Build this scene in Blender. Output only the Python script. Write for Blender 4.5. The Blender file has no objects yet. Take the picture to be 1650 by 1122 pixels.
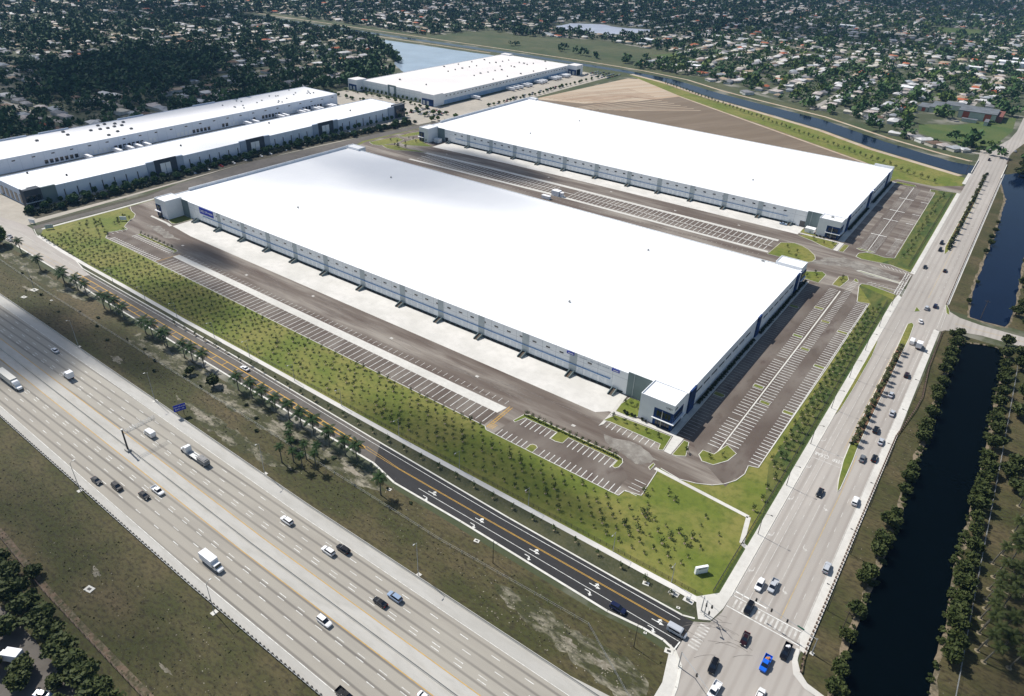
import bpy, math, random
import numpy as np
from mathutils import Vector, Matrix, Euler
R = math.radians
rnd = random.Random(7)
sc = bpy.context.scene
col = sc.collection

# ------------------------------------------------------------------ camera, light, exposure
CH = 188.0
F, PIT, ROLL, AZ = 1133.4, R(31.25), R(2.2), R(-34.95)      # focal length in photo pixels, pitch, roll, heading of the site grid
cam_d = bpy.data.cameras.new("camera"); cam = bpy.data.objects.new("camera", cam_d); col.objects.link(cam)
sc.camera = cam
cam_d.sensor_width = 36.0; cam_d.lens = 36.0 * F / 1650.0
cam_d.clip_start = 1.0; cam_d.clip_end = 20000.0
_c, _s = math.cos(ROLL), math.sin(ROLL)
r0 = Vector((1, 0, 0)); u0 = Vector((0, math.sin(PIT), math.cos(PIT))); f0 = Vector((0, math.cos(PIT), -math.sin(PIT)))
Rr = r0 * _c + u0 * _s; Ur = -r0 * _s + u0 * _c
def to_site(v):
    ca, sa = math.cos(AZ), math.sin(AZ)
    return Vector((v.x * ca + v.y * sa, -v.x * sa + v.y * ca, v.z))
Rw, Uw, Fw = to_site(Rr), to_site(Ur), to_site(f0)
M = Matrix((Rw, Uw, -Fw)).transposed().to_4x4(); M.translation = Vector((0, 0, CH)); cam.matrix_world = M

def in_view(x, y, z=0.0, pad=40):
    d = Vector((x, y, z - CH)); w = d.dot(Fw)
    if w < 5: return False
    px = 825 + F * d.dot(Rw) / w; py = 561 - F * d.dot(Uw) / w
    return -pad < px < 1650 + pad and -pad < py < 1122 + pad
def dist(x, y): return math.hypot(x, y)

SUN_EL = R(50.0)
sd = Vector((math.cos(R(-5.5)) * math.cos(SUN_EL), math.sin(R(-5.5)) * math.cos(SUN_EL), -math.sin(SUN_EL)))   # the way the light travels
sun_d = bpy.data.lights.new("sun", 'SUN'); sun = bpy.data.objects.new("sun", sun_d); col.objects.link(sun)
sun_d.energy = 4.9; sun_d.angle = R(0.5); sun_d.color = (1.0, 0.96, 0.90)
sun.rotation_euler = sd.to_track_quat('-Z', 'Y').to_euler()
sun.location = (0, 0, 400)
world = bpy.data.worlds.new("World"); sc.world = world; world.use_nodes = True
wn = world.node_tree.nodes; wl = world.node_tree.links; wn.clear()
sky = wn.new('ShaderNodeTexSky'); sky.sky_type = 'NISHITA'; sky.sun_disc = False
sky.sun_elevation = SUN_EL; sky.sun_rotation = math.atan2(-sd.x, -sd.y); sky.air_density = 1.2; sky.dust_density = 1.0
bg = wn.new('ShaderNodeBackground'); bg.inputs['Strength'].default_value = 0.088
wo = wn.new('ShaderNodeOutputWorld'); wl.new(sky.outputs[0], bg.inputs[0]); wl.new(bg.outputs[0], wo.inputs[0])
sc.view_settings.view_transform = 'Standard'; sc.view_settings.look = 'None'; sc.view_settings.exposure = 0.1; sc.view_settings.gamma = 1.0
sc.cycles.max_bounces = 7; sc.cycles.diffuse_bounces = 4; sc.cycles.glossy_bounces = 2; sc.cycles.transparent_max_bounces = 12
sc.cycles.use_denoising = True

# ------------------------------------------------------------------ materials
MATS = {}
def mat(name, c1, c2=None, scale=0.05, c3=None, scale3=1.0, rough=0.85, stretch=(1, 1, 1), detail=6, spec=0.3, metal=0.0, bump=0.0, lo=0.4, hi=0.6, amt3=0.5, rot=0.0):
    """Procedural material: a base colour, a large irregular patch colour and a finer speckle colour, all in site metres."""
    if name in MATS: return MATS[name]
    m = bpy.data.materials.new(name); m.use_nodes = True; nt = m.node_tree; N = nt.nodes; L = nt.links
    b = N['Principled BSDF']; b.inputs['Roughness'].default_value = rough; b.inputs['Metallic'].default_value = metal
    b.inputs['Specular IOR Level'].default_value = spec
    m.diffuse_color = (*c1, 1)
    geo = N.new('ShaderNodeNewGeometry'); mp = N.new('ShaderNodeMapping'); mp.inputs['Scale'].default_value = stretch
    m0 = N.new('ShaderNodeMapping'); m0.inputs['Rotation'].default_value = (0, 0, rot); L.new(geo.outputs['Position'], m0.inputs[0]); L.new(m0.outputs[0], mp.inputs[0])
    def noise(s, d=detail, v=mp):
        n = N.new('ShaderNodeTexNoise'); n.inputs['Scale'].default_value = s; n.inputs['Detail'].default_value = d; n.inputs['Roughness'].default_value = 0.6
        L.new(v.outputs[0], n.inputs['Vector']); return n
    def ramp(n, a, z):
        r = N.new('ShaderNodeMapRange'); r.inputs[1].default_value = a; r.inputs[2].default_value = z; L.new(n.outputs[0], r.inputs[0]); return r
    out = None
    if c2 is not None:
        mx = N.new('ShaderNodeMix'); mx.data_type = 'RGBA'; mx.inputs[6].default_value = (*c1, 1); mx.inputs[7].default_value = (*c2, 1)
        L.new(ramp(noise(scale), lo, hi).outputs[0], mx.inputs[0]); out = mx.outputs[2]
    if c3 is not None:
        m3 = N.new('ShaderNodeMix'); m3.data_type = 'RGBA'
        if out is None: m3.inputs[6].default_value = (*c1, 1)
        else: L.new(out, m3.inputs[6])
        m3.inputs[7].default_value = (*c3, 1)
        rr = ramp(noise(scale3, 4), 0.45, 0.7); mu = N.new('ShaderNodeMath'); mu.operation = 'MULTIPLY'; mu.inputs[1].default_value = amt3
        L.new(rr.outputs[0], mu.inputs[0]); L.new(mu.outputs[0], m3.inputs[0]); out = m3.outputs[2]
    if out is None: b.inputs['Base Color'].default_value = (*c1, 1)
    else: L.new(out, b.inputs['Base Color'])
    if bump:
        bp = N.new('ShaderNodeBump'); bp.inputs['Strength'].default_value = bump; bp.inputs['Distance'].default_value = 0.3
        L.new(noise(1.2).outputs[0], bp.inputs['Height']); L.new(bp.outputs[0], b.inputs['Normal'])
    MATS[name] = m; return m
def add_joints(m, axis, dx, dz, width=0.12, dark=(0.35, 0.37, 0.4), off=0.0):
    """Cast panel joints: thin darker lines every dx metres along the wall and dz metres up."""
    nt = m.node_tree; N = nt.nodes; L = nt.links; b = N['Principled BSDF']
    geo = N.new('ShaderNodeNewGeometry'); sp = N.new('ShaderNodeSeparateXYZ'); L.new(geo.outputs['Position'], sp.inputs[0])
    def line(sock, d):
        a = N.new('ShaderNodeMath'); a.operation = 'ADD'; a.inputs[1].default_value = off + 5000 * d; L.new(sock, a.inputs[0])
        p = N.new('ShaderNodeMath'); p.operation = 'MODULO'; p.inputs[1].default_value = d; L.new(a.outputs[0], p.inputs[0])
        q = N.new('ShaderNodeMath'); q.operation = 'LESS_THAN'; q.inputs[1].default_value = width; L.new(p.outputs[0], q.inputs[0]); return q
    l1 = line(sp.outputs[axis], dx); l2 = line(sp.outputs['Z'], dz)
    mm = N.new('ShaderNodeMath'); mm.operation = 'MAXIMUM'; L.new(l1.outputs[0], mm.inputs[0]); L.new(l2.outputs[0], mm.inputs[1])
    mx = N.new('ShaderNodeMix'); mx.data_type = 'RGBA'; mx.inputs[7].default_value = (*dark, 1); L.new(mm.outputs[0], mx.inputs[0])
    src = b.inputs['Base Color'].links[0].from_socket if b.inputs['Base Color'].links else None
    if src: L.new(src, mx.inputs[6])
    else: mx.inputs[6].default_value = b.inputs['Base Color'].default_value
    L.new(mx.outputs[2], b.inputs['Base Color'])

def streak(m, axis, period, off, dark, amt, width=0.45):
    """Wheel-path wear: darker bands that run along the road, set in road metres."""
    nt = m.node_tree; N = nt.nodes; L = nt.links; b = N['Principled BSDF']
    geo = N.new('ShaderNodeNewGeometry'); sp = N.new('ShaderNodeSeparateXYZ'); L.new(geo.outputs['Position'], sp.inputs[0])
    a = N.new('ShaderNodeMath'); a.operation = 'ADD'; a.inputs[1].default_value = off + 4000 * period; L.new(sp.outputs[axis], a.inputs[0])
    p = N.new('ShaderNodeMath'); p.operation = 'MODULO'; p.inputs[1].default_value = period; L.new(a.outputs[0], p.inputs[0])
    q = N.new('ShaderNodeMath'); q.operation = 'SUBTRACT'; q.inputs[1].default_value = period / 2; L.new(p.outputs[0], q.inputs[0])
    ab = N.new('ShaderNodeMath'); ab.operation = 'ABSOLUTE'; L.new(q.outputs[0], ab.inputs[0])
    mr = N.new('ShaderNodeMapRange'); mr.interpolation_type = 'SMOOTHSTEP'; mr.inputs[1].default_value = 0.1; mr.inputs[2].default_value = width * 2.2; mr.inputs[3].default_value = amt; mr.inputs[4].default_value = 0.0
    L.new(ab.outputs[0], mr.inputs[0])
    n = N.new('ShaderNodeTexNoise'); n.inputs['Scale'].default_value = 0.02; L.new(geo.outputs['Position'], n.inputs['Vector'])
    mu = N.new('ShaderNodeMath'); mu.operation = 'MULTIPLY'; L.new(mr.outputs[0], mu.inputs[0]); 
    m2 = N.new('ShaderNodeMath'); m2.operation = 'MULTIPLY'; m2.inputs[1].default_value = 2.0; L.new(n.outputs[0], m2.inputs[0]); L.new(m2.outputs[0], mu.inputs[1]); mu.use_clamp = True
    mx = N.new('ShaderNodeMix'); mx.data_type = 'RGBA'; mx.inputs[7].default_value = (*dark, 1); L.new(mu.outputs[0], mx.inputs[0])
    L.new(b.inputs['Base Color'].links[0].from_socket, mx.inputs[6]); L.new(mx.outputs[2], b.inputs['Base Color'])

# ground
m_town = mat('suburb_ground', (0.06, 0.07, 0.032), (0.27, 0.25, 0.21), 0.03, (0.035, 0.05, 0.02), 0.12, lo=0.5, hi=0.66)
m_verge = mat('verge_grass', (0.05, 0.053, 0.014), (0.112, 0.086, 0.042), 0.045, (0.026, 0.02, 0.01), 0.9, amt3=0.9, bump=0.9, stretch=(0.5, 1, 1), lo=0.42, hi=0.66, detail=9)
m_scrub = mat('scrubby_dirt', (0.052, 0.054, 0.018), (0.30, 0.27, 0.205), 0.24, (0.03, 0.03, 0.016), 0.9, amt3=0.95, bump=0.9, stretch=(0.45, 1, 1), lo=0.47, hi=0.66, detail=12)
m_dirt = mat('bare_dirt', (0.24, 0.21, 0.16), (0.10, 0.09, 0.055), 0.12, (0.38, 0.35, 0.29), 0.9, amt3=0.6)
m_lawn = mat('mown_lawn', (0.12, 0.152, 0.02), (0.2, 0.188, 0.046), 0.04, (0.065, 0.092, 0.012), 0.35, amt3=0.65, bump=0.3)
m_lawn2 = mat('lush_lawn', (0.06, 0.10, 0.022), (0.095, 0.12, 0.032), 0.03, (0.035, 0.06, 0.015), 0.5, bump=0.3)
m_field = mat('far_grass', (0.045, 0.066, 0.022), (0.085, 0.09, 0.04), 0.012, (0.03, 0.04, 0.018), 0.08)
m_sand = mat('graded_sand', (0.48, 0.40, 0.30), (0.40, 0.32, 0.235), 0.05, (0.40, 0.26, 0.16), 0.12, stretch=(1, 0.07, 1), rot=R(26.7), amt3=0.8)
m_soil = mat('brown_soil', (0.165, 0.125, 0.085), (0.2, 0.155, 0.11), 0.05, (0.135, 0.092, 0.06), 0.3, stretch=(1, 0.08, 1), rot=R(26.7), amt3=0.6)
m_lot = mat('yard_asphalt', (0.135, 0.108, 0.088), (0.28, 0.248, 0.21), 0.07, (0.085, 0.058, 0.045), 0.2, stretch=(0.12, 1, 1), amt3=0.8, detail=9, lo=0.45, hi=0.62)
m_scuff = mat('dusty_asphalt', (0.24, 0.22, 0.19), (0.15, 0.13, 0.11), 0.12, (0.34, 0.32, 0.28), 0.3, amt3=0.7, detail=9)
m_lot2 = mat('lot_asphalt', (0.105, 0.082, 0.066), (0.2, 0.173, 0.146), 0.07, (0.07, 0.045, 0.036), 0.14, stretch=(1, 0.5, 1), amt3=0.8, detail=9)
m_new = mat('new_asphalt', (0.032, 0.031, 0.031), (0.075, 0.068, 0.062), 0.02, (0.02, 0.02, 0.02), 0.4, stretch=(0.3, 1, 1), lo=0.5, hi=0.75)
m_mid = mat('worn_asphalt', (0.10, 0.09, 0.078), (0.135, 0.12, 0.105), 0.05, (0.07, 0.062, 0.055), 0.3)
m_hw = mat('highway_pavement', (0.335, 0.308, 0.262), (0.375, 0.35, 0.30), 0.02, (0.265, 0.245, 0.212), 0.15, stretch=(0.2, 1, 1))
streak(m_hw, 'Y', 3.7, 0.85, (0.11, 0.10, 0.09), 0.55, 0.3)
m_shoulder = mat('shoulder_concrete', (0.46, 0.445, 0.41), (0.41, 0.395, 0.36), 0.05, (0.35, 0.335, 0.30), 0.4, stretch=(0.3, 1, 1))
m_road = mat('avenue_pavement', (0.36, 0.33, 0.295), (0.42, 0.385, 0.345), 0.05, (0.285, 0.26, 0.232), 0.2, stretch=(1, 0.2, 1))
streak(m_road, 'X', 3.35, 1.0, (0.22, 0.19, 0.165), 0.3)
m_oldroad = mat('old_road_pavement', (0.37, 0.33, 0.30), (0.41, 0.38, 0.34), 0.04, (0.29, 0.26, 0.235), 0.25, stretch=(0.2, 1, 1))
m_conc = mat('concrete', (0.62, 0.60, 0.55), (0.54, 0.52, 0.475), 0.06, (0.46, 0.44, 0.4), 0.5)
m_conc2 = mat('apron_concrete', (0.66, 0.635, 0.59), (0.57, 0.55, 0.505), 0.05, (0.5, 0.48, 0.44), 0.22)
m_kerb = mat('kerb_concrete', (0.68, 0.66, 0.6), (0.58, 0.56, 0.5), 0.3)
m_w3lot = mat('distant_lot_paving', (0.42, 0.38, 0.32), (0.36, 0.33, 0.28), 0.03, (0.3, 0.26, 0.21), 0.2)
m_mulch = mat('hedge_bed', (0.05, 0.045, 0.03), (0.08, 0.07, 0.045), 0.6)
m_white = mat('white_road_paint', (0.78, 0.78, 0.74), (0.55, 0.54, 0.5), 0.5)
m_wfaint = mat('worn_white_paint', (0.58, 0.56, 0.52), (0.42, 0.4, 0.36), 0.5)
m_yel = mat('yellow_road_paint', (0.62, 0.36, 0.06), (0.5, 0.30, 0.07), 0.5)
m_yfaint = mat('worn_yellow_paint', (0.50, 0.37, 0.18), (0.4, 0.31, 0.18), 0.5)
# buildings
m_roof = mat('white_roof_membrane', (0.82, 0.82, 0.82), (0.79, 0.79, 0.8), 0.02, (0.74, 0.75, 0.76), 0.05, amt3=0.25, rough=0.6)
m_roof3 = mat('warm_roof_membrane', (0.78, 0.74, 0.71), (0.71, 0.67, 0.65), 0.02, rough=0.6)
m_roof2 = mat('grey_white_roof_membrane', (0.80, 0.78, 0.78), (0.75, 0.74, 0.74), 0.02, rough=0.6)
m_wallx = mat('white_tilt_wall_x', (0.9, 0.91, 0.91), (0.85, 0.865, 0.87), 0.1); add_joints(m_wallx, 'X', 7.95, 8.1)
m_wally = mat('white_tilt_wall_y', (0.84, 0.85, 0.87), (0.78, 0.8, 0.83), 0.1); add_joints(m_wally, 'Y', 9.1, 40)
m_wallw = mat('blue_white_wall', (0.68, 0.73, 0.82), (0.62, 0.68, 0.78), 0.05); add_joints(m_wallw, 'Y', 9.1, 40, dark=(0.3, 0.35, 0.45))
m_plain = mat('white_plaster', (0.86, 0.87, 0.88), (0.81, 0.82, 0.84), 0.2)
m_greygreen = mat('grey_green_wall', (0.19, 0.24, 0.24), (0.165, 0.21, 0.215), 0.15)
m_pilaster = mat('pale_grey_band', (0.50, 0.54, 0.54), (0.45, 0.49, 0.5), 0.2)
m_navy = mat('navy_wall', (0.014, 0.05, 0.18), (0.01, 0.03, 0.09), 0.3)
m_darkgrey = mat('charcoal_wall', (0.055, 0.065, 0.08), (0.045, 0.055, 0.07), 0.2)
m_glass = mat('dark_window_glass', (0.008, 0.012, 0.02), rough=0.08, spec=0.8)
m_dockbase = mat('dock_base_teal', (0.05, 0.075, 0.078), (0.035, 0.05, 0.055), 0.7)  # dark teal band along the foot of the dock wall
m_dockdoor = mat('dock_door_white', (0.78, 0.81, 0.83), (0.72, 0.75, 0.78), 0.6)
m_blueline = mat('canopy_blue', (0.20, 0.33, 0.55), (0.17, 0.29, 0.5), 0.3)
m_rust = mat('ramp_brown', (0.16, 0.12, 0.085), (0.1, 0.085, 0.065), 0.6)
m_metal = mat('galvanised_steel', (0.42, 0.43, 0.43), (0.36, 0.37, 0.37), 0.8, rough=0.5, metal=0.3)
m_dmetal = mat('dark_steel', (0.035, 0.035, 0.035), (0.05, 0.045, 0.04), 0.8, rough=0.6)
m_rail = mat('weathered_rail', (0.22, 0.16, 0.12), (0.15, 0.1, 0.08), 0.8, rough=0.7)
m_wood = mat('wood_post', (0.13, 0.10, 0.07), (0.09, 0.07, 0.05), 0.8)
m_blue = mat('sign_blue', (0.02, 0.035, 0.42), (0.022, 0.04, 0.36), 0.5)
m_signw = mat('sign_white', (0.8, 0.8, 0.82))
m_green = mat('sign_green', (0.01, 0.16, 0.09))
m_black = mat('black_rubber', (0.012, 0.012, 0.012), rough=0.9)
m_red = mat('tail_red', (0.4, 0.01, 0.01), rough=0.3)
m_lens = mat('clear_lens', (0.75, 0.75, 0.7), rough=0.15)
m_orange = mat('orange_load', (0.55, 0.25, 0.08), (0.4, 0.2, 0.08), 1.0)
# foliage
def leafmat(name, c, c2, sc_=0.4): return mat(name, c, c2, sc_, tuple(x * 0.5 for x in c), 1.2, rough=0.7, spec=0.2, amt3=0.7)
m_leaf = leafmat('dark_leaves', (0.036, 0.052, 0.011), (0.07, 0.084, 0.022))
m_sap = leafmat('sapling_leaves', (0.03, 0.052, 0.01), (0.06, 0.085, 0.02))
m_leaf2 = leafmat('mid_leaves', (0.07, 0.125, 0.02), (0.12, 0.17, 0.032))
m_leaf3 = leafmat('pine_green_leaves', (0.018, 0.06, 0.012), (0.04, 0.095, 0.02))
m_leaff = leafmat('far_leaves', (0.04, 0.095, 0.026), (0.08, 0.145, 0.04), 0.012)
m_palm = leafmat('palm_fronds', (0.012, 0.036, 0.006), (0.028, 0.064, 0.011), 0.6)
m_sabal = leafmat('fan_palm_fronds', (0.07, 0.085, 0.03), (0.12, 0.12, 0.045), 0.6)
m_hedge = leafmat('hedge_leaves', (0.022, 0.036, 0.012), (0.04, 0.058, 0.018), 0.8)
m_bark = mat('bark', (0.11, 0.085, 0.06), (0.07, 0.055, 0.04), 1.5)
m_ptrunk = mat('palm_trunk', (0.16, 0.15, 0.12), (0.09, 0.085, 0.065), 0.9)
m_ring = mat('pale_mulch', (0.30, 0.25, 0.16), (0.22, 0.18, 0.11), 1.5)

def water(name, c, rough, bump, spec=0.5):
    m = bpy.data.materials.new(name); m.use_nodes = True; N = m.node_tree.nodes; L = m.node_tree.links; b = N['Principled BSDF']
    b.inputs['Roughness'].default_value = rough; b.inputs['IOR'].default_value = 1.33; b.inputs['Specular IOR Level'].default_value = spec
    geo = N.new('ShaderNodeNewGeometry'); n2 = N.new('ShaderNodeTexNoise'); n2.inputs['Scale'].default_value = 0.025; n2.inputs['Detail'].default_value = 5; L.new(geo.outputs[0], n2.inputs['Vector'])
    mx = N.new('ShaderNodeMix'); mx.data_type = 'RGBA'; mx.inputs[6].default_value = (*c, 1); mx.inputs[7].default_value = (*[x * 1.7 for x in c], 1); L.new(n2.outputs[0], mx.inputs[0]); L.new(mx.outputs[2], b.inputs['Base Color'])
    n = N.new('ShaderNodeTexNoise'); n.inputs['Scale'].default_value = 0.5; n.inputs['Detail'].default_value = 4; L.new(geo.outputs[0], n.inputs['Vector'])
    bp = N.new('ShaderNodeBump'); bp.inputs['Strength'].default_value = bump; bp.inputs['Distance'].default_value = 0.2; L.new(n.outputs[0], bp.inputs['Height']); L.new(bp.outputs[0], b.inputs['Normal'])
    m.diffuse_color = (*c, 1); return m
m_water = water('canal_water', (0.0006, 0.0016, 0.0022), 0.05, 0.12, 0.03)
m_water2 = water('blue_canal_water', (0.0025, 0.007, 0.02), 0.08, 0.25, 0.16)
m_lake = water('lake_water', (0.22, 0.27, 0.33), 0.15, 0.5)

# ------------------------------------------------------------------ mesh helpers
class MB:
    def __init__(s, o=(0, 0, 0)): s.v = []; s.f = []; s.m = []; s.o = o
    def add(s, vs, fs, mi=0):
        n = len(s.v); s.v += [(x - s.o[0], y - s.o[1], z - s.o[2]) for x, y, z in vs]; s.f += [tuple(i + n for i in f) for f in fs]; s.m += [mi] * len(fs); return s
    def box(s, x0, x1, y0, y1, z0, z1, mi=0):
        return s.add([(x0, y0, z0), (x1, y0, z0), (x1, y1, z0), (x0, y1, z0), (x0, y0, z1), (x1, y0, z1), (x1, y1, z1), (x0, y1, z1)],
                     [(0, 3, 2, 1), (4, 5, 6, 7), (0, 1, 5, 4), (1, 2, 6, 5), (2, 3, 7, 6), (3, 0, 4, 7)], mi)
    def prism(s, poly, z0, z1, mi=0, mtop=None):
        a = sum(poly[i][0] * poly[(i + 1) % len(poly)][1] - poly[(i + 1) % len(poly)][0] * poly[i][1] for i in range(len(poly)))
        if a < 0: poly = poly[::-1]
        n = len(poly); s.add([(x, y, z0) for x, y in poly] + [(x, y, z1) for x, y in poly], [(i, (i + 1) % n, n + (i + 1) % n, n + i) for i in range(n)], mi)
        s.add([(x, y, z1) for x, y in poly], [tuple(range(n))], mi if mtop is None else mtop); return s
    def flat(s, poly, z, mi=0):
        a = sum(poly[i][0] * poly[(i + 1) % len(poly)][1] - poly[(i + 1) % len(poly)][0] * poly[i][1] for i in range(len(poly)))
        if a < 0: poly = poly[::-1]
        return s.add([(x, y, z) for x, y in poly], [tuple(range(len(poly)))], mi)
    def strip(s, pts, w, z, mi=0):
        """a flat painted line of width w along pts"""
        for (x0, y0), (x1, y1) in zip(pts, pts[1:]):
            d = math.hypot(x1 - x0, y1 - y0)
            if d < 1e-6: continue
            nx, ny = -(y1 - y0) / d * w / 2, (x1 - x0) / d * w / 2
            s.add([(x0 - nx, y0 - ny, z), (x1 - nx, y1 - ny, z), (x1 + nx, y1 + ny, z), (x0 + nx, y0 + ny, z)], [(0, 1, 2, 3)], mi)
        return s
    def tube(s, p0, p1, r0, r1=None, n=6, mi=0, caps=True):
        r1 = r0 if r1 is None else r1; p0 = Vector(p0); p1 = Vector(p1); d = (p1 - p0).normalized()
        a = d.orthogonal().normalized(); b = d.cross(a); vs = []
        for p, r in ((p0, r0), (p1, r1)):
            for i in range(n):
                t = 2 * math.pi * i / n; q = p + (a * math.cos(t) + b * math.sin(t)) * r; vs.append(tuple(q))
        fs = [(i, (i + 1) % n, n + (i + 1) % n, n + i) for i in range(n)]
        if caps: fs += [tuple(range(n))[::-1], tuple(range(n, 2 * n))]
        return s.add(vs, fs, mi)
    def loft(s, rings, mi=0):
        n = len(rings[0]); vs = [p for r in rings for p in r]; fs = []
        for k in range(len(rings) - 1):
            for i in range(n): fs.append((k * n + i, k * n + (i + 1) % n, (k + 1) * n + (i + 1) % n, (k + 1) * n + i))
        fs += [tuple(range(n))[::-1], tuple(range((len(rings) - 1) * n, len(rings) * n))]
        return s.add(vs, fs, mi)
    def build(s, name, mats, parent=None, smooth=False):
        me = bpy.data.meshes.new(name); me.from_pydata(s.v, [], s.f)
        for m in (mats if isinstance(mats, (list, tuple)) else [mats]): me.materials.append(m)
        if any(s.m): me.polygons.foreach_set('material_index', s.m)
        if smooth: me.polygons.foreach_set('use_smooth', [True] * len(s.f))
        me.update()
        o = bpy.data.objects.new(name, me); col.objects.link(o)
        if parent is not None: o.parent = parent
        elif s.o != (0, 0, 0): o.location = s.o
        return o
def tag(o, label=None, cat=None, group=None, kind=None):
    if label: o['label'] = label
    if cat: o['category'] = cat
    if group: o['group'] = group
    if kind: o['kind'] = kind
    return o
def empty(name, loc, rz=0, label=None, cat=None, group=None):
    o = bpy.data.objects.new(name, None); col.objects.link(o); o.location = loc; o.rotation_euler = (0, 0, rz); o.empty_display_size = 0.5
    return tag(o, label, cat, group)
def struct(mb, name, mats): return tag(mb.build(name, mats), kind='structure')
def link_copy(o, parent=None):
    c = o.copy(); col.objects.link(c)
    if parent is not None: c.parent = parent
    for ch in o.children: link_copy(ch, c)
    return c
ORD = ['first', 'second', 'third', 'fourth', 'fifth', 'sixth', 'seventh', 'eighth', 'ninth', 'tenth', 'eleventh', 'twelfth', 'thirteenth', 'fourteenth', 'fifteenth', 'sixteenth', 'seventeenth', 'eighteenth', 'nineteenth', 'twentieth']
TENS = {20: 'twenty', 30: 'thirty', 40: 'forty', 50: 'fifty', 60: 'sixty', 70: 'seventy', 80: 'eighty', 90: 'ninety'}
def nth(i):
    i += 1
    if i <= 20: return ORD[i - 1]
    if i % 10 == 0: return TENS[i // 10 * 10][:-1] + 'ieth' if i < 100 else 'hundredth'
    if i > 100: return 'hundred and ' + nth(i - 101)
    return TENS[i // 10 * 10] + '-' + ORD[i % 10 - 1]
def text_part(body, name, mat_, parent, loc, size, rot, extr=0.03):
    cu = bpy.data.curves.new(name, 'FONT'); cu.body = body; cu.size = size; cu.extrude = extr; cu.align_x = 'CENTER'; cu.align_y = 'CENTER'
    cu.materials.append(mat_)
    t = bpy.data.objects.new(name, cu); col.objects.link(t); bpy.context.view_layer.update()
    me = bpy.data.meshes.new_from_object(t.evaluated_get(bpy.context.evaluated_depsgraph_get())); bpy.data.objects.remove(t)
    o = bpy.data.objects.new(name, me); col.objects.link(o); o.parent = parent; o.location = loc; o.rotation_euler = rot
    return o
# ------------------------------------------------------------------ the setting: ground sheets, water, roads
struct(MB().flat([(-9000, -3000), (6000, -3000), (6000, 12000), (-9000, 12000)], 0), 'ground', m_town)
g = MB()
g.flat([(-1200, 118), (-1200, 158), (-520, 152), (-430, 150), (-300, 146), (-153, 141), (-62, 139.5), (-46, 141), (-35, 140), (-28, 126), (-26, 90), (-20, 60), (30, 0), (-250, 0), (-700, 0), (-1200, 40)], 0.03)
g.flat([(-3, 130), (-1, 423), (60, 421), (220, 424), (220, 60), (20, 60), (3, 130)], 0.03)
g.flat([(-3, 452), (200, 447), (200, 1000), (15, 1040), (-2, 930), (-5, 900), (-5, 452)], 0.03)
struct(g, 'verge', m_verge)
# bare patches with ragged outlines
def rough(pts, step, amp, seed):
    r_ = random.Random(seed); out = []
    for (x0, y0), (x1, y1) in zip(pts, pts[1:] + pts[:1]):
        d = math.hypot(x1 - x0, y1 - y0); n = max(1, int(d / step))
        for i in range(n): t = i / n; out.append((x0 + (x1 - x0) * t + r_.uniform(-amp, amp), y0 + (y1 - y0) * t + r_.uniform(-amp, amp)))
    return out
def blob(cx, cy, rx, ry, rot=0, n=26, jag=0.28, seed=0):
    r_ = random.Random(seed * 91 + int(cx)); ph = [r_.uniform(0, 6.28) for _ in range(5)]; out = []
    for i in range(n):
        t = 2 * math.pi * i / n; k = 1 + jag * (0.5 * math.sin(2 * t + ph[0]) + 0.4 * math.sin(3 * t + ph[1]) + 0.35 * math.sin(5 * t + ph[2]) + 0.3 * math.sin(9 * t + ph[3])) + r_.uniform(-.06, .06)
        x, y = rx * k * math.cos(t), ry * k * math.sin(t); out.append((cx + x * math.cos(rot) - y * math.sin(rot), cy + x * math.sin(rot) + y * math.cos(rot)))
    return out
g = MB(); k = 0
for (x, y, rx, ry) in [(-262, 140.5, 8, 1.6), (-215, 139.5, 7, 1.3), (-172, 138.5, 6, 1.2), (-250, 123, 6, 1.2), (-320, 124, 5, 1.4), (-62, 125, 3, .8), (-50, 124.5, 4, 1.1), (-430, 132, 4, 1.2), (-200, 52, 2.4, 1), (-150, 46, 2.4, .6)]:
    k += 1; g.flat(blob(x, y, rx, ry, 0, 30, 0.5, k), 0.045 + 0.0006 * k)
struct(g, 'bare_ground', m_dirt)
g = MB()
g.flat(rough([(-335, 146.5), (-300, 145.5), (-240, 144.6), (-170, 142.5), (-152, 138), (-160, 134), (-200, 133), (-250, 134), (-300, 135.5), (-335, 137)], 3, 1.2, 4), 0.04)
g.flat(rough([(-500, 149), (-440, 147), (-390, 148), (-390, 143), (-440, 140), (-500, 143)], 3, 1.0, 4), 0.04)
g.flat(rough([(-95, 129), (-80, 131), (-62, 129.5), (-45, 131), (-36, 128), (-33, 118), (-40, 117.5), (-52, 119), (-66, 122), (-85, 124)], 2, .8, 4), 0.04)
g.flat(rough([(-272, 124.5), (-240, 126), (-205, 124), (-186, 125), (-198, 120.5), (-230, 118.6), (-262, 120)], 2.2, 1.1, 8), 0.041)
struct(g, 'scrubby_ground', m_scrub); g = MB(); g.strip([(-280, 41.5), (-240, 40.8), (-207, 39), (-179, 38.6), (-148, 38.6), (-110, 38)], 2.2, 0.048); struct(g, 'fence_line_dirt', mat('reddish_dirt', (0.14, 0.095, 0.062), (0.055, 0.05, 0.022), 0.35, (0.24, 0.2, 0.14), 0.9, hi=0.55))
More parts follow.
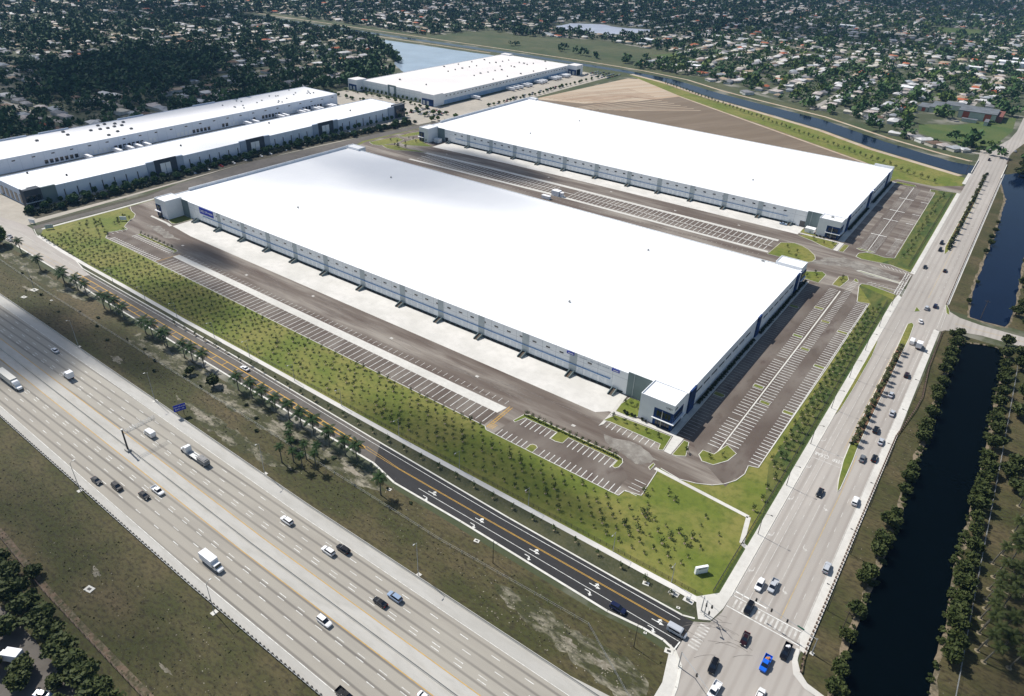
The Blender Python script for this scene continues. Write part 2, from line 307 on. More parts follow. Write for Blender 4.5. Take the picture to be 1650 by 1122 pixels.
# park ground east of the canal is one more sheet; a strip of sandy bank lines both shores
g = MB()
def bank(pts, w, z):
    for i, ((x0, y0), (x1, y1)) in enumerate(zip(pts, pts[1:])): g.flat([(x0 - w, y0), (x1 - w, y1), (x1 + w, y1), (x0 + w, y0)], z)
wl_ = [(7.2, 100), (8.6, 157), (7.9, 171), (7.9, 178), (8.2, 194), (8.8, 211), (9.0, 231), (9.3, 250), (9.0, 259), (8.1, 287), (9.6, 304), (7.8, 330), (8.6, 352), (8.3, 370), (6.9, 396), (8.6, 408), (11, 414), (18, 418), (25, 419), (28, 416), (29.6, 411), (29.6, 377), (30.1, 337), (30.8, 293), (30.2, 262), (29.4, 235), (30.8, 203), (30.1, 191), (31, 174), (31, 100)]
m_bank = mat('sandy_bank', (0.20, 0.155, 0.10), (0.08, 0.07, 0.04), 0.25, (0.33, 0.27, 0.19), 0.9, amt3=0.5)
def offset(pts, d):
    out = []; n = len(pts); a = sum(pts[i][0] * pts[(i + 1) % n][1] - pts[(i + 1) % n][0] * pts[i][1] for i in range(n)); sg = 1 if a > 0 else -1
    for i in range(n):
        p, q, r = Vector(pts[i - 1]), Vector(pts[i]), Vector(pts[(i + 1) % n]); e1 = (q - p).normalized(); e2 = (r - q).normalized()
        nn = Vector((e1.y + e2.y, -e1.x - e2.x)) * sg
        if nn.length < 1e-6: nn = Vector((e1.y, -e1.x)) * sg
        nn.normalize(); out.append((q.x + nn.x * d, q.y + nn.y * d))
    return out
canal_r = rough(wl_, 3.0, 0.35, 3)
canal_u = rough([(8.7, 450), (16.5, 448.8), (27, 450), (29, 477), (27, 584), (27, 700), (24, 790), (30, 830), (20, 838), (-2, 800), (-20, 812), (-48, 812), (-117, 847), (-199, 904), (-288, 936), (-350, 960), (-437, 1006), (-500, 1015), (-520, 1019), (-700, 1024), (-760, 1022), (-1000, 1014), (-1250, 1008), (-1420, 1005), (-1420, 988), (-1250, 992), (-1000, 998), (-760, 1004), (-630, 1005), (-500, 1000), (-436, 978), (-350, 928), (-275, 896), (-186, 855), (-125, 813), (-75, 789), (-39, 771), (-20, 775), (-4.4, 772), (4.9, 715), (6.5, 619), (5.6, 517), (6.3, 478)], 5, 0.5, 5)
g = MB(); g.flat(rough(offset(wl_, 1.7), 3, 0.7, 9), 0.05); g.flat(rough(offset([(8.7, 450), (16.5, 448.8), (27, 450), (29, 477), (27, 584), (27, 700), (24, 790), (-4.4, 772), (4.9, 715), (6.5, 619), (5.6, 517), (6.3, 478)], 1.5), 4, 0.6, 9), 0.052)
struct(g, 'canal_bank', m_bank)
g = MB()
g.strip([(-500, 996), (-436, 972), (-350, 921), (-275, 889), (-186, 848), (-125, 806), (-75, 783), (-36, 765)], 7, 0.05)
g.strip([(-420, 1018), (-350, 978), (-288, 954), (-199, 921), (-117, 866), (-62, 838), (-34, 828)], 4.5, 0.05)
g.strip([(-1420, 1030), (-760, 1042), (-600, 1043), (-500, 1036), (-420, 1018)], 4, 0.05)
g.strip([(-760, 992), (-1000, 984), (-1420, 976)], 4, 0.05)
struct(g, 'levee_path', m_sand)
struct(MB().flat(canal_r, 0.07), 'canal_water', m_water); struct(MB().flat(canal_u, 0.07), 'north_canal_water', m_water2)
g = MB(); g.flat(rough([(-985, 962), (-900, 905), (-829, 838), (-796, 802), (-742, 765), (-700, 740), (-700, 972), (-736, 975)], 12, 1.5, 2), 0.06)
g.flat(blob(-812, 750, 22, 12, 0.4), 0.06)
struct(g, 'lake_water', m_lake)
m_plake = water('pale_lake_water', (0.36, 0.38, 0.44), 0.35, 0.6)
struct(MB().flat(rough([(-880, 1372), (-886, 1446), (-837, 1488), (-774, 1470), (-717, 1492), (-700, 1450), (-711, 1422), (-737, 1354), (-801, 1348), (-842, 1337)], 12, 3, 2), 0.06), 'pond_water', m_plake)
g = MB()
g.flat([(-1000, 972), (-736, 978), (-690, 975), (-690, 1000), (-1000, 990)], 0.03)
g.flat([(-960, 1045), (-790, 1052), (-600, 1050), (-530, 1052), (-545, 1140), (-520, 1200), (-545, 1240), (-624, 1250), (-710, 1270), (-850, 1200), (-930, 1220)], 0.03)
g.flat([(-1420, 1030), (-960, 1030), (-500, 1036), (-420, 1020), (-288, 955), (-117, 868), (-40, 830), (-34, 838), (-60, 870), (-190, 935), (-300, 985), (-420, 1052), (-960, 1062), (-1420, 1060)], 0.025)
g.flat([(-560, 640), (-500, 760), (-500, 1000), (-700, 1003), (-700, 640)], 0.02)
struct(g, 'field', m_field)
g = MB()
g.flat([(-105, 965), (-67, 996), (-50, 1030), (-31, 1060), (-16, 1100), (-13, 1005), (-24, 905), (-50, 890), (-97, 916)], 0.05)
g.flat([(-273, 2137), (-168, 2174), (-160, 2014), (-232, 2030)], 0.05)
g2 = MB(); g2.flat([(-505, 990), (-440, 972), (-350, 922), (-275, 886), (-186, 846), (-125, 804), (-75, 781), (-31, 760), (-30, 712), (-105, 706), (-255, 828), (-379, 901), (-476, 972)], 0.04)
struct(g2, 'levee_grass', m_lawn)
g.flat([(-560, 1180), (-440, 1190), (-545, 1225)], 0.045)
struct(g, 'grass_field', m_lawn2)
struct(MB().flat([(-507, 752), (-488, 963), (-476, 968), (-379, 899), (-243, 826), (-110, 746), (-82, 703), (-480, 706)], 0.045), 'graded_field', m_soil)
g = MB(); g.flat([(-507, 752), (-488, 963), (-476, 968), (-379, 901), (-400, 850), (-448, 775)], 0.055)
g.strip([(-476, 970), (-379, 901), (-255, 828), (-116, 747), (-88, 706)], 3.2, 0.07)
for i in range(9): x = -440 + i * 7; g.strip([(x - 6, 740 + i * 5), (x + 34 + 3 * i, 868 - i * 3)], 1.8, 0.058)
struct(g, 'graded_sand', m_sand)
g = MB()
for i in range(13):
    x = -500 + i * 5.2; g.strip([(x, 765 + i * 2), (x + 20, 830 + i * 2), (x + 48 + i * 0.8, 900 - i * 3)], 1.1 + (i % 3) * 0.5, 0.063)
struct(g, 'soil_furrows', mat('damp_soil', (0.2, 0.12, 0.07), (0.3, 0.2, 0.13), 0.05))

# lawns of the front site
g = MB()
LAWN = [(-505, 173), (-513, 178), (-513.5, 228), (-514, 262), (-490, 300), (-490, 430), (-520, 470), (-520, 560), (-506, 640), (-505, 706), (-480, 706), (-84, 700), (-84, 712), (-30, 712), (-31.5, 455), (-31.5, 169), (-36, 165.3), (-53, 165), (-113, 165), (-208, 165.8), (-331, 167.5), (-436, 169.5)]
g.flat(LAWN, 0.05)
struct(g, 'lawn', m_lawn)
g = MB(); g.flat([(-40.5, 245), (-41, 430), (-54, 454), (-31.5, 445), (-31.5, 212)], 0.062); g.flat([(-43.5, 515), (-46, 690), (-52, 698), (-51, 708), (-31.5, 706), (-31.5, 500), (-50, 500)], 0.062)
struct(g, 'ditch_lawn', mat('ditch_grass', (0.055, 0.085, 0.018), (0.12, 0.125, 0.03), 0.12, (0.03, 0.05, 0.012), 0.4, stretch=(1.5, 0.5, 1), bump=0.3))
g = MB(); g.flat([(-33.2, 170), (-31.5, 169), (-31.5, 440), (-33.2, 440)], 0.07); g.flat([(-33.2, 505), (-31.5, 505), (-31.5, 700), (-33.2, 700)], 0.07)
struct(g, 'bright_verge', m_lawn2)

# frontage verge strip between road and sidewalk
struct(MB().flat([(-505, 171), (-436, 168), (-331, 166), (-208, 164.5), (-113, 163.5), (-36, 163.5), (-33, 158), (-55, 155), (-105, 155), (-180, 157), (-268, 160), (-342, 162), (-432, 163.5), (-446, 167)], 0.055), 'frontage_verge', mat('dark_verge_grass', (0.04, 0.046, 0.02), (0.07, 0.07, 0.03), 0.1, (0.1, 0.09, 0.06), 0.8, amt3=0.4, bump=0.4))  # strip in a darker, duller green than the lawn
# site asphalt
g = MB()
g.flat([(-512, 236), (-503, 234), (-495, 232.3), (-489, 228), (-487, 224), (-481, 217.5), (-478, 215), (-472, 214), (-476.5, 203), (-468.5, 197), (-440, 197.5), (-398, 196.6), (-305, 195.4), (-270, 195), (-148, 193.6), (-146, 191.8), (-83, 191.2), (-81, 191.3), (-80.5, 195), (-74, 196.7), (-75.5, 216), (-72, 215.5), (-66.3, 214.6), (-60, 216.5), (-54.5, 219.5), (-51, 223), (-48, 228), (-46.6, 234), (-47.2, 240), (-43.5, 241.3), (-42.3, 340), (-42, 429.5), (-48.5, 427.5), (-53, 452), (-52.5, 456), (-48, 457.5), (-30, 453), (-29, 494), (-44, 500), (-62, 497), (-66, 499.5), (-66, 507), (-62, 512), (-57.5, 512.5), (-50, 511), (-44.3, 514), (-45.5, 620), (-46.3, 692), (-50.4, 692.5), (-50.9, 700), (-28, 707), (-28, 733), (-50, 712), (-80, 712), (-84, 700), (-480, 704), (-500, 600), (-512, 545), (-515, 475), (-505, 440), (-500, 300), (-513, 255)], 0.07)
struct(g, 'yard_asphalt', m_lot)
g = MB()
g.flat([(-72, 241), (-66.3, 233), (-50, 222), (-47.2, 240), (-43.6, 242), (-42.3, 429), (-48, 427), (-55, 440), (-66, 441), (-79, 437), (-79, 241)], 0.082)
g.flat([(-142, 192), (-83, 191.6), (-83, 203), (-90, 209), (-118, 209), (-136, 209.4), (-141, 205)], 0.082)
g.flat([(-466, 198), (-415, 197.4), (-412, 208), (-462, 207)], 0.082)
g.flat([(-409, 197.6), (-149, 194), (-149, 206), (-409, 208.5)], 0.082)
g.flat([(-70, 515), (-56, 516), (-57.5, 694), (-69, 694)], 0.082)
struct(g, 'parking_asphalt', m_lot2)
struct(MB().flat(rough([(-95, 462), (-80, 470), (-66, 478), (-50, 470), (-36, 474), (-36, 482), (-52, 490), (-72, 492), (-84, 480)], 3, 1.4, 6), 0.081).flat(rough([(-100, 216), (-84, 212), (-78, 220), (-90, 224), (-104, 221)], 2, .8, 6), 0.081).flat(rough([(-470, 226), (-440, 222), (-430, 226), (-462, 231)], 2, .8, 6), 0.081), 'dusty_patch', m_scuff)
# access road west of the front site, and the roads round the far warehouse
g = MB()
g.flat([(-524, 176), (-517.5, 174.5), (-516.5, 258), (-510, 275), (-500, 300), (-500, 430), (-519, 475), (-513, 545), (-508, 600), (-514, 606), (-522, 560), (-528, 510), (-534, 440), (-540, 367), (-533, 290), (-523.5, 258)], 0.075)
struct(g, 'access_road', m_mid)
g = MB(); g.flat([(-710, 560), (-500, 585), (-508, 650), (-512, 740), (-512, 950), (-560, 960), (-560, 640), (-705, 625)], 0.055); g.flat([(-620, 150), (-528, 160), (-533, 250), (-541, 370), (-530, 500), (-520, 590), (-563, 600), (-563, 200), (-620, 186)], 0.05); g.flat([(-654, 150), (-608, 150), (-608, 580), (-654, 580)], 0.052)
struct(g, 'warehouse_paving', m_w3lot)
g = MB(); g.strip([(-546, 184), (-546, 250), (-551, 370), (-544, 480), (-533, 560)], 19, 0.06); g.strip([(-526.5, 182), (-526, 258), (-537, 330), (-542, 400), (-537, 460), (-526, 530)], 3.5, 0.062)
struct(g, 'hedge_bed', m_mulch)
# concrete: aprons, strips, walks
g = MB()
g.flat([(-455, 236.5), (-430, 234), (-355, 233.7), (-115.5, 232.6), (-110, 238), (-110, 253), (-455, 253)], 0.095)
g.flat([(-456, 506), (-372, 511), (-316, 513), (-135, 514), (-110, 514), (-110, 532), (-456, 529)], 0.095)
struct(g, 'loading_apron', m_conc2)
g = MB()
g.flat([(-409, 208.1), (-149.7, 204.7), (-148.7, 210.4), (-408.5, 212.3)], 0.1)
g.flat([(-447, 484.5), (-375, 488), (-302, 490), (-128, 491), (-117, 491), (-117, 494.6), (-302, 494), (-375, 492), (-447, 488.8)], 0.1)
g.flat([(-445, 461), (-301, 466.3), (-116, 466), (-116, 469), (-301, 469.6), (-445, 463.8)], 0.1)
g.flat([(-79.9, 238.6), (-82.4, 239.5), (-82.4, 437), (-79.6, 437)], 0.11)
g.flat([(-111, 236.9), (-108, 236.8), (-98, 237.6), (-80, 238.4), (-78.8, 226.6), (-75.6, 226.4), (-75.6, 239.6), (-98, 240.3), (-100, 238.8), (-110, 238.8)], 0.24)
g.flat([(-484, 238.4), (-483, 236.6), (-462, 236.0), (-456, 234.6), (-455.4, 236.6), (-462, 237.8)], 0.235)
g.flat([(-111.8, 252), (-109.6, 236), (-109.2, 224.6), (-108, 227), (-108.1, 236.2), (-110, 252)], 0.235)
g.flat([(-81.5, 500.6), (-78.5, 500.4), (-78.5, 518.5), (-110, 518.4), (-110, 516.8), (-81.5, 516.8)], 0.24)
g.flat([(-83.5, 521), (-79.5, 521), (-79.5, 701), (-83.5, 701)], 0.11)
g3 = MB(); g3.strip([(-504.6, 171.2), (-470, 169), (-435.8, 168), (-394.7, 167.5), (-330, 166), (-275, 165.6), (-208, 164.6), (-162, 164), (-113, 163.9), (-83, 163.9), (-52.8, 163.8), (-34.5, 164)], 2.3, 0.104); struct(g3, 'frontage_sidewalk', m_conc2)
g.strip([(-77, 214.6), (-36.7, 211.4), (-34, 197), (-30.3, 195.4)], 1.7, 0.1)
g.strip([(-514.5, 178), (-514.3, 230), (-515, 258), (-512, 275)], 2.2, 0.1)
g.flat([(-37.5, 165), (-32, 171), (-31.8, 440), (-30.6, 455), (-28.6, 452), (-28.4, 172), (-28.6, 166), (-30, 159), (-33.5, 157), (-36, 161.5)], 0.12)
g.flat([(-31, 494), (-31.2, 705), (-28.6, 705), (-28.6, 494)], 0.12)
g.flat([(-31.4, 738), (-31.2, 780), (-28.6, 780), (-28.6, 738)], 0.12)
g.flat([(-5.2, 170), (-5.4, 420), (-2.6, 420), (-1.9, 300), (-1.9, 165), (-4, 165.6)], 0.12)
g.flat([(-5.2, 460), (-5.4, 800), (-3.4, 800), (-3.4, 460)], 0.12)
g.flat([(-4, 165.7), (-3.4, 161.5), (-1.5, 158), (1.2, 155.6), (9, 154), (9, 152.4), (1, 153.4), (-3, 156), (-4.7, 160), (-5, 165.7)], 0.2)
g.flat([(-36.5, 143.2), (-33, 141), (-30.9, 138), (-29, 132), (-27, 120), (-33, 110), (-33, 130)], 0.12)
struct(g, 'sidewalk', m_conc)
# kerb lines along the road edges
g = MB()
def kerb(pts, w=0.35, h=0.15, z=0.05):
    for (x0, y0), (x1, y1) in zip(pts, pts[1:]):
        d = math.hypot(x1 - x0, y1 - y0)
        if d < .05: continue
        nx, ny = -(y1 - y0) / d * w / 2, (x1 - x0) / d * w / 2; ex, ey = (x1 - x0) / d * .06, (y1 - y0) / d * .06
        g.prism([(x0 - nx - ex, y0 - ny - ey), (x1 - nx + ex, y1 - ny + ey), (x1 + nx + ex, y1 + ny + ey), (x0 + nx - ex, y0 + ny - ey)], z, z + h)
kerb([(-448, 167.5), (-433, 164.4), (-342, 162.7), (-268, 160.6), (-180.6, 157.6), (-107, 155.6), (-60, 155.2), (-38, 155.3), (-34.5, 156.5)], 0.6)
kerb([(-498, 155), (-422, 153.2), (-396, 151.7), (-337, 150.4), (-251, 148.2), (-168, 146.6), (-153.6, 143.4), (-120, 143.4), (-103, 143), (-58, 141.9), (-46, 143.2), (-39, 143.2), (-34.5, 141.9), (-30.9, 138.3), (-29, 131), (-27.5, 118)], 0.8)
kerb([(-512, 238), (-503, 234), (-495, 232.3), (-489, 228), (-487, 224), (-481, 217.5), (-478, 215), (-472, 214), (-476.5, 203), (-468.5, 197), (-440, 197.5), (-398, 196.6), (-305, 195.4), (-148, 193.6), (-146, 191.8), (-83, 191.2), (-81, 191.3), (-80.5, 195), (-74, 196.7), (-75.5, 214)], 0.3, 0.16, 0.07)
kerb([(-75, 216), (-66.3, 214.6), (-60, 216.5), (-54.5, 219.5), (-51, 223), (-48, 228), (-46.6, 234), (-47.2, 240), (-43.5, 241.3), (-42.3, 340), (-42, 429.5), (-48.5, 427.5), (-53, 452), (-52.5, 456), (-48, 457.5), (-30, 453)], 0.3, 0.16, 0.07)
kerb([(-29, 494), (-44, 500), (-62, 497), (-66, 499.5), (-66, 507), (-62, 512), (-57.5, 512.5), (-50, 511), (-44.3, 514), (-45.5, 620), (-46.3, 692), (-50.4, 692.5), (-50.9, 700), (-28.5, 706)], 0.3, 0.16, 0.07)
kerb([(-28.4, 172), (-28.4, 452)], 0.25, 0.15, 0.06); kerb([(-28.4, 494), (-28.4, 706)], 0.25, 0.15, 0.06)
kerb([(-79.6, 239), (-79.6, 437)], 0.3, 0.15, 0.07); kerb([(-79.4, 521), (-79.4, 700)], 0.3, 0.15, 0.07)
kerb([(-518, 174.5), (-508, 171.5), (-505, 171)], 0.4)
struct(g, 'kerb', m_kerb)

# avenue on the right, frontage road, side road
g = MB()
g.flat([(-38, 96), (-29.5, 128), (-31, 139), (-34.2, 142), (-34.2, 155.2), (-30, 158), (-28.4, 164), (-28.4, 452), (-29, 494), (-28.4, 760), (-29.4, 826), (-30.5, 855), (-32.5, 883), (-22.4, 900), (-12, 960), (-9, 1010), (-8.5, 1120), (3.5, 1120), (4, 1010), (4, 975), (2, 949), (-4, 905), (-6, 883), (-5.2, 804), (-5.2, 468), (-3.5, 456), (-1.6, 450), (4.2, 445.3), (15.4, 443), (60, 442.5), (220, 442), (220, 430), (60, 430), (17, 429.4), (4, 425.4), (-0.5, 422.6), (-3, 418), (-3, 290), (-3.3, 200), (-3.6, 162), (-1.2, 157.5), (1.4, 154.9), (9, 152.6), (12, 130), (9, 96)], 0.079)
struct(g, 'avenue', m_road)
g = MB()
g.flat([(-430, 163), (-342, 162.4), (-268, 160.3), (-180.6, 157.3), (-145, 156.3), (-145, 143.8), (-153.6, 143.8), (-168, 147), (-251, 148.6), (-337, 150.8), (-396, 152), (-425, 153.2)], 0.068)
struct(g, 'frontage_road', m_mid)
struct(MB().flat([(-175, 157.2), (-107, 155.3), (-60, 155), (-38, 155), (-34.2, 155.2), (-34.2, 142), (-39, 143.6), (-46, 143.6), (-58, 142.3), (-103, 143.4), (-120, 143.8), (-153.6, 143.8), (-168, 147)], 0.073).flat([(-34.2, 142), (-31.2, 139.8), (-28.9, 138), (-28.6, 140.6), (-22.5, 140.9), (-22.5, 144.3), (-34.2, 145.6)], 0.075), 'fresh_asphalt', m_new)
struct(MB().flat([(-1100, 176), (-560, 170), (-530, 174.6), (-520, 174.3), (-508, 171), (-446, 167.5), (-432, 163.8), (-421.5, 163), (-424, 153.4), (-498, 155), (-560, 153), (-1100, 150)], 0.070), 'old_road', m_oldroad)
# highway: one pavement, light shoulders
def hy(y, x): return y + (0.0 if x > -170 else 3.6 * min(1.0, ((-170 - x) / 210.0)) + max(0, -380 - x) * 0.012)
XS = [30, -60, -110, -170, -200, -230, -260, -290, -320, -350, -380, -430, -500, -700, -1200]
def band(g, ya, yb, z): 
    for x0, x1 in zip(XS, XS[1:]): g.flat([(x0, hy(ya, x0)), (x1, hy(ya, x1)), (x1, hy(yb, x1)), (x0, hy(yb, x0))], z)
struct((lambda g: (band(g, 68.2, 114.8, 0.06), g)[1])(MB()), 'highway', m_hw)
g = MB(); band(g, 110.2, 114.9, 0.075); band(g, 86.8, 94.5, 0.075); band(g, 67.6, 70.5, 0.075)
g.flat([(-60, 114.9), (-48, 116.4), (-30, 118.5), (10, 122), (10, 114.9)], 0.076)
struct(g, 'highway_shoulder', m_shoulder)
# service lot, lower left corner
struct(MB().flat([(-260, 24), (-207, 27.5), (-189, 28.2), (-180, 27.6), (-172, 29.2), (-162, 27), (-150, 24), (-150, -20), (-260, -20)], 0.05), 'service_lot', m_mid)

# ------------------------------------------------------------------ painted markings
W = MB(); WF = MB(); Y = MB(); YF = MB(); Z = 0.092
def dash(g, pts_fn, x0, x1, L_, P, w, z):
    x = x0
    while x < x1: g.strip([pts_fn(x), pts_fn(min(x + L_, x1))], w, z); x += P
for yy in (110.0, 70.7): 
    for x0, x1 in zip(XS, XS[1:]): W.strip([(x0, hy(yy, x0)), (x1, hy(yy, x1))], 0.2, 0.086)
for yy in (94.7, 86.6):
    for x0, x1 in zip(XS, XS[1:]): Y.strip([(x0, hy(yy, x0)), (x1, hy(yy, x1))], 0.22, 0.087)
for yy, off in ((106.8, 0), (103.1, 4), (99.5, 2), (98.2, 2.6), (83.2, 5), (82.0, 5.5), (78.3, 1), (74.5, 7)):
    dash(W, lambda x, yy=yy: (x, hy(yy, x)), -700 + off, 20, 3.2, 12.2 if yy in (106.8, 103.1, 78.3, 74.5) else 9.0, 0.2, 0.088)
# frontage road
fr_c = lambda x: 150.15 + max(0, (-185 - x)) * 0.012
for o in (0.18, -0.18): Y.strip([(-37.5, 150.2 + o), (-108, 150.1 + o), (-158, 150.4 + o), (-178, 151 + 1.3 * (1 if o > 0 else 0))], 0.16, Z)
def lad(x):
    def I(t): return float(np.interp(x, [p[0] for p in t], [p[1] for p in t]))
    return (I([(-431, 159.3), (-371, 157.9), (-319, 156.5), (-259, 155.2), (-217, 153.4), (-178, 151.6)]), I([(-431, 156), (-371, 154.2), (-317, 153.2), (-255, 151.6), (-230, 151.1), (-178, 150.5)]))
xs = list(range(-430, -177, 9))
Y.strip([(x, lad(x)[0]) for x in xs + [-178]], 0.42, Z); Y.strip([(x, lad(x)[1]) for x in xs + [-178]], 0.42, Z)
for x in xs: a, b_ = lad(x); Y.strip([(x, a), (x, b_)], 0.4, Z + .004)
xs = list(range(-560, -431, 8)); ladf = lambda x: (159.2, 156.0)
for o in (159.6, 156.6): YF.strip([(-560, o - .8), (-430, o - .4)], 0.2, Z)
for x in xs: YF.strip([(x, 156.0), (x, 158.9)], 0.2, Z + .004)
W.strip([(-38, 153.3), (-111, 153.7), (-180, 155.6), (-266, 158.9), (-342, 160.8), (-425, 162.2)], 0.2, Z)
W.strip([(-35, 145.7), (-106, 146.5), (-144, 146.9)], 0.2, Z)
WF.strip([(-430, 162.6), (-520, 166)], 0.2, Z)
def arrow(g, x, y, rz, kind, s=1.0, z=Z):
    """painted lane arrow: a stem along local +x with its head, and a side branch for a turn"""
    def T(p): return (x + s * (p[0] * math.cos(rz) - p[1] * math.sin(rz)), y + s * (p[0] * math.sin(rz) + p[1] * math.cos(rz)))
    if kind in ('S', 'SL', 'SR'):
        g.flat([T(p) for p in [(-1.8, -.12), (0.6, -.12), (0.6, .12), (-1.8, .12)]], z); g.flat([T(p) for p in [(0.6, -.5), (1.9, 0), (0.6, .5)]], z)
    if kind in ('L', 'SL', 'R', 'SR'):
        q = 1 if 'L' in kind else -1
        if kind in 'LR': g.flat([T(p) for p in [(-1.8, -.12), (0, -.12), (0, .12), (-1.8, .12)]], z)
        g.flat([T(p) for p in [(-.3, 0.05 * q), (0.3, .1 * q), (0.5, .7 * q), (0.15, .75 * q)]], z + .002); g.flat([T(p) for p in [(-0.4, .75 * q), (1.1, .7 * q), (0.45, 1.45 * q)]], z + .003)
for x in (-43.3, -66.3, -90.7, -115, -138): arrow(W, x, 148.1, 0, 'SL', 1.15); arrow(W, x, 145.1, 0, 'R', 1.1)
# avenue
for a in ((-25.1, 172.5, 293), (-23.1, 172.5, 420), (-5.5, 172, 420), (-5.4, 465, 800), (-27.9, 172, 262)): WF.strip([(a[0], a[1]), (a[0], a[2])], 0.18, Z)
WF.strip([(-25.1, 293), (-25.4, 310)], 0.15, Z); WF.strip([(-7.3, 330), (-7.3, 420)], .18, Z); WF.strip([(-24.6, 470), (-24.6, 760)], .15, Z)
WF.strip([(-17.1, 173.6), (-17, 235)], 0.18, Z); YF.strip([(-12.4, 173.6), (-12.3, 247), (-12.9, 275)], 0.25, Z)
for x, a, b_ in ((-20.2, 175, 420), (-8.8, 176, 420), (-20.8, 465, 800), (-9.6, 465, 800)): dash(WF, lambda t, x=x: (x, t), a, b_, 3.0, 9.5, 0.16, Z)
YF.strip([(-18.2, 276), (-18.3, 385)], 0.2, Z); YF.strip([(-14, 276), (-14.6, 386)], 0.2, Z); YF.strip([(-15, 462), (-14.2, 700)], 0.2, Z)
for yy in (262.5, 270): WF.strip([(-27.9, yy), (-16.6, yy)], 0.35, Z)
for x, y_, k_ in ((-26.5, 277, 'R'), (-26.5, 254.9, 'R'), (-26.5, 231.4, 'R'), (-26.4, 207.7, 'R'), (-26.3, 187, 'R'), (-15.4, 234, 'L'), (-15.6, 208.4, 'L'), (-15.4, 185, 'L')): arrow(WF, x, y_, -math.pi / 2, k_, 1.15)
for y_ in (341, 362, 384): arrow(WF, -4.5, y_, math.pi / 2, 'R', 1.0)
# crossings at the corner
for yy in (167.6, 173.0): W.strip([(-28.2, yy), (-4.6, yy - .6)], 0.35, Z)
for i in range(15): x = -26.6 + i * 1.5; WF.flat([(x, 168.2), (x + .7, 168.2), (x + .7, 172.2), (x, 172.2)], Z)
W.strip([(-28.2, 175), (-17.4, 174.6)], 0.5, Z)
for i in range(8): y_ = 146 + i * 1.35; WF.flat([(-32.2, y_), (-29, y_), (-29, y_ + .6), (-32.2, y_ + .6)], Z + .003)
W.strip([(-34.6, 145.8), (-34.9, 142.3)], .4, Z); WF.strip([(-2.6, 423), (-3.1, 455)], .25, Z); WF.strip([(-4.4, 422), (-4.8, 458)], .25, Z)
YF.strip([(3, 435.5), (40, 436.8), (200, 436)], .2, Z); YF.strip([(3, 434.8), (40, 436.2), (200, 435.4)], .15, Z)
# driveway stripes by the avenue
for i in range(3): W.strip([(-33.2 + i * 1.5, 455), (-33.0 + i * 1.5, 492)], .32, Z)
for i in range(12): WF.strip([(-33.2, 456 + i * 3), (-30.2, 456.4 + i * 3)], .6, Z + .003)
for i in range(6): W.strip([(-30.6 - i * .0, 457 + i * 1.6), (-27.9, 457 + i * 1.6)], .3, Z)
for i in range(8): W.strip([(-50 + i * 2.4, 497 - i * .35), (-47.6 + i * 2.4, 493.5 - i * .3)], .3, Z)
for i in range(8): W.strip([(-50 + i * 2.4, 459 + i * .1), (-47.6 + i * 2.4, 463 - i * .2)], .3, Z)
# parking stalls
def stalls(g, x0, x1, y0, y1, n, w=0.22, z=Z + .004, skip=()):
    for i in range(n + 1):
        if i in skip: continue
        x = x0 + (x1 - x0) * i / n; g.strip([(x, y0), (x, y1)], w, z)
def stallsy(g, y0, y1, x0, x1, n, w=0.22, z=Z + .004, skip=()):
    for i in range(n + 1):
        if i in skip: continue
        y = y0 + (y1 - y0) * i / n; g.strip([(x0, y), (x1, y)], w, z)
stalls(W, -140.6, -127.6, 191.8, 196.5, 5, .3); stalls(W, -118.5, -82.8, 191.3, 196.3, 14, .3)
stalls(W, -136.6, -121.2, 203.8, 209, 6, .3); stalls(W, -112.3, -91.8, 203.6, 209, 8, .3)
stallsy(W, 195.5, 203.5, -80.3, -75.4, 3, .25); stalls(W, -106, -84.5, 225.6, 229.9, 8, .28)
stalls(W, -464.8, -412, 197.9, 201.6, 20, .55); stalls(W, -458.5, -416.5, 209.3, 213, 16, .55); stallsy(W, 204, 213, -475.5, -471.2, 3, .25)
stalls(W, -405, -151, 195.4, 206.8, 69, .28)
stalls(W, -405, -151, 212, 215.2, 69, .2)
for i in range(4): Y.strip([(-147.5 + i * 0, 193.9 + i * 1.0), (-144, 194.2 + i * 1.0)], .3, Z)
Y.strip([(-147.4, 193.6), (-148, 212)], .3, Z); Y.strip([(-146.2, 197), (-146.6, 212)], .3, Z)
for i in range(10): Y.strip([(-147.6, 196.6 + i * 1.5), (-146.3, 197.6 + i * 1.5)], .22, Z)
Y.strip([(-409.6, 197.9), (-409, 213.4)], .3, Z)
# east car park
stallsy(W, 243.5, 298, -66.3, -61.4, 21, 0.34, skip=(10,)); stallsy(W, 302, 361, -66.6, -61.4, 23, 0.34, skip=(12,)); stallsy(W, 364, 402, -66.8, -61.6, 15, 0.34); stallsy(W, 406, 436, -66.8, -61.6, 12, 0.34)
stallsy(W, 248.5, 286, -60.2, -54.4, 14, 0.34); stallsy(W, 291, 348, -59.8, -54.4, 22, 0.34); stallsy(W, 353, 386, -58.8, -54.3, 13, 0.34); stallsy(W, 392, 456, -58.3, -54.4, 25, 0.34)
stallsy(W, 243, 286, -48, -43.6, 17, 0.34); stallsy(W, 289, 336, -48.4, -43.2, 18, 0.34); stallsy(W, 339, 381, -48.4, -43.2, 16, 0.34); stallsy(W, 384, 427, -48.4, -42.6, 17, 0.34)
stallsy(WF, 241.5, 279, -78.9, -73.4, 15, .16); stallsy(WF, 283, 340, -78.9, -73.6, 22, .16); stallsy(WF, 344, 392, -78.9, -73.6, 19, .16); stallsy(WF, 400, 434, -79, -73.8, 13, .16)
for x in (-43.4, -43.6): W.strip([(x, 243), (x + .9, 427)], .15, Z + .01)
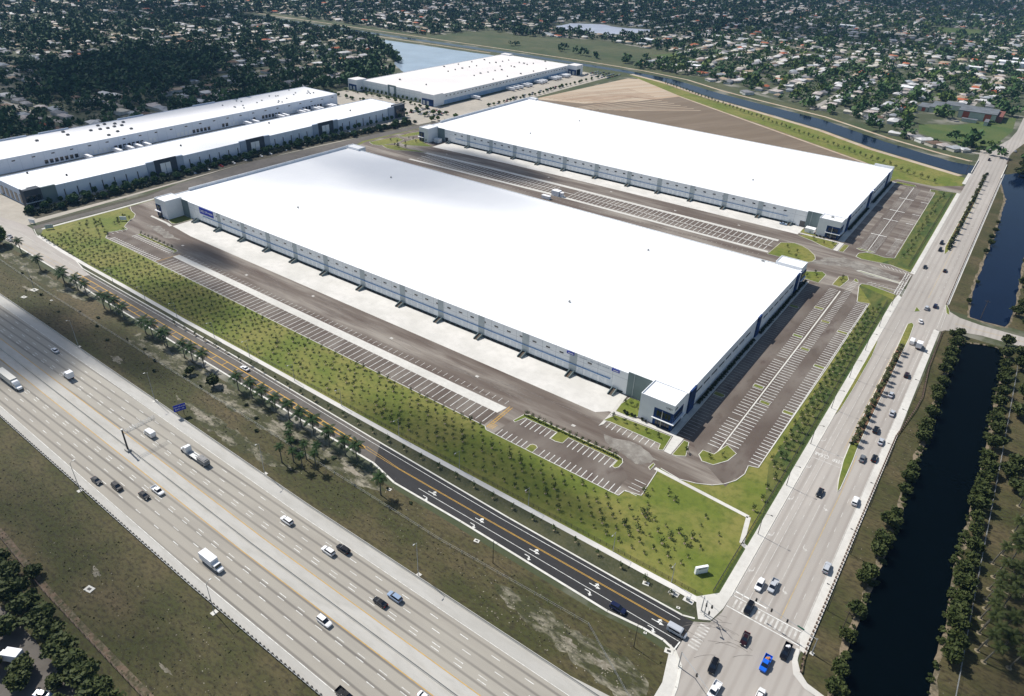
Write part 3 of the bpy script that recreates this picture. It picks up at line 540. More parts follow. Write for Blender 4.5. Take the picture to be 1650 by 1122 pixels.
# second warehouse: truck stalls between the two strips, and its east car park
stalls(W, -440, -298, 467, 477, 38, .42); stalls(W, -440, -298, 477.8, 487, 38, .42); stalls(W, -280, -120, 469.8, 477.6, 43, .4); stalls(W, -280, -120, 479.8, 490.5, 43, .4)
stalls(WF, -440, -120, 492.8, 495.5, 86, .1); stalls(WF, -440, -120, 457.5, 460.6, 86, .1)
WF.strip([(-444, 476.8), (-298, 479.2), (-117, 479.4)], .9, Z)
W.strip([(-61.8, 512), (-63.6, 696)], .35, Z + .01)
stallsy(W, 517, 550, -67.6, -63.2, 13, .5); stallsy(W, 517, 550, -61.2, -57, 13, .5); stallsy(W, 517, 550, -50.6, -46.4, 13, .5)
for a, b_ in ((517, 550), (556, 590), (597, 616), (622, 653), (660, 693)):
    n = round((b_ - a) / 2.6); stallsy(WF, a, b_, -67.6, -63.2, n, .2); stallsy(WF, a, b_, -61.2, -57, n, .2); stallsy(WF, a, b_, -50.6, -46.4, n, .2); stallsy(WF, a, b_, -79, -73.6, n, .14)
for y_ in (553, 593.5, 619, 656.5): W.strip([(-68, y_), (-57, y_)], 1.0, Z + .012); W.strip([(-51.5, y_), (-46.2, y_)], .8, Z + .012)
for x in (-46.3, -47.2): W.strip([(-44.6, 516), (-46, 692)], .2, Z + .011)
for x_, y_ in ((-352, 221), (-232, 222), (-300, 228), (-175, 222), (-118, 218), (-420, 222), (-200, 500), (-320, 503), (-430, 497), (-260, 506), (-150, 503)): WF.flat([(x_ - .9, y_ - .7), (x_ + .9, y_ - .7), (x_ + .9, y_ + .7), (x_ - .9, y_ + .7)], Z)
def lines(mb, name, m): return struct(mb, name, m)
struct(W, 'road_markings', m_white); struct(WF, 'worn_road_markings', m_wfaint); struct(Y, 'yellow_road_markings', m_yel); struct(YF, 'worn_yellow_markings', m_yfaint)
tx = bpy.data.curves.new('road_lettering', 'FONT'); tx.body = 'KEEP   CLEAR'; tx.size = 3.1; tx.align_x = 'CENTER'; tx.align_y = 'CENTER'; tx.materials.append(m_white)
o = bpy.data.objects.new('lettering_curve', tx); col.objects.link(o); bpy.context.view_layer.update(); me = bpy.data.meshes.new_from_object(o.evaluated_get(bpy.context.evaluated_depsgraph_get())); bpy.data.objects.remove(o); o = bpy.data.objects.new('road_lettering', me); col.objects.link(o); o.location = (-22, 266.3, 0.096); o.rotation_euler = (0, 0, math.pi); o.scale = (0.62, 1.1, 1); o['kind'] = 'structure'

# ------------------------------------------------------------------ kerbed grass islands
KI = MB(); GI = MB(); gz = [0.0]
def island(poly, h=0.22, inset=0.3):
    KI.prism(poly, 0.06, h); gz[0] += 0.0007; GI.flat(offset(poly, -inset), h + 0.012 + gz[0])
def arc(cx, cy, r, a0, a1, n=8): return [(cx + r * math.cos(R(a0 + (a1 - a0) * i / n)), cy + r * math.sin(R(a0 + (a1 - a0) * i / n))) for i in range(n + 1)]
island([(-140.8, 204.4), (-139.4, 203.8), (-137.6, 209.1), (-121, 209.3), (-121, 204), (-118.2, 203.6), (-115, 204.6), (-115, 209.2), (-91.4, 209), (-91.4, 204.8), (-89.8, 204.3), (-88.8, 206), (-88.8, 209.5), (-90.2, 211.6), (-93, 212.4), (-116, 212.2), (-137.5, 212.6), (-139.6, 211)])
island([(-125.4, 191.6), (-121.6, 191.5), (-121.6, 195.6), (-123, 196.6), (-124.6, 196.4), (-125.4, 195.4)])
island([(-459.2, 213.2), (-415.6, 213), (-413.4, 210.6), (-413.8, 214.4), (-416, 215.6), (-458, 215.4)])
island([(-110.2, 238.9), (-100.6, 238.9), (-98.6, 241), (-98.6, 253), (-108.6, 253)])
island([(-109.6, 229.5), (-106.4, 230.2), (-82.2, 230), (-81.2, 226), (-79.2, 227), (-80.4, 237.9), (-98, 237.2), (-107.4, 236.4)])
island([(-75.2, 226.8), (-73.3, 227), (-70, 229.4), (-72.8, 238.9), (-75.2, 238.9)])
island([(-79.4, 213.4), (-78, 212.2), (-77.8, 216.6), (-79, 217.2)])
island([(-66.4, 233.8), (-63.6, 230.6), (-58.8, 231.3), (-55, 237.6), (-53.8, 244.4), (-59.2, 247.6), (-60.8, 241), (-61.4, 238.2), (-66.2, 237.8)])
KI.prism([(-60.9, 238.5), (-60.4, 238.5), (-60.0, 350), (-60.0, 436), (-60.7, 436), (-60.7, 350)], .06, .2)
island([(-86, 440), (-74.2, 439.2), (-73.8, 455), (-77, 458.4), (-86, 451.8)])
island([(-66.9, 442.4), (-61.9, 441.9), (-60.2, 456.6), (-62.4, 462.6), (-66.6, 458)])
island([(-57.6, 457.2), (-54.4, 456), (-55.6, 460.4), (-57.6, 461.6)])
island([(-115.2, 463.4), (-90.4, 465.6), (-87, 470.4), (-86.4, 476), (-88.6, 482.4), (-94.6, 489.8), (-100, 493.6), (-106.4, 495.6), (-114.6, 490)])
for y_ in (281.5, 396.5): island([(-78.9, y_ - 1.6), (-74.6, y_ - 1.6), (-73.6, y_), (-74.6, y_ + 1.6), (-78.9, y_ + 1.6)], .2, .2)
for x0, x1, y_ in ((-66.4, -61.6, 300), (-66.8, -61.8, 404), (-66.6, -61.6, 362.4), (-59.2, -54.6, 288.5), (-58.8, -54.2, 389), (-58.9, -54.4, 350.5), (-48.2, -43.4, 287.5), (-48.4, -43.2, 337.5), (-48.4, -43, 382.4)): island([(x0, y_ - 1.3), (x1, y_ - 1.3), (x1, y_ + 1.3), (x0, y_ + 1.3)], .2, .3)
island([(-110, 518.6), (-98, 518.6), (-98, 521.2), (-110.2, 527)])
island([(-109.6, 512.6), (-104, 517), (-96, 516.6), (-82, 516.2), (-82, 501), (-90, 503.4), (-98, 508)])
island([(-78, 500.8), (-74.8, 501.6), (-74.6, 516.4), (-78, 516.6)])
island([(-69.5, 514.8), (-66, 513.4), (-59, 514.2), (-57.2, 515.8), (-60, 516.6), (-68, 516.6)], .2, .5)
island([(-79, 697.4), (-68, 696), (-62, 698.6), (-64, 702.8), (-79, 703.4)])
island([(-496.4, 478.5), (-490, 475), (-484, 473), (-474, 473.6), (-463.6, 480), (-448.4, 487.1), (-455, 488), (-470, 484.6), (-485, 487)][::-1])
island([(-512, 477), (-503, 473), (-496, 475), (-490, 492), (-493, 506), (-504, 508), (-509, 495)])
island([(-488, 494.5), (-478, 493), (-459, 504), (-457.5, 508), (-470, 511), (-483, 519), (-487, 516)])
island([(-507, 512), (-499, 514), (-492, 540), (-500, 545), (-506, 530)])
island([(-500, 416), (-484, 416), (-470, 420), (-470, 434), (-480, 448), (-492, 446)])
island([(-467.6, 240.4), (-460, 238.6), (-456.6, 240), (-456.2, 252.2), (-459.5, 253.2), (-467.6, 253.2)])
island([(-60, 474.6), (-33, 472), (-32.6, 474.2), (-58, 477)], .2, 1.2)
# avenue medians
island([(-13.6, 246.5), (-13.0, 249), (-13.3, 270), (-13.9, 283), (-14.2, 320), (-14.6, 400), (-15.4, 418), (-17, 420.4), (-18.8, 417), (-18.2, 385), (-18, 330), (-17.4, 282), (-16.8, 268), (-15.2, 254)])
island([(-18.6, 435.8), (-15.6, 439.2), (-18.6, 443.8)])
island([(-18.1, 545), (-16.6, 552), (-15.8, 600), (-15, 660), (-15.4, 740), (-16.6, 790), (-18, 793), (-18.6, 740), (-19.4, 640), (-20, 560)])
island([(-3.2, 446.6), (-1.2, 444.8), (-2.2, 452.2), (-4.2, 457.8), (-5, 459)], .2, .2)
island([(-35.5, 296), (-29.6, 296), (-28.6, 300), (-26.6, 330), (-26.4, 368), (-27.4, 386), (-28.2, 386), (-28.2, 320)][::-1] if False else [(-28.2, 300), (-27.2, 306), (-26.7, 330), (-26.6, 366), (-27.6, 384), (-28.2, 386)], .2, .2)
island([(-43, 457.6), (-34, 456.4), (-33.6, 457.6), (-42.6, 459)], .2, .2)
struct(MB().flat([(-17.4, 284), (-14.4, 284), (-14.9, 386), (-17.9, 386)], .31).flat([(-19, 566), (-16.6, 566), (-15.8, 660), (-16.2, 770), (-17.6, 770), (-18.2, 690), (-18.9, 640)], .31), 'median_mulch', mat('median_mulch', (0.22, 0.12, 0.07), (0.12, 0.08, 0.05), 0.6))
TM = MB(); tr9 = random.Random(8)
for k in range(16):
    x, y = -26 + tr9.uniform(-4, 12), 150 + tr9.uniform(-4, 14); r9 = tr9.uniform(9, 26); a0 = tr9.uniform(70, 120); TM.strip([(x + r9 * math.cos(R(a0 + t * 5)) - r9 * math.cos(R(a0)), y + r9 * math.sin(R(a0 + t * 5)) - r9 * math.sin(R(a0))) for t in range(7)], .12, 0.097)
for k in range(40):
    x, y = -400 + tr9.uniform(0, 280), 217 + tr9.uniform(0, 13); TM.strip([(x, y), (x + 9, y + tr9.uniform(-.6, .6)), (x + 20, y + tr9.uniform(-3, 3))], .2, 0.091)
struct(TM, 'tyre_marks', mat('tyre_mark', (0.10, 0.088, 0.078), (0.2, 0.18, 0.16), 0.6))
struct(KI, 'island_kerb', m_kerb); struct(GI, 'island_grass', m_lawn)
# ------------------------------------------------------------------ buildings
class FB(MB):
    """mesh builder with a site shear, so a wall follows the surveyed line of its building"""
    def __init__(s, fx, o): super().__init__(o); s.fx = fx
    def add(s, vs, fs, mi=0): return super().add([s.fx(*p) for p in vs], fs, mi)

def roof_box(parent, o, fx, x, y, z, sx, sy, sz, m=None, name='roof_unit'):
    b = FB(fx, o); b.box(x - sx / 2, x + sx / 2, y - sy / 2, y + sy / 2, z - .15, z + sz); b.box(x - sx * .3, x + sx * .3, y - sy * .3, y + sy * .3, z + sz, z + sz * 1.25)
    return b.build(name, m or m_metal, parent)

def cross_dock(nm, label, fx, H, ramps, wins, towersE, loc, pavs):
    """the two long cross-dock warehouses: white tilt walls, corner office blocks, a dock row along the south wall"""
    root = empty(nm, loc, 0, label, 'warehouse')
    N = lambda: FB(fx, loc)
    x0, x1, y0, y1 = pavs['main']
    w = N()
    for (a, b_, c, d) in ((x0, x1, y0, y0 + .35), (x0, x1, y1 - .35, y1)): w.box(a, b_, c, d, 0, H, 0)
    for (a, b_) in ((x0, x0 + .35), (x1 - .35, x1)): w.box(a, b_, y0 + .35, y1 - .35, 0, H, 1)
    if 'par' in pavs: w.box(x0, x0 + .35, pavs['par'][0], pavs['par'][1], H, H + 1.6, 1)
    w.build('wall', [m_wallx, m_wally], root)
    N().box(x0 + .35, x1 - .35, y0 + .35, y1 - .35, H - .8, H - .45).build('roof', m_roof, root)
    N().box(pavs['greyW'][0], pavs['greyW'][1], y0 - .15, y0 + .1, 0, H + .3).build('grey_panel', m_greygreen, root); N().box(pavs['greyE'][0], pavs['greyE'][1], y0 - .15, y0 + .1, 0, H + .9).build('grey_panel', m_greygreen, root)
    N().box(pavs['greyE'][0] + 3.1, pavs['greyE'][0] + 3.3, y0 - .3, y0 - .15, 0, H + .8).build('downspout', m_pilaster, root)
    for key in ('SW', 'SE', 'NE', 'NW'):
        a, b_, c, d = pavs[key]; hh = 13.4; o = N()
        o.box(a, b_, c, c + .3, 0, hh, 0); o.box(a, b_, d - .3, d, (0 if key[0] == 'N' else H - .9), hh, 0)
        o.box(a, a + .3, c + .3, d - .3, 0, hh, 1); o.box(b_ - .3, b_, c + .3, d - .3, 0, hh, 1)
        t = o.build('corner_tower', [m_plain, m_plain], root)
        N().box(a + .3, b_ - .3, c + .3, d - .3, hh - .9, hh - .5).build('tower_roof', m_roof, t)
    # office glass on the corners
    def office(xa, xb, ya, side):
        v = N(); v.box(xa, xb, ya - .12, ya, 0.05, 9.0)
        f = v.build('office_front', m_navy, root)
        n = 5; wd = (xb - xa - 2.2) / n
        for k in range(n):
            for (za, zb) in ((.4, 3.4), (5.2, 8.0)):
                q = N(); q.box(xa + 1.3 + k * wd, xa + 1.3 + (k + .78) * wd, ya - .2, ya - .12, za, zb); q.build('window', m_glass, f)
        q = N(); q.box(xa + (xb - xa) * .42, xa + (xb - xa) * .46, ya - .3, ya - .2, .1, 8.6); q.build('mullion', m_ring if False else m_wfaint, f)
        c_ = N(); c_.box(xa - .4, xb + (1.1 if side == 'E' else 0), ya - 1.3, ya - .3, 3.95, 4.3)
        if side == 'E': c_.box(xb, xb + 1.1, ya - .3, ya + 11.0, 3.95, 4.3)
        else: c_.box(xa - 1.1, xa - .4, ya - 1.3, ya + 8, 3.95, 4.3)
        c_.build('entrance_canopy', m_plain, root)
    sw = pavs['SW']; se = pavs['SE']
    office(sw[0], sw[0] + 6.2, sw[2], 'W'); office(se[1] - 9.0, se[1], se[2], 'E')
    # east wall: navy returns, towers, ribbon windows
    for (ya, yb) in ((se[2] + .1, se[2] + 10.2), (pavs['NE'][2] + 1.4, pavs['NE'][3] - .1)):
        v = N(); v.box(se[1], se[1] + .14, ya, yb, 0.05, 9.0); f = v.build('office_side', m_navy, root)
        for k in range(5):
            for (za, zb) in ((.4, 3.4), (5.2, 8.0)):
                q = N(); q.box(se[1] + .14, se[1] + .2, ya + .8 + k * (yb - ya - 1) / 5, ya + .8 + (k + .75) * (yb - ya - 1) / 5, za, zb); q.build('window', m_glass, f)
    N().box(se[1], se[1] + .9, pavs['NE'][2] + 1, pavs['NE'][3] - .1, 3.95, 4.25).build('entrance_canopy', m_plain, root)
    for (ya, yb, pillar) in towersE:
        N().box(x1 - .05, x1 + .75, ya, yb, 0, H + .35).build('navy_tower', m_navy, root)
        if pillar: N().box(x1 - .02, x1 + 1.0, ya + (yb - ya) * .55, ya + (yb - ya) * .72, 0, H + .5).build('white_fin', m_plain, root)
    y = pavs['ribbon'][0]
    while y < pavs['ribbon'][1]:
        if not any(ya - 4 < y + 3 < yb + 3 for ya, yb, _ in towersE):
            q = N(); q.box(x1, x1 + .06, y, y + 6.9, 6.6, 7.7); q.build('ribbon_window', m_glass, root)
        y += 9.1
    # south wall: dock row
    dw = N(); dw.box(ramps[0] - 4, ramps[-1] + 4, y0 - .5, y0 - .02, 0, 1.25); k = 0
    dk = dw.build('dock_wall', m_dockbase, root); xb = ramps[0] + 6
    n_d = 0
    while xb < ramps[-1] - 3:
        if min(abs(xb - r) for r in ramps) > 3.2 and n_d < 95:
            d_ = N(); d_.box(xb - 1.4, xb + 1.4, y0 - .1, y0 - .03, 1.3, 4.3); d_ = d_.build('dock_door', m_dockdoor, root); n_d += 1; N().box(xb - 1.3, xb + 1.3, y0 - .8, y0 - .5, .35, 1.15).build('bumper', m_black, d_)
        xb += 4.0
    N().box(ramps[0] + 7, ramps[-1] - 3, y0 - .55, y0 - .03, 5.25, 5.5).build('dock_canopy', m_blueline, root)
    for r in ramps[1:-1]: N().box(r - 2.0, r + 2.0, y0 - .09, y0 - .02, 1.3, H + .02).build('pilaster', m_pilaster, root)
    for r in ramps:
        s_ = N()
        for e in (-1.35, 1.05): s_.add([(r + e, y0 - .5, 0.1), (r + e + .3, y0 - .5, 0.1), (r + e + .3, y0 - .5, 2.3), (r + e, y0 - .5, 2.3), (r + e, y0 - 5.2, 0.1), (r + e + .3, y0 - 5.2, 0.1), (r + e + .3, y0 - 5.2, .9), (r + e, y0 - 5.2, .9)],
              [(0, 1, 2, 3), (4, 7, 6, 5), (3, 2, 6, 7), (0, 3, 7, 4), (1, 5, 6, 2)])
        st = s_.build('dock_stair', m_greygreen, root)
        t_ = N()
        for k in range(6): t_.box(r - 1.05, r + 1.05, y0 - 5 + k * .7, y0 - 4.3 + k * .7, 0.1, .3 + k * .2)
        t_.build('tread', m_rust, st)
    for x in wins: q = N(); q.box(x - 1.15, x + 1.15, y0 - .06, y0, 8.75, 9.6); q.build('high_window', m_glass, root)
    return root, N

B1L = (-282, 340, 0)
def fx1(x, y, z): return (x, y, z)
pv1 = dict(main=(-481, -82.7, 253.6, 423.6), greyW=(-468, -460, 0), greyE=(-111.2, -98.6), SW=(-481, -468, 241.4, 254.2), SE=(-98.6, -82.5, 241.2, 254.6), NE=(-99, -82.8, 423.3, 434.8), NW=(-482.4, -466.4, 421.5, 430), ribbon=(266, 412), par=(268, 421))
pv1['greyW'] = (-468, -460)
ramps1 = [-450.5, -424.8, -398.3, -372.4, -345.9, -317.4, -285.8, -253.8, -225.4, -197.3, -169.1, -140.8, -117.0]
wins1 = [-427 + 7.98 * k for k in range(38)]
b1, N1 = cross_dock('warehouse', 'largest white warehouse in the foreground, with a blue phone-number banner on its dock wall', fx1, 12.0, ramps1, [x for x in wins1 if min(abs(x + 142.5), abs(x + 117)) > 3.5], [(257.6, 264.0, False), (345.5, 350.5, False), (413.6, 421.4, True)], B1L, pv1)
N1().box(-446.6, -430.8, 253.3, 253.57, 6.9, 11.3).build('banner', m_blue, b1)
text_part('(305) 599-4466', 'banner_lettering', m_signw, b1, (-438.7 + 282, 253.27 - 340, 9.05), 2.35, (math.pi / 2, 0, 0))
for xa, xb in ((-144.6, -140.4), (-119.8, -115.8)):
    s_ = N1(); s_.box(xa, xb, 253.35, 253.58, 10.1, 11.5); q = s_.build('blue_sign', m_blue, b1); t = N1(); t.box(xa + .7, xb - .5, 253.28, 253.35, 10.55, 10.95); t.build('sign_stripe', m_signw, q)
m_faintpaint = mat('faded_lettering', (0.50, 0.53, 0.58))
g_ = N1(); x = -138.6; rr = random.Random(4)
while x < -121.5:
    w_ = rr.uniform(.25, .55); g_.box(x, x + w_, 253.5, 253.575, 10.2, 10.2 + rr.uniform(.35, .55)); x += w_ + rr.choice([.18, .18, .2, .7])
g_.build('wall_lettering', m_faintpaint, b1)
text_part('13401', 'address_number', m_dmetal, b1, (-84.9 + 282, 241.15 - 340, 10.9), 1.35, (math.pi / 2, 0, 0)); text_part('13401', 'address_number', m_dmetal, b1, (-82.45 + 282, 243.4 - 340, 10.9), 1.3, (math.pi / 2, 0, math.pi / 2))
for x, y in ((-169.6, 389.7), (-170.6, 297), (-393.2, 387), (-394, 296.1)): roof_box(b1, B1L, fx1, x, y, 11.5, .9, .9, 1.0)
for x, y in ((-106.3, 421.5), (-474, 426.5), (-471, 424.2)): roof_box(b1, B1L, fx1, x, y, 11.5, 1.8, 1.0, .9)

B2L = (-282, 615, 0)
def fx2(x, y, z):
    t = (y - 530) / 170; a = (x + 282) / 200
    return (x, y + (1 - t) * 2.0 * a - t * 2.4 * a, z)
pv2 = dict(main=(-481, -84.4, 530.3, 700), greyW=(-468.4, -459.5), greyE=(-110.5, -99.5), SW=(-480, -468.4, 516.5, 531), SE=(-99.6, -84.2, 519.6, 531.2), NE=(-100, -84, 699.6, 702), NW=(-481, -470, 699, 704), ribbon=(548, 684), par=(548, 698))
ramps2 = [-453, -429.8, -402.8, -375.5, -348.5, -321.1, -288.8, -257.3, -229.6, -200.9, -173.3, -145.3, -121]
b2, N2 = cross_dock('warehouse', 'second large white warehouse, between the truck yard and the brown graded field', fx2, 12.0, ramps2, [-446 + 7.98 * k for k in range(41)], [(541.0, 546.5, False), (609.5, 623.8, True), (679, 684.6, False)], B2L, pv2)
for x, y in ((-380.8, 651), (-169.3, 579.5), (-389.2, 574.5)): roof_box(b2, B2L, fx2, x, y, 11.5, .9, .9, 1.0)
roof_box(b2, B2L, fx2, -92.5, 527, 12.9, 1.8, 1.2, .9)
for x in (-457, -112.5): q = N2(); q.box(x - 1.9, x + 1.9, 530.15, 530.25, .1, 4.4); q.build('roller_door', m_glass, b2)
# pump house at the foot of the second warehouse's corners
for x, y, lab in ((-104.3, 524.2, 'small white pump house tucked beside the south-east corner tower of the second warehouse'), (-463.5, 522.5, 'small white pump house tucked beside the south-west corner tower of the second warehouse')):
    t = empty('pump_house', (x, y, 0), 0, lab, 'pump house'); b_ = MB(); b_.box(-3.2, 3.2, -2.4, 2.4, 0, 3.3); b_.build('wall', m_plain, t); b_ = MB(); b_.box(-3.4, 3.4, -2.6, 2.6, 3.3, 3.55); b_.build('roof', m_roof, t); MB().box(.4, 1.6, -2.46, -2.4, 0.05, 2.2).build('door', m_pilaster, t)

# the three warehouses across the access road
def id3(x, y, z): return (x, y, z)
def slab(nm, label, x0, x1, y0, y1, H, wallm, roofm, loc):
    root = empty(nm, loc, 0, label, 'warehouse'); w = FB(id3, loc)
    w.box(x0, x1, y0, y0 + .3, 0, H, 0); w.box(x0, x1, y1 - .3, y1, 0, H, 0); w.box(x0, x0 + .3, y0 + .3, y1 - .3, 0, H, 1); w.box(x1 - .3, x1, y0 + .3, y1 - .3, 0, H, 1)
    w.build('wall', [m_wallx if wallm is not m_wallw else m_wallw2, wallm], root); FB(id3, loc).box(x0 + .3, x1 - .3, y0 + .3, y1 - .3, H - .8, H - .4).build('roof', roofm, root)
    return root, (lambda: FB(id3, loc))
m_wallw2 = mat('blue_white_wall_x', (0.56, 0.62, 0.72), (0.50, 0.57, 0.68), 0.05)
L1 = (-586, 382, 0)
w1, N = slab('warehouse', 'long low warehouse with charcoal entrance bays behind a tree row at the left edge', -610, -562, 191.5, 576, 11.6, m_wallw, m_roof, L1)
for ya, yb in ((282, 313.5), (369, 400.5), (451.5, 482.8)):
    for a, b_ in ((ya, ya + 6), (yb - 6, yb)): N().box(-563, -560.9, a, b_, 0, 12.6).build('entrance_pier', m_pilaster if False else mat('pale_blue_pier', (0.36, 0.42, 0.52), (0.32, 0.38, 0.47), 0.2), w1)
    e = N(); e.box(-562.1, -561.3, ya + 6, yb - 6, 0, 12.9); e = e.build('entrance_bay', m_darkgrey, w1)
    for k in (0, 1): q = N(); q.box(-561.3, -561.1, ya + 11 + k * 4.6, ya + 15.2 + k * 4.6, 1, 9.6); q.build('white_panel', m_plain, e)
e = N(); e.box(-566, -559.5, 189.6, 201, 0, 13.2); e = e.build('corner_tower', m_darkgrey, w1)
for k in range(3): q = N(); q.box(-559.5, -559.35, 190.4 + k * 3.4, 193.2 + k * 3.4, .8, 8.6); q.build('window', m_glass, e)
q = N(); q.box(-559.6, -558.2, 189, 201, 4.0, 4.3); q.build('canopy', m_pilaster, e); N().box(-566, -563, 190.2, 193.5, 13.2, 13.35).build('tower_roof', m_roof, e)
N().box(-562.2, -560.6, 201, 211.5, 0, 12.6).build('grey_panel', m_greygreen, w1)
e = N(); e.box(-566, -559.3, 563, 577.5, 0, 13.2); e = e.build('corner_tower', m_darkgrey, w1)
for k in range(3): q = N(); q.box(-559.3, -559.15, 564 + k * 4.2, 567.2 + k * 4.2, .8, 9); q.build('window', m_glass, e)
N().box(-562.2, -560.8, 554, 563, 0, 12.4).build('entrance_pier', mat('pale_blue_pier', (0.36, 0.42, 0.52)), w1)
for y0_, y1_ in ((214, 281), (316, 368), (403, 450), (486, 553)):
    y = y0_ + 3
    while y < y1_ - 2: q = N(); q.box(-561.99, -561.6, y, y + .55, 0, 7.6); q.build('trellis_fin', m_dmetal, w1); y += 9.4
for k in range(5): q = N(); q.box(-604 + k * 7.5, -600 + k * 7.5, 191.3, 191.45, 1.0, 7.5); q.build('window', m_glass, w1)
for x, y in ((-579, 228.5), (-605, 212), (-590, 330), (-600, 430), (-583, 520)): roof_box(w1, L1, id3, x, y, 11.1, .9, 1.2, 1.2, m_dmetal)
L2 = (-683, 350, 0)
w2, N = slab('warehouse', 'long low warehouse with trailers at its docks, farthest back at the left edge', -712, -655, 150, 566, 11.6, m_wallw, m_roof2, L2)
y = 160
while y < 560:
    q = N(); q.box(-655, -654.9, y, y + 2.6, 8.3, 9.2); q.build('high_window', m_glass, w2); y += 15.3
nn = 0
for y0_, y1_ in ((245, 300), (304, 345), (365, 400), (414, 452), (462, 556)):
    y = y0_
    while y < y1_:
        q = N(); q.box(-655, -654.85, y, y + 2.7, 1.1, 4.3); q.build('dock_door', m_glass if (nn // 7) % 2 == 0 else m_dockdoor, w2); nn += 1; y += 4.1
for x, y in [(-703.6, 285.5), (-691, 283.5), (-690.6, 257.3), (-691.3, 304.1), (-703.6, 316.9), (-704.4, 323.5), (-689.8, 311.9), (-688.6, 318.3), (-699.5, 330.8), (-689.9, 325.2), (-671.5, 318.3), (-689.4, 332), (-699.7, 339.1), (-671.9, 331.4), (-665.1, 306.7)]: roof_box(w2, L2, id3, x, y, 11.1, 1.8, 2.6, 1.3, mat('roof_unit_grey', (0.14, 0.14, 0.14), (0.22, 0.22, 0.22), 1.0))
rr = random.Random(3)
for k in range(26): roof_box(w2, L2, id3, -708 + rr.random() * 44, 440 + rr.random() * 120, 11.1, 1.0, 1.4, 1.0, m_metal)
for y in (232, 268, 340, 420): N().box(-712.2, -711.6, y, y + 26, 11.5, 12.6).build('parapet', m_wallw2, w2)
L3 = (-628, 790, 0)
w3, N = slab('warehouse', 'broad white warehouse in the middle distance in front of the blue lake', -692, -567, 641, 935, 12.0, m_wally, m_roof3, L3)
for a, b_, c, d in ((-706, -691, 630, 647), (-586, -566.5, 633, 650), (-567, -551.8, 924, 942), (-692, -676, 930, 940)):
    t = N(); t.box(a, b_, c, d, 0, 13.2); t = t.build('corner_tower', m_plain, w3); N().box(a + .3, b_ - .3, c + .3, d - .3, 13.2, 13.3).build('tower_roof', m_roof3, t)
    q = N(); q.box(a + 1.5, b_ - .1, c - .3, c, 0, 7.6); q = q.build('entrance_front', m_navy, t)
    for k in range(2): s_ = N(); s_.box(a + 3 + k * 6, a + 6.4 + k * 6, c - .4, c - .3, 1, 5.4); s_.build('window', m_pilaster, q)
    if d > 900: q = N(); q.box(-551.8, -551.5, 925, 935, 0, 8); q.build('entrance_side', m_navy, t)
q = N(); q.box(-647, -634, 640.2, 641, 0, 12.9); q = q.build('entrance_bay', m_greygreen, w3); s_ = N(); s_.box(-643.6, -637, 639.9, 640.2, .5, 11); s_.build('white_panel', m_plain, q)
q = N(); q.box(-567, -566.6, 652, 923, .1, 4.6); q.build('dock_wall', mat('blue_dock_wall', (0.25, 0.38, 0.58), (0.35, 0.48, 0.62), 0.2), w3)
for k in range(38): s_ = N(); s_.box(-566.98, -566.8, 655 + k * 7.05, 657.4 + k * 7.05, 8.6, 9.5); s_.build('high_window', m_glass, w3)
for k, (x, y) in enumerate([(-661.0, 676.0), (-616.7, 676.2), (-655.7, 763.1), (-682.6, 786.1), (-681.1, 815.0), (-680.3, 844.3), (-678.6, 871.8), (-657.4, 779.9), (-657.0, 810.1), (-657.6, 795.3), (-655.6, 824.3), (-657.0, 856.3), (-653.2, 866.3), (-652.2, 881.0), (-652.6, 896.5), (-617.0, 784.4), (-615.0, 798.1), (-615.4, 814.5), (-612.6, 826.2), (-620.3, 858.9), (-630.0, 891.7), (-621.3, 891.5), (-612.1, 886.3), (-611.1, 900.8), (-608.9, 928.5), (-631.1, 847.2), (-612.4, 765.1), (-613.5, 857.1), (-579.9, 763.7), (-578.5, 792.9), (-577.2, 821.7), (-575.9, 849.9), (-573.9, 878.2)]): roof_box(w3, L3, id3, x, y, 11.5, 1.3 if k % 3 else 2.6, 1.3, 1.3, mat('roof_unit_grey', (0.14, 0.14, 0.14)))

# school beyond the canal: grey roofed two-storey block with orange wall panels
sch = empty('school_building', (-56, 1058, 0), 0, 'school with a grey roof and orange-red wall panels above the green playing field', 'school')
N = lambda: FB(id3, (-56, 1058, 0)); m_sw = mat('pale_green_wall', (0.48, 0.54, 0.46), (0.42, 0.47, 0.4), 0.3); m_or = mat('orange_wall_panel', (0.42, 0.10, 0.045), (0.36, 0.09, 0.04), 0.3); m_gr = mat('grey_flat_roof', (0.15, 0.165, 0.18), (0.11, 0.12, 0.13), 0.1)
w = N(); w.box(-75, -35, 1040, 1078, 0, 8.6); w.build('wall', m_sw, sch); N().box(-75.6, -34.4, 1039.2, 1078.6, 8.6, 9.2).build('roof', m_gr, sch)
for a, b_ in ((-70, -63), (-47, -40)): N().box(a, b_, 1039.6, 1040, .4, 8.2).build('orange_panel', m_or, sch)
for a, b_ in ((-35, -28.5),): w = N(); w.box(a, b_, 1045, 1085, 0, 6.8); w.build('stair_wing', mat('dusky_red_wall', (0.2, 0.08, 0.06)), sch)
for a, b_, c, d, h, n_ in ((-108, -96, 1046, 1090, 6.5, 'west_wing'), (-96, -76, 1082, 1110, 5.5, 'hall'), (-121, -109, 1046, 1076, 5, 'annex')):
    w = N(); w.box(a, b_, c, d, 0, h, 0); w.box(a - .3, b_ + .3, c - .3, d + .3, h, h + .4, 1); w.build(n_, [m_sw, m_gr], sch)
N().box(-116, -112, 1045.6, 1046, .3, 4.6).build('orange_panel', m_or, sch)
w = N(); w.box(-68, -52, 1020, 1027, 0, 3.2, 0); w.box(-68.4, -51.6, 1019.6, 1027.4, 3.2, 3.5, 1); w.box(-44, -40, 1014, 1034, 0, 4, 0); w.box(-44.3, -39.7, 1013.7, 1034.3, 4, 4.3, 1); w.build('portable_classrooms', [m_sw, m_gr], sch)
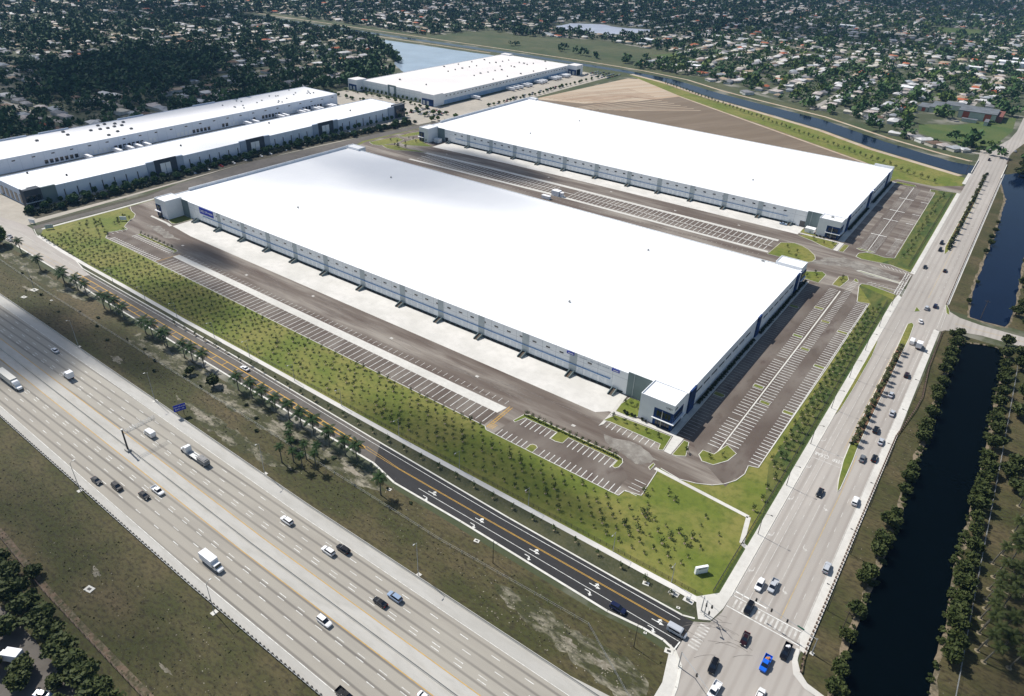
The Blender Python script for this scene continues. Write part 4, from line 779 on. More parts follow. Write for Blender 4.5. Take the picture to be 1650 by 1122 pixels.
# plant container standing in the truck yard between the warehouses
t = empty('storage_tank_unit', (-289, 468.5, 0), 0, 'boxy white machine unit standing on the parking strip between the two large warehouses', 'machine unit'); t.scale = (.8, .8, .8)
MB().box(-5, 3.5, -3, 3, 0.3, 5.2).build('housing', m_plain, t); b_ = MB(); b_.tube((5.8, 0, .2), (5.8, 0, 4.2), 2, 2, 14); b_.build('tank', m_roof, t); MB().box(-5.4, 8, -3.5, 3.5, 0.1, 0.3).build('pad', m_conc, t)
t = empty('storage_box', (-291.5, 456.5, 0), 0, 'low white equipment box beside the north wall line of the front warehouse', 'equipment box'); MB().box(-3.6, 3.6, -1.4, 1.4, 0.1, 2.4).build('housing', m_plain, t); MB().box(-3.8, 3.8, -1.6, 1.6, 2.4, 2.6).build('lid', m_roof, t)
# ------------------------------------------------------------------ vehicles
CC = {'white': (0.8, 0.8, 0.8), 'silver': (0.45, 0.47, 0.5), 'grey': (0.14, 0.15, 0.16), 'black': (0.004, 0.004, 0.005), 'navy': (0.01, 0.015, 0.05), 'bluegrey': (0.25, 0.33, 0.45), 'maroon': (0.02, 0.004, 0.005), 'blue': (0.01, 0.12, 0.62), 'charcoal': (0.014, 0.016, 0.019), 'red': (0.3, 0.02, 0.02)}
PM = {}
def paint(c):
    if c not in PM:
        m = mat('car_paint_' + c, CC[c], rough=0.22, spec=0.45); m.node_tree.nodes['Principled BSDF'].inputs['Coat Weight'].default_value = 0.15; PM[c] = m
    return PM[c]
def ring(x, hw, z0, z1, ch=0.12):
    return [(x, -hw + ch, z0), (x, hw - ch, z0), (x, hw, z0 + ch), (x, hw, z1 - ch), (x, hw - ch * 1.3, z1), (x, -hw + ch * 1.3, z1), (x, -hw, z1 - ch), (x, -hw, z0 + ch)]
def trap(x, wl_, wu, z0, z1): return [(x, -wl_, z0), (x, wl_, z0), (x, wu, z1), (x, -wu, z1)]
def wheels(root, xs, y, r=.34, w=.24):
    for x in xs:
        for s_ in (-1, 1):
            t = MB(); t.tube((x, s_ * y - w / 2, r), (x, s_ * y + w / 2, r), r, r, 12); o = t.build('wheel', m_black, root)
            h = MB(); h.tube((x, s_ * (y + w / 2 + .01) - .02, r), (x, s_ * (y + w / 2 + .01) + .02, r), r * .55, r * .55, 8); h.build('rim', m_metal, o)
def lamps(root, xf, xr, hw, z):
    for s_ in (-1, 1):
        MB().box(xf - .08, xf + .03, s_ * hw - .2, s_ * hw + .2, z, z + .16).build('headlight', m_lens, root)
        MB().box(xr - .03, xr + .08, s_ * hw - .16, s_ * hw + .16, z + .08, z + .28).build('taillight', m_red, root)
def make_car(kind):
    root = empty({'sedan': 'sedan', 'suv': 'sport_utility_car', 'pickup': 'pickup_truck', 'van': 'van'}[kind], (0, 0, 0))
    b = MB()
    if kind == 'sedan':
        b.loft([ring(x, w, z0, z1) for x, w, z0, z1 in ((-2.35, .72, .45, .86), (-2.2, .86, .28, .96), (-1.3, .91, .22, .98), (0, .92, .2, .96), (1.3, .9, .22, .92), (2.05, .84, .26, .80), (2.38, .66, .36, .66))])
        gl = [trap(-1.65, .76, .70, .95, .97), trap(-.95, .8, .60, .95, 1.40), trap(.25, .8, .60, .94, 1.42), trap(1.05, .78, .7, .92, .95)]; rf = [ring(x, w, 1.36, 1.45, .03) for x, w in ((-.98, .56), (.28, .56))]
    elif kind == 'suv':
        b.loft([ring(x, w, z0, z1) for x, w, z0, z1 in ((-2.4, .8, .5, 1.0), (-2.3, .92, .34, 1.12), (-1.2, .96, .28, 1.12), (.9, .95, .28, 1.08), (1.9, .92, .3, 1.0), (2.35, .8, .4, .86))])
        gl = [trap(-2.28, .84, .72, 1.1, 1.14), trap(-2.05, .84, .7, 1.1, 1.66), trap(.3, .84, .68, 1.08, 1.7), trap(1.15, .82, .74, 1.06, 1.1)]; rf = [ring(x, w, 1.62, 1.76, .04) for x, w in ((-2.08, .68), (.28, .66))]
    elif kind == 'pickup':
        b.loft([ring(x, w, z0, z1) for x, w, z0, z1 in ((-.62, .96, .42, 1.14), (1.5, .96, .36, 1.1), (2.4, .93, .38, 1.04), (2.75, .82, .46, .9))])
        b.box(-2.85, -.62, -.96, .96, .46, .62); b.box(-2.85, -.62, -.96, -.86, .62, 1.14); b.box(-2.85, -.62, .86, .96, .62, 1.14); b.box(-2.85, -2.76, -.86, .86, .62, 1.14)
        gl = [trap(-.62, .84, .74, 1.12, 1.16), trap(-.5, .84, .7, 1.12, 1.7), trap(.95, .84, .68, 1.1, 1.72), trap(1.65, .82, .76, 1.08, 1.12)]; rf = [ring(x, w, 1.66, 1.8, .04) for x, w in ((-.5, .68), (.93, .66))]
    else:
        b.loft([ring(x, w, z0, z1, .16) for x, w, z0, z1 in ((-2.85, .94, .45, 2.15), (-2.7, .98, .32, 2.3), (1.0, .98, .32, 2.3), (1.35, .96, .32, 2.15))])
        b.loft([ring(x, w, z0, z1) for x, w, z0, z1 in ((1.3, .96, .34, 1.2), (2.3, .92, .36, 1.1), (2.6, .8, .45, .95))])
        gl = [trap(1.3, .93, .82, 1.18, 2.1), trap(1.6, .9, .8, 1.16, 1.85), trap(2.1, .86, .8, 1.12, 1.16)]; rf = None
    b.build('body', paint('white'), root)
    g_ = MB(); g_.loft(gl)
    if kind == 'van':
        for s_ in (-1, 1): g_.box(-2.3, .9, s_ * .985 - .01, s_ * .985 + .01, 1.35, 1.95)
    g_.build('windows', m_glass, root)
    if rf: r_ = MB(); r_.loft(rf); r_.build('roof', paint('white'), root)
    hx = {'sedan': (2.36, -2.35), 'suv': (2.35, -2.4), 'pickup': (2.75, -2.87), 'van': (2.6, -2.87)}[kind]
    lamps(root, hx[0] - .03, hx[1] + .02, .6, .62); L_ = {'sedan': 1.4, 'suv': 1.45, 'pickup': 1.75, 'van': 1.8}[kind]; wheels(root, (-L_, L_), .82, .34 if kind == 'sedan' else .4)
    return root
protos = {}
Z_R = 0.09
def car(kind, color, x, y, deg, label, group=None, s=1.15):
    first = kind not in protos
    if first: protos[kind] = make_car(kind)
    r = protos[kind] if first and True else link_copy(protos[kind])
    r.location = (x, y, Z_R); r.rotation_euler = (0, 0, R(deg)); r.scale = (s, s, s)
    tag(r, label, {'sedan': 'car', 'suv': 'car', 'pickup': 'pickup truck', 'van': 'van'}[kind]); 
    if group: r['group'] = group
    elif 'group' in r: del r['group']
    for ch in r.children:
        if ch.name.split('.')[0] in ('body', 'roof'):
            ch.material_slots[0].link = 'OBJECT'; ch.material_slots[0].material = paint(color)
    return r
GH, GA = 'vehicles on the wide highway', 'vehicles on the avenue beside the canal'
for k, c, x, y, d, l in [
    ('sedan', 'white', -349.5, 109.3, 178, 'white sedan in the cloud-shaded upper part of the highway'),
    ('van', 'white', -253.5, 102, 180, 'white passenger van passing the sign gantry on the highway'),
    ('suv', 'white', -169.2, 104.8, 180, 'white car with a dark sunroof, alone on the highway below the palm cluster'),
    ('suv', 'white', -146.6, 104.2, 180, 'white car driving beside a black car on the highway'),
    ('suv', 'black', -143.2, 107.9, 180, 'black car in the outer highway lane, beside a white one'),
    ('sedan', 'black', -117.3, 99.9, 180, 'black sedan with a glass roof beside a blue-grey wagon on the highway'),
    ('suv', 'bluegrey', -115.1, 104.2, 180, 'blue-grey wagon overtaking a black sedan on the highway'),
    ('sedan', 'charcoal', -242.4, 74.2, 0, 'dark grey sedan nearest the guardrail, last of a group of four on the highway'),
    ('suv', 'black', -233, 77.1, 0, 'large black utility car behind the dark grey sedan on the highway'),
    ('sedan', 'black', -220.8, 80.8, 0, 'small black sedan beside the white pickup on the highway'),
    ('pickup', 'white', -219.3, 85.2, 0, 'white pickup truck with an empty black bed in the inner highway lane'),
    ('suv', 'white', -125.8, 84.3, 0, 'white utility car beside the yellow line near the bottom of the highway'),
    ('pickup', 'black', -102.4, 71.5, 0, 'dark pickup truck cut by the bottom edge of the photo'),
    ('sedan', 'white', -84, 84.5, 0, 'white car at the very bottom of the highway, only its roof in view')]: car(k, c, x, y, d, l, GH)
for k, c, x, y, d, l in [
    ('sedan', 'white', -265.1, 156.8, 180, 'white sedan alone on the frontage road beside the yellow ladder marking'),
    ('suv', 'navy', -55.6, 144.4, 0, 'dark navy car in the right-turn lane of the frontage road'),
    ('van', 'silver', -36.6, 148, 0, 'silver van waiting at the crosswalk at the end of the frontage road'),
    ('sedan', 'white', -510, 156.2, 180, 'white car beside the big tree on the old road at the left edge'),
    ('sedan', 'silver', -516, 158.8, 180, 'silver car half hidden by the big tree at the left edge')]: car(k, c, x, y, d, l)
for k, c, x, y, d, l in [
    ('suv', 'black', -23, 143.6, -86, 'tall black utility car crossing the intersection over the fresh asphalt'),
    ('pickup', 'white', -19.8, 136.4, -92, 'white pickup truck at the bottom of the intersection'),
    ('sedan', 'maroon', -18.8, 158.6, -86, 'very dark maroon car in the middle of the intersection'),
    ('suv', 'black', -21.9, 170.6, -90, 'black car standing on the striped crosswalk'),
    ('suv', 'white', -22.3, 181.8, -90, 'white car with a bare roof approaching the crosswalk'),
    ('pickup', 'silver', -18.6, 184.3, -90, 'pale silver pickup truck beside the white car before the crosswalk'),
    ('pickup', 'black', -7.2, 161.9, -90, 'black pickup truck with a white load near the avenue corner kerb'),
    ('pickup', 'blue', -10.8, 154, -90, 'bright blue pickup truck with an orange load in its bed'),
    ('sedan', 'white', -8.6, 142.8, 90, 'white car cut by the bottom edge at the intersection'),
    ('suv', 'silver', -6.2, 203.6, -270, 'silver car on the avenue nearest the intersection, by the guardrail side'),
    ('sedan', 'charcoal', -18.9, 241.2, -90, 'dark grey car coming toward the intersection beside the end of the median'),
    ('suv', 'white', -6.5, 244.8, 90, 'white car on the avenue level with the tip of the median'),
    ('sedan', 'grey', -10.5, 273.8, 90, 'grey car right beside the southern end of the planted median'),
    ('sedan', 'black', -6.5, 277.2, 90, 'black car beside the grey one at the end of the planted median'),
    ('sedan', 'silver', -6.8, 291, 90, 'small silver car with a white roof next to the guardrail bend'),
    ('suv', 'black', -10.5, 298.6, 90, 'black car half hidden by shadow close to the planted median'),
    ('sedan', 'silver', -7.3, 316.8, 90, 'silver sedan with a dark windscreen before the guardrail bend'),
    ('sedan', 'silver', -11, 332.8, 90, 'silver sedan tight against the palms of the planted median'),
    ('suv', 'maroon', -8.4, 356.8, 90, 'dark maroon car alone behind the two white vans'),
    ('van', 'white', -12.6, 395.2, 90, 'smaller white van beside the northern part of the planted median'),
    ('sedan', 'white', -13.2, 424.2, 100, 'white car in the junction mouth south of the small triangle island'),
    ('suv', 'navy', -9.7, 451.2, 90, 'dark blue car in the junction beside the side road'),
    ('suv', 'silver', -13.4, 444.8, 90, 'silver car with a dark roof turning at the triangle island'),
    ('sedan', 'black', -24.9, 510.4, -90, 'black car on the near side of the avenue by the ditch lawn'),
    ('sedan', 'black', -13.3, 512.8, 90, 'black car on the canal side of the avenue, south of the long hedge'),
    ('suv', 'charcoal', -23, 565.8, -90, 'front dark car of a pair beside the start of the long hedge'),
    ('suv', 'black', -21.7, 550.4, -90, 'second dark car of a pair beside the start of the long hedge'),
    ('suv', 'maroon', -20.8, 844, -88, 'dark car alone on the bend north of the bridge'),
    ('sedan', 'silver', -2.6, 902, 80, 'silver car on the far bend near the right edge')]: car(k, c, x, y, d, l, GA)
car('sedan', 'bluegrey', -124.6, 526.6, 0, 'blue-grey car parked against the dock wall of the second warehouse'); car('sedan', 'bluegrey', -168.6, 21.4, 25, 'blue-grey car parked under the dark trees in the lower left service lot')
for nme, x, y, m_ in (('orange_load', -10.8, 155.9, m_orange), ('white_load', -7.2, 163.8, m_signw)):
    b_ = MB(); b_.prism(blob(0, 0, .7, .75, 0, 10, .3, 5), 0, .3); b_.prism(blob(.05, .1, .4, .45, 0, 8, .3, 6), .3, .5); o = b_.build('truck_load', m_); o.location = (x, y, .72); tag(o, ('orange' if nme[0] == 'o' else 'white') + ' load lying in the bed of the ' + ('bright blue' if nme[0] == 'o' else 'black') + ' pickup truck', 'load')

def box_truck(x, y, deg, L_, label, col_='white', cat='box truck', group=None, small=False):
    r = empty('box_truck', (x, y, Z_R), R(deg), label, cat, group); r.scale = (1.15, 1.15, 1.15)
    b = MB(); b.box(-L_ / 2, L_ / 2 - 1.9, -1.2, 1.2, 1.05, 3.5); b.box(-L_ / 2 - .04, -L_ / 2, -1.1, 1.1, 1.15, 3.4); b.build('cargo_box', m_signw, r)
    c = MB(); c.loft([ring(xx, w, z0, z1) for xx, w, z0, z1 in ((L_ / 2 - 1.8, 1.05, .6, 2.5), (L_ / 2 - .5, 1.05, .55, 2.4), (L_ / 2 - .1, 1.0, .55, 1.5), (L_ / 2 + 1.0, .92, .55, 1.25))]); c.build('cab', paint(col_), r)
    w = MB(); w.add([(L_ / 2 - .42, -.92, 2.3), (L_ / 2 - .06, -.92, 1.55), (L_ / 2 - .06, .92, 1.55), (L_ / 2 - .42, .92, 2.3)], [(0, 1, 2, 3)]); 
    for s_ in (-1, 1): w.box(L_ / 2 - 1.5, L_ / 2 - .6, s_ * 1.06 - .01, s_ * 1.06 + .01, 1.5, 2.2)
    w.build('windscreen', m_glass, r); MB().box(-L_ / 2, L_ / 2, -.5, .5, .6, 1.02).build('chassis', m_dmetal, r)
    wheels(r, (-L_ / 2 + 1.2, L_ / 2), .95, .45, .3); lamps(r, L_ / 2 + 1.0, -L_ / 2 + .02, .7, .75)
    MB().box(L_ / 2 - 2.4, L_ / 2 - 1.95, -.8, .8, 3.1, 3.45).build('cooling_unit', m_dmetal, r)
    return r
box_truck(-173.1, 76.8, 0, 7.8, 'white box truck alone in the near half of the highway', group=GH)
box_truck(-320.8, 102.2, 180, 4.4, 'short pale box truck with a white cab behind the cloud shadow on the highway', group=GH, small=True)
box_truck(-8.8, 391.6, 90, 5.2, 'taller white box van beside a smaller white van on the avenue', group=GA)
box_truck(-187.2, 21.2, -152, 6.0, 'white truck parked between dark trees in the lower left service lot')
def tractor(r, x0, color, sleeper=True):
    b = MB(); b.loft([ring(xx, w, z0, z1, .15) for xx, w, z0, z1 in ((x0 - 1.9, 1.15, .9, 3.5), (x0 - .6, 1.15, .8, 3.45), (x0 + .3, 1.1, .7, 2.7), (x0 + .55, 1.0, .7, 1.8), (x0 + 2.0, .9, .7, 1.55), (x0 + 2.15, .8, .75, 1.2))]); b.build('cab', paint(color), r)
    w = MB(); w.add([(x0 + .0, -1.0, 2.98), (x0 + .5, -.95, 1.95), (x0 + .5, .95, 1.95), (x0 + .0, 1.0, 2.98)], [(0, 1, 2, 3)]); [w.box(x0 - .5, x0 + .1, s_ * 1.14 - .02, s_ * 1.14 + .02, 1.9, 2.6) for s_ in (-1, 1)]; w.build('windscreen', m_glass, r)
    MB().box(x0 - 4.6, x0 + 1.5, -.45, .45, .7, 1.0).build('chassis', m_dmetal, r); wheels(r, (x0 + 1.3, x0 - 3.0, x0 - 4.2), 1.0, .5, .35)
r = empty('semi_truck', (-334, 84.0, Z_R), 0,  'long white semi truck with a trailer at the left edge of the highway', 'semi truck', GH); r.scale = (1.12,) * 3; tractor(r, 4.2, 'white')
b_ = MB(); b_.box(-10.5, 2.0, -1.25, 1.25, 1.15, 4.0); b_.build('trailer', mat('cream_trailer', (0.62, 0.6, 0.55)), r); wheels(r, (-9.2, -8.0), 1.0, .5, .35)
r = empty('semi_truck', (-228, 105.0, Z_R), R(180), 'white semi tractor hauling a short grey flatbed load on the highway', 'semi truck', GH); r.scale = (1.12,) * 3; tractor(r, 3.4, 'white')
MB().box(-9.6, 1.0, -1.15, 1.15, 1.05, 1.3).build('flatbed', m_metal, r); b_ = MB(); b_.box(-9.4, -4.8, -1.1, 1.1, 1.3, 2.5); b_.box(-8.9, -5.4, -.8, .8, 2.5, 2.75); b_.build('load', mat('grey_steel_load', (0.3, 0.29, 0.28), (0.2, 0.2, 0.2), 1.5), r); b_ = MB(); b_.tube((-4.6, -.6, 1.3), (-1.4, .2, 2.6), .12); b_.build('boom', m_dmetal, r); wheels(r, (-8.6, -7.4), 1.0, .5, .35)
# parked trailers
tr0 = None
def trailer(x, y, deg, label, group):
    global tr0
    if tr0 is None:
        tr0 = empty('parked_trailer', (0, 0, 0)); b_ = MB(); b_.box(-6.5, 6.5, -1.3, 1.3, 1.1, 4.0); b_.build('trailer_box', m_signw, tr0); MB().box(-6, -3.4, -1.1, 1.1, .3, 1.1).build('axle_group', m_black, tr0); MB().box(3.6, 3.9, -.9, .9, .1, 1.1).build('landing_leg', m_dmetal, tr0); r = tr0
    else: r = link_copy(tr0)
    r.location = (x, y, .1); r.rotation_euler = (0, 0, R(deg)); tag(r, label, 'trailer', group)
ys = [276, 302, 313, 321, 329, 437, 446, 478, 484, 506, 512, 526, 531, 546, 550]
for i, y in enumerate(ys): trailer(-645.5, y, 180, '%s trailer from the left of those backed against the farther long warehouse' % nth(i), 'trailers at the long warehouse')
for i, y in enumerate([700, 772, 782, 791, 805, 812, 836, 842, 848, 872, 878, 884, 899, 903, 908]): trailer(-557.5, y, 180, '%s trailer from the left of those at the docks of the middle-distance warehouse' % nth(i), 'trailers at the middle-distance warehouse')
# small parked cars in the distant lots
cs = ['white', 'silver', 'grey', 'charcoal', 'bluegrey', 'white', 'black', 'red']
rr = random.Random(12)
def simple_car():
    b = MB(); b.loft([ring(x, w, z0, z1) for x, w, z0, z1 in ((-2.3, .85, .3, .95), (1.2, .9, .25, .95), (2.3, .75, .3, .75))], 0); b.loft([trap(-1.7, .78, .74, .93, .96), trap(-1.0, .8, .62, .93, 1.42), trap(.3, .8, .62, .93, 1.42), trap(1.1, .78, .7, .9, .94)], 1); b.box(-1.0, .3, -.6, .6, 1.41, 1.46, 0)
    for x in (-1.4, 1.4): b.box(x - .33, x + .33, -.92, .92, 0, .62, 2)
    return b.build('parked_car', [paint('white'), m_glass, m_black])
sc0 = None
def pcars(pts, deg, label, group):
    global sc0
    for i, (x, y) in enumerate(pts):
        if sc0 is None: sc0 = simple_car(); o = sc0
        else: o = sc0.copy(); col.objects.link(o)
        o.location = (x, y, .1); o.rotation_euler = (0, 0, R(deg + rr.uniform(-2, 2))); o.material_slots[0].link = 'OBJECT'; o.material_slots[0].material = paint(rr.choice(cs)); tag(o, label, 'parked car', group)
pcars([(-553 + (i % 2) * 6, 212 + i * 6.6 + rr.uniform(-2, 2)) for i in range(44)], 0, 'car parked in the shaded lot below the tree row of the nearer long warehouse', 'cars by the nearer long warehouse')
pcars([(-566 + (i % 3) * 14, 594 + (i // 3) * 3.2 + rr.uniform(-1, 1)) for i in range(30)], 0, 'car parked in the pale lot between the long and the middle-distance warehouses', 'cars in the pale lot')
pcars([(-545 + (i % 5) * 9, 940 + (i // 5) * 7 + rr.uniform(-2, 2)) for i in range(30)], 90, 'car parked in the lot past the far corner of the middle-distance warehouse', 'cars past the middle-distance warehouse')
pcars([(-528 + (i % 2) * 5, 690 + i * 9) for i in range(18)], 90, 'car parked along the green strip opposite the dock trailers', 'cars opposite the dock trailers')

# ------------------------------------------------------------------ street furniture
def light_pole(x, y, h, arm, deg, label, cat='light pole', group=None, dark=False, base=True, m=None, two=False):
    r = empty('light_pole', (x, y, 0.06), R(deg), label, cat, group); mm = m_dmetal if dark else m_metal
    b = MB(); b.tube((0, 0, 0), (0, 0, h), .14, .08, 8); b.build('pole', mm, r)
    a = MB(); a.tube((0, 0, h - .2), (arm, 0, h + .35), .06, .05, 6); a.build('arm', mm, r); MB().box(arm - .1, arm + .7, -.16, .16, h + .25, h + .4).build('lamp_head', mm, r)
    if base: MB().box(-1.0, 1.0, -.8, .8, 0, .12).build('footing', m_conc, r)
    return r
for i, (x, y, d) in enumerate([(-424.6, 133.3, 0), (-345.2, 118.3, 0), (-274, 116.4, 0), (-196.5, 115.9, 0), (-115.5, 115.7, 0)]): light_pole(x, y, 15.2, 1.0, -90, 'tall light pole on the verge above the highway, %s from the left' % nth(i), group='light poles on the verge above the highway')
for i, (x, y) in enumerate([(-242.5, 68.0), (-155.8, 66.0)]): light_pole(x, y, 13.5, 1.2, 90, 'light pole on the lower side of the highway, behind the guardrail, %s from the left' % nth(i), group='light poles behind the guardrail')
for i, x in enumerate([-400, -366.2, -335.4, -302.1, -273.2, -239.4, -207.3, -172, -138.9, -105.2, -68.9, -46.6]): light_pole(x, 165.3, 9.2, 2.2, -90, 'slim light pole beside the white sidewalk along the frontage road, %s from the left' % nth(i), group='light poles along the white sidewalk', base=False)
for i, (x, y) in enumerate([(-99, 135.2), (-45.1, 135.4)]): light_pole(x, y, 10.4, .7, 90, 'dark utility pole in the rough grass below the frontage road, %s from the left' % nth(i), 'utility pole', 'dark utility poles', True, False)
for i in range(9): light_pole(-30.9, 205 + i * 33, 10.5, 2.4, 0, 'dark light pole on the sidewalk side of the avenue, %s from the bottom' % nth(i), group='light poles on the sidewalk side of the avenue', dark=True, base=False)
for i in range(8): light_pole(-1.2, 186 + i * 30, 10.5, 2.2, 180, 'dark light pole behind the avenue guardrail, %s from the bottom' % nth(i), group='light poles behind the avenue guardrail', dark=True, base=False)
for i, (x, y) in enumerate([(-23.5 + 36, 178), (14, 452), (-33, 778), (40, 428)]):
    r = empty('power_pole', (x - 8 if i == 0 else x, y, 0.03), 0, ['wooden power pole between the avenue and the dark canal shrubs', 'wooden power pole at the canal corner of the side road', 'leaning wooden power pole beside the bridge rail', 'wooden power pole south of the side road'][i], 'power pole'); b = MB(); b.tube((0, 0, 0), (0, 0, 12), .17, .12, 7); b.build('pole', m_wood, r); MB().box(-1.3, 1.3, -.07, .07, 11.1, 11.3).build('crossarm', m_wood, r)
def set_posts(r, P, w, h, m):
    """the hundred nearest posts are parts of their own, the rest one stuff part"""
    P = sorted([p for p in P if in_view(p[0] + r.location.x, p[1] + r.location.y)], key=lambda p: dist(p[0] + r.location.x, p[1] + r.location.y)); o = None
    for x, y in P[:100]:
        if o is None: o = MB().box(-w, w, -w, w, 0, h).build('post', m, r)
        else: o = o.copy(); col.objects.link(o)
        o.location = (x, y, 0)
    if P[100:]:
        b = MB()
        for x, y in P[100:]: b.box(x - w, x + w, y - w, y + w, 0, h)
        b.build('far_posts', m, r)['kind'] = 'stuff'
def posts_rail(nm, label, cat, pts, step, h, mrail, mpost, z=0.08, beam=(.28, .06), top=None):
    """guardrail: a W-beam on posts, as one thing with its posts in one part per run"""
    r = empty(nm, (pts[0][0], pts[0][1], z), 0, label, cat); ox, oy = pts[0]; b = MB(); P = []
    for (x0, y0), (x1, y1) in zip(pts, pts[1:]):
        d = math.hypot(x1 - x0, y1 - y0); n = max(1, int(d / step)); nx, ny = -(y1 - y0) / d, (x1 - x0) / d
        q = [(x0 - nx * .05, y0 - ny * .05), (x1 - nx * .05, y1 - ny * .05), (x1 + nx * .05, y1 + ny * .05), (x0 + nx * .05, y0 + ny * .05)]
        q = [(a - ox, c - oy) for a, c in q]; a_ = sum(q[i][0] * q[(i + 1) % 4][1] - q[(i + 1) % 4][0] * q[i][1] for i in range(4)); q = q if a_ > 0 else q[::-1]
        b.prism(q, h - beam[0], h)
        for i in range(n): t = i / n; x, y = x0 + (x1 - x0) * t - ox, y0 + (y1 - y0) * t - oy; P.append((x + nx * .25, y + ny * .25))
    b.build('rail', mrail, r); set_posts(r, P, .27, h + .12, mpost); return r
gr = [(x, hy(67.3, x)) for x in (-480, -430, -380, -350, -320, -290, -260, -230, -200, -170, -110, -60, 20)]
posts_rail('guardrail', 'rusty steel guardrail along the lower edge of the highway', 'guardrail', gr, 1.9, .8, m_metal, m_dmetal)
posts_rail('guardrail', 'reddish guardrail along the canal side of the avenue below the side road', 'guardrail', [(-1.2, 158.2), (-2.0, 163), (-2.3, 169), (-2.3, 240), (-2.1, 300), (.9, 327), (1.6, 341), (-.6, 373), (-1.1, 418), (-.2, 421.6)], 1.9, .8, m_rail, m_rail)
posts_rail('guardrail', 'reddish guardrail along the avenue north of the side road', 'guardrail', [(-4.6, 459), (-4.8, 520), (-4.7, 700), (-4.6, 810), (-5.2, 870)], 2.5, .8, m_rail, m_rail)
def barrier(nm, label, pts, w, h):
    r = empty(nm, (pts[0][0], pts[0][1], .06), 0, label, 'barrier'); b = MB(); ox, oy = pts[0]
    for (x0, y0), (x1, y1) in zip(pts, pts[1:]):
        d = math.hypot(x1 - x0, y1 - y0); nx, ny = -(y1 - y0) / d, (x1 - x0) / d
        rings = [[(x + nx * k * w - ox, y + ny * k * w - oy, z) for k, z in ((-.5, 0), (.5, 0), (.5, .12), (.22, .35), (.16, h), (-.16, h), (-.22, .35), (-.5, .12))] for x, y in ((x0, y0), (x1, y1))]
        b.loft(rings)
    b.build('barrier_wall', m_shoulder, r); return r
barrier('median_barrier', 'low concrete barrier down the middle of the highway', [(x, hy(90.6, x)) for x in XS], .7, .85)
barrier('edge_barrier', 'pale concrete barrier along the grass side of the highway', [(x, hy(114.9, x)) for x in XS], .6, .8)
# fences
def fence(nm, label, pts, step, h, mp, z=0.06, wires=3, fabric=True):
    r = empty(nm, (pts[0][0], pts[0][1], z), 0, label, 'fence'); b = MB(); P = []; ox, oy = pts[0]
    for (x0, y0), (x1, y1) in zip(pts, pts[1:]):
        d = math.hypot(x1 - x0, y1 - y0); n = max(1, int(d / step))
        for i in range(n): t = i / n; P.append((x0 + (x1 - x0) * t - ox, y0 + (y1 - y0) * t - oy))
        for k in range(wires): zz = h * (k + 1) / wires; b.tube((x0 - ox, y0 - oy, zz), (x1 - ox, y1 - oy, zz), .03, .03, 4, caps=False)
    set_posts(r, P, .05, h, mp); b.build('wires', mp, r); return r
fence('chain_link_fence', 'thin chain-link fence through the rough grass between highway and frontage road', [(-520, 140), (-450, 137.5), (-420, 136), (-330, 134.8), (-250, 133.5), (-180, 132.5), (-120, 131.5), (-60, 133.4), (-36, 118)], 5, 1.6, m_metal, wires=2)
fence('park_fence', 'straight pale fence of the park east of the dark canal', [(37.2, 150), (36.8, 233), (36.7, 311), (36.2, 383), (35.8, 415)], 3.2, 1.5, m_metal, wires=4)
fence('black_fence', 'dark fence along the lawn edge beside the avenue', [(-33.8, 170), (-33.8, 230), (-34, 300), (-34, 395), (-34, 440)], 2.2, 1.7, m_dmetal, wires=7)
fence('black_fence', 'dark fence along the lawn edge north of the driveway', [(-34, 505), (-34, 600), (-34, 700)], 2.2, 1.7, m_dmetal, wires=7)
fence('black_fence', 'dark fence between the lawn and the white sidewalk of the frontage road', [(-36, 165.9), (-113, 166), (-208, 166.8), (-331, 168.5), (-436, 170.5)], 2.4, 1.5, m_dmetal, wires=6)
fence('lot_fence', 'rusty fence along the top of the lower left service lot', [(-270, 40.5), (-240.3, 39.7), (-206.7, 38), (-179, 37.7), (-147.7, 37.4), (-110, 37)], 3, 1.8, m_rail, wires=4)
# signal masts at the corner
def signal_mast(x, y, deg, L_, label, nheads, sign=None, h=7.0):
    r = empty('traffic_signal', (x, y, .1), R(deg), label, 'traffic signal'); b = MB(); b.tube((0, 0, 0), (0, 0, h), .2, .13, 8); b.build('pole', m_metal, r); a = MB(); a.tube((0, 0, h - .4), (L_, 0, h + .5), .12, .07, 6); a.build('mast_arm', m_metal, r)
    for k in range(nheads):
        xx = L_ * (.45 + .5 * k / max(1, nheads - 1)); zz = h - .4 + .9 * xx / L_; q = MB(); q.box(xx - .25, xx + .25, -.2, .2, zz - 1.2, zz + .1); q.build('signal_head', m_dmetal, r)
    if sign: q = MB(); q.box(L_ * .2, L_ * .2 + 2.2, -.05, .05, h - .2, h + .4); q.build('street_sign', m_green, r)
    MB().box(-.6, .6, -.6, .6, -.05, .14).build('footing', m_conc, r)
    return r
signal_mast(-34.0, 160.6, -55, 6.6, 'traffic signal mast at the sidewalk corner reaching over the frontage road crosswalk', 2)
signal_mast(-32.6, 159.6, -28, 5.0, 'traffic signal mast at the sidewalk corner reaching toward the avenue', 1)
signal_mast(-.6, 166.6, 172, 21, 'long traffic signal mast reaching across the avenue crosswalk from the guardrail side', 3, True)
signal_mast(-31.4, 137.6, -32, 17, 'traffic signal mast at the lower corner of the intersection', 2)
for i, (x, y, l) in enumerate([(-43.9, 161.5, 'grey utility cabinet on a pad in the frontage verge, left one of the pair'), (-38.8, 161.7, 'grey utility cabinet on a pad in the frontage verge, by the corner')]):
    r = empty('utility_cabinet', (x, y, .06), 0, l, 'cabinet'); MB().box(-1.8, 1.6, -.9, .9, 0, .15).build('pad', m_conc, r); MB().box(-.9, .3, -.35, .35, .15, 1.4).build('cabinet', m_metal, r)
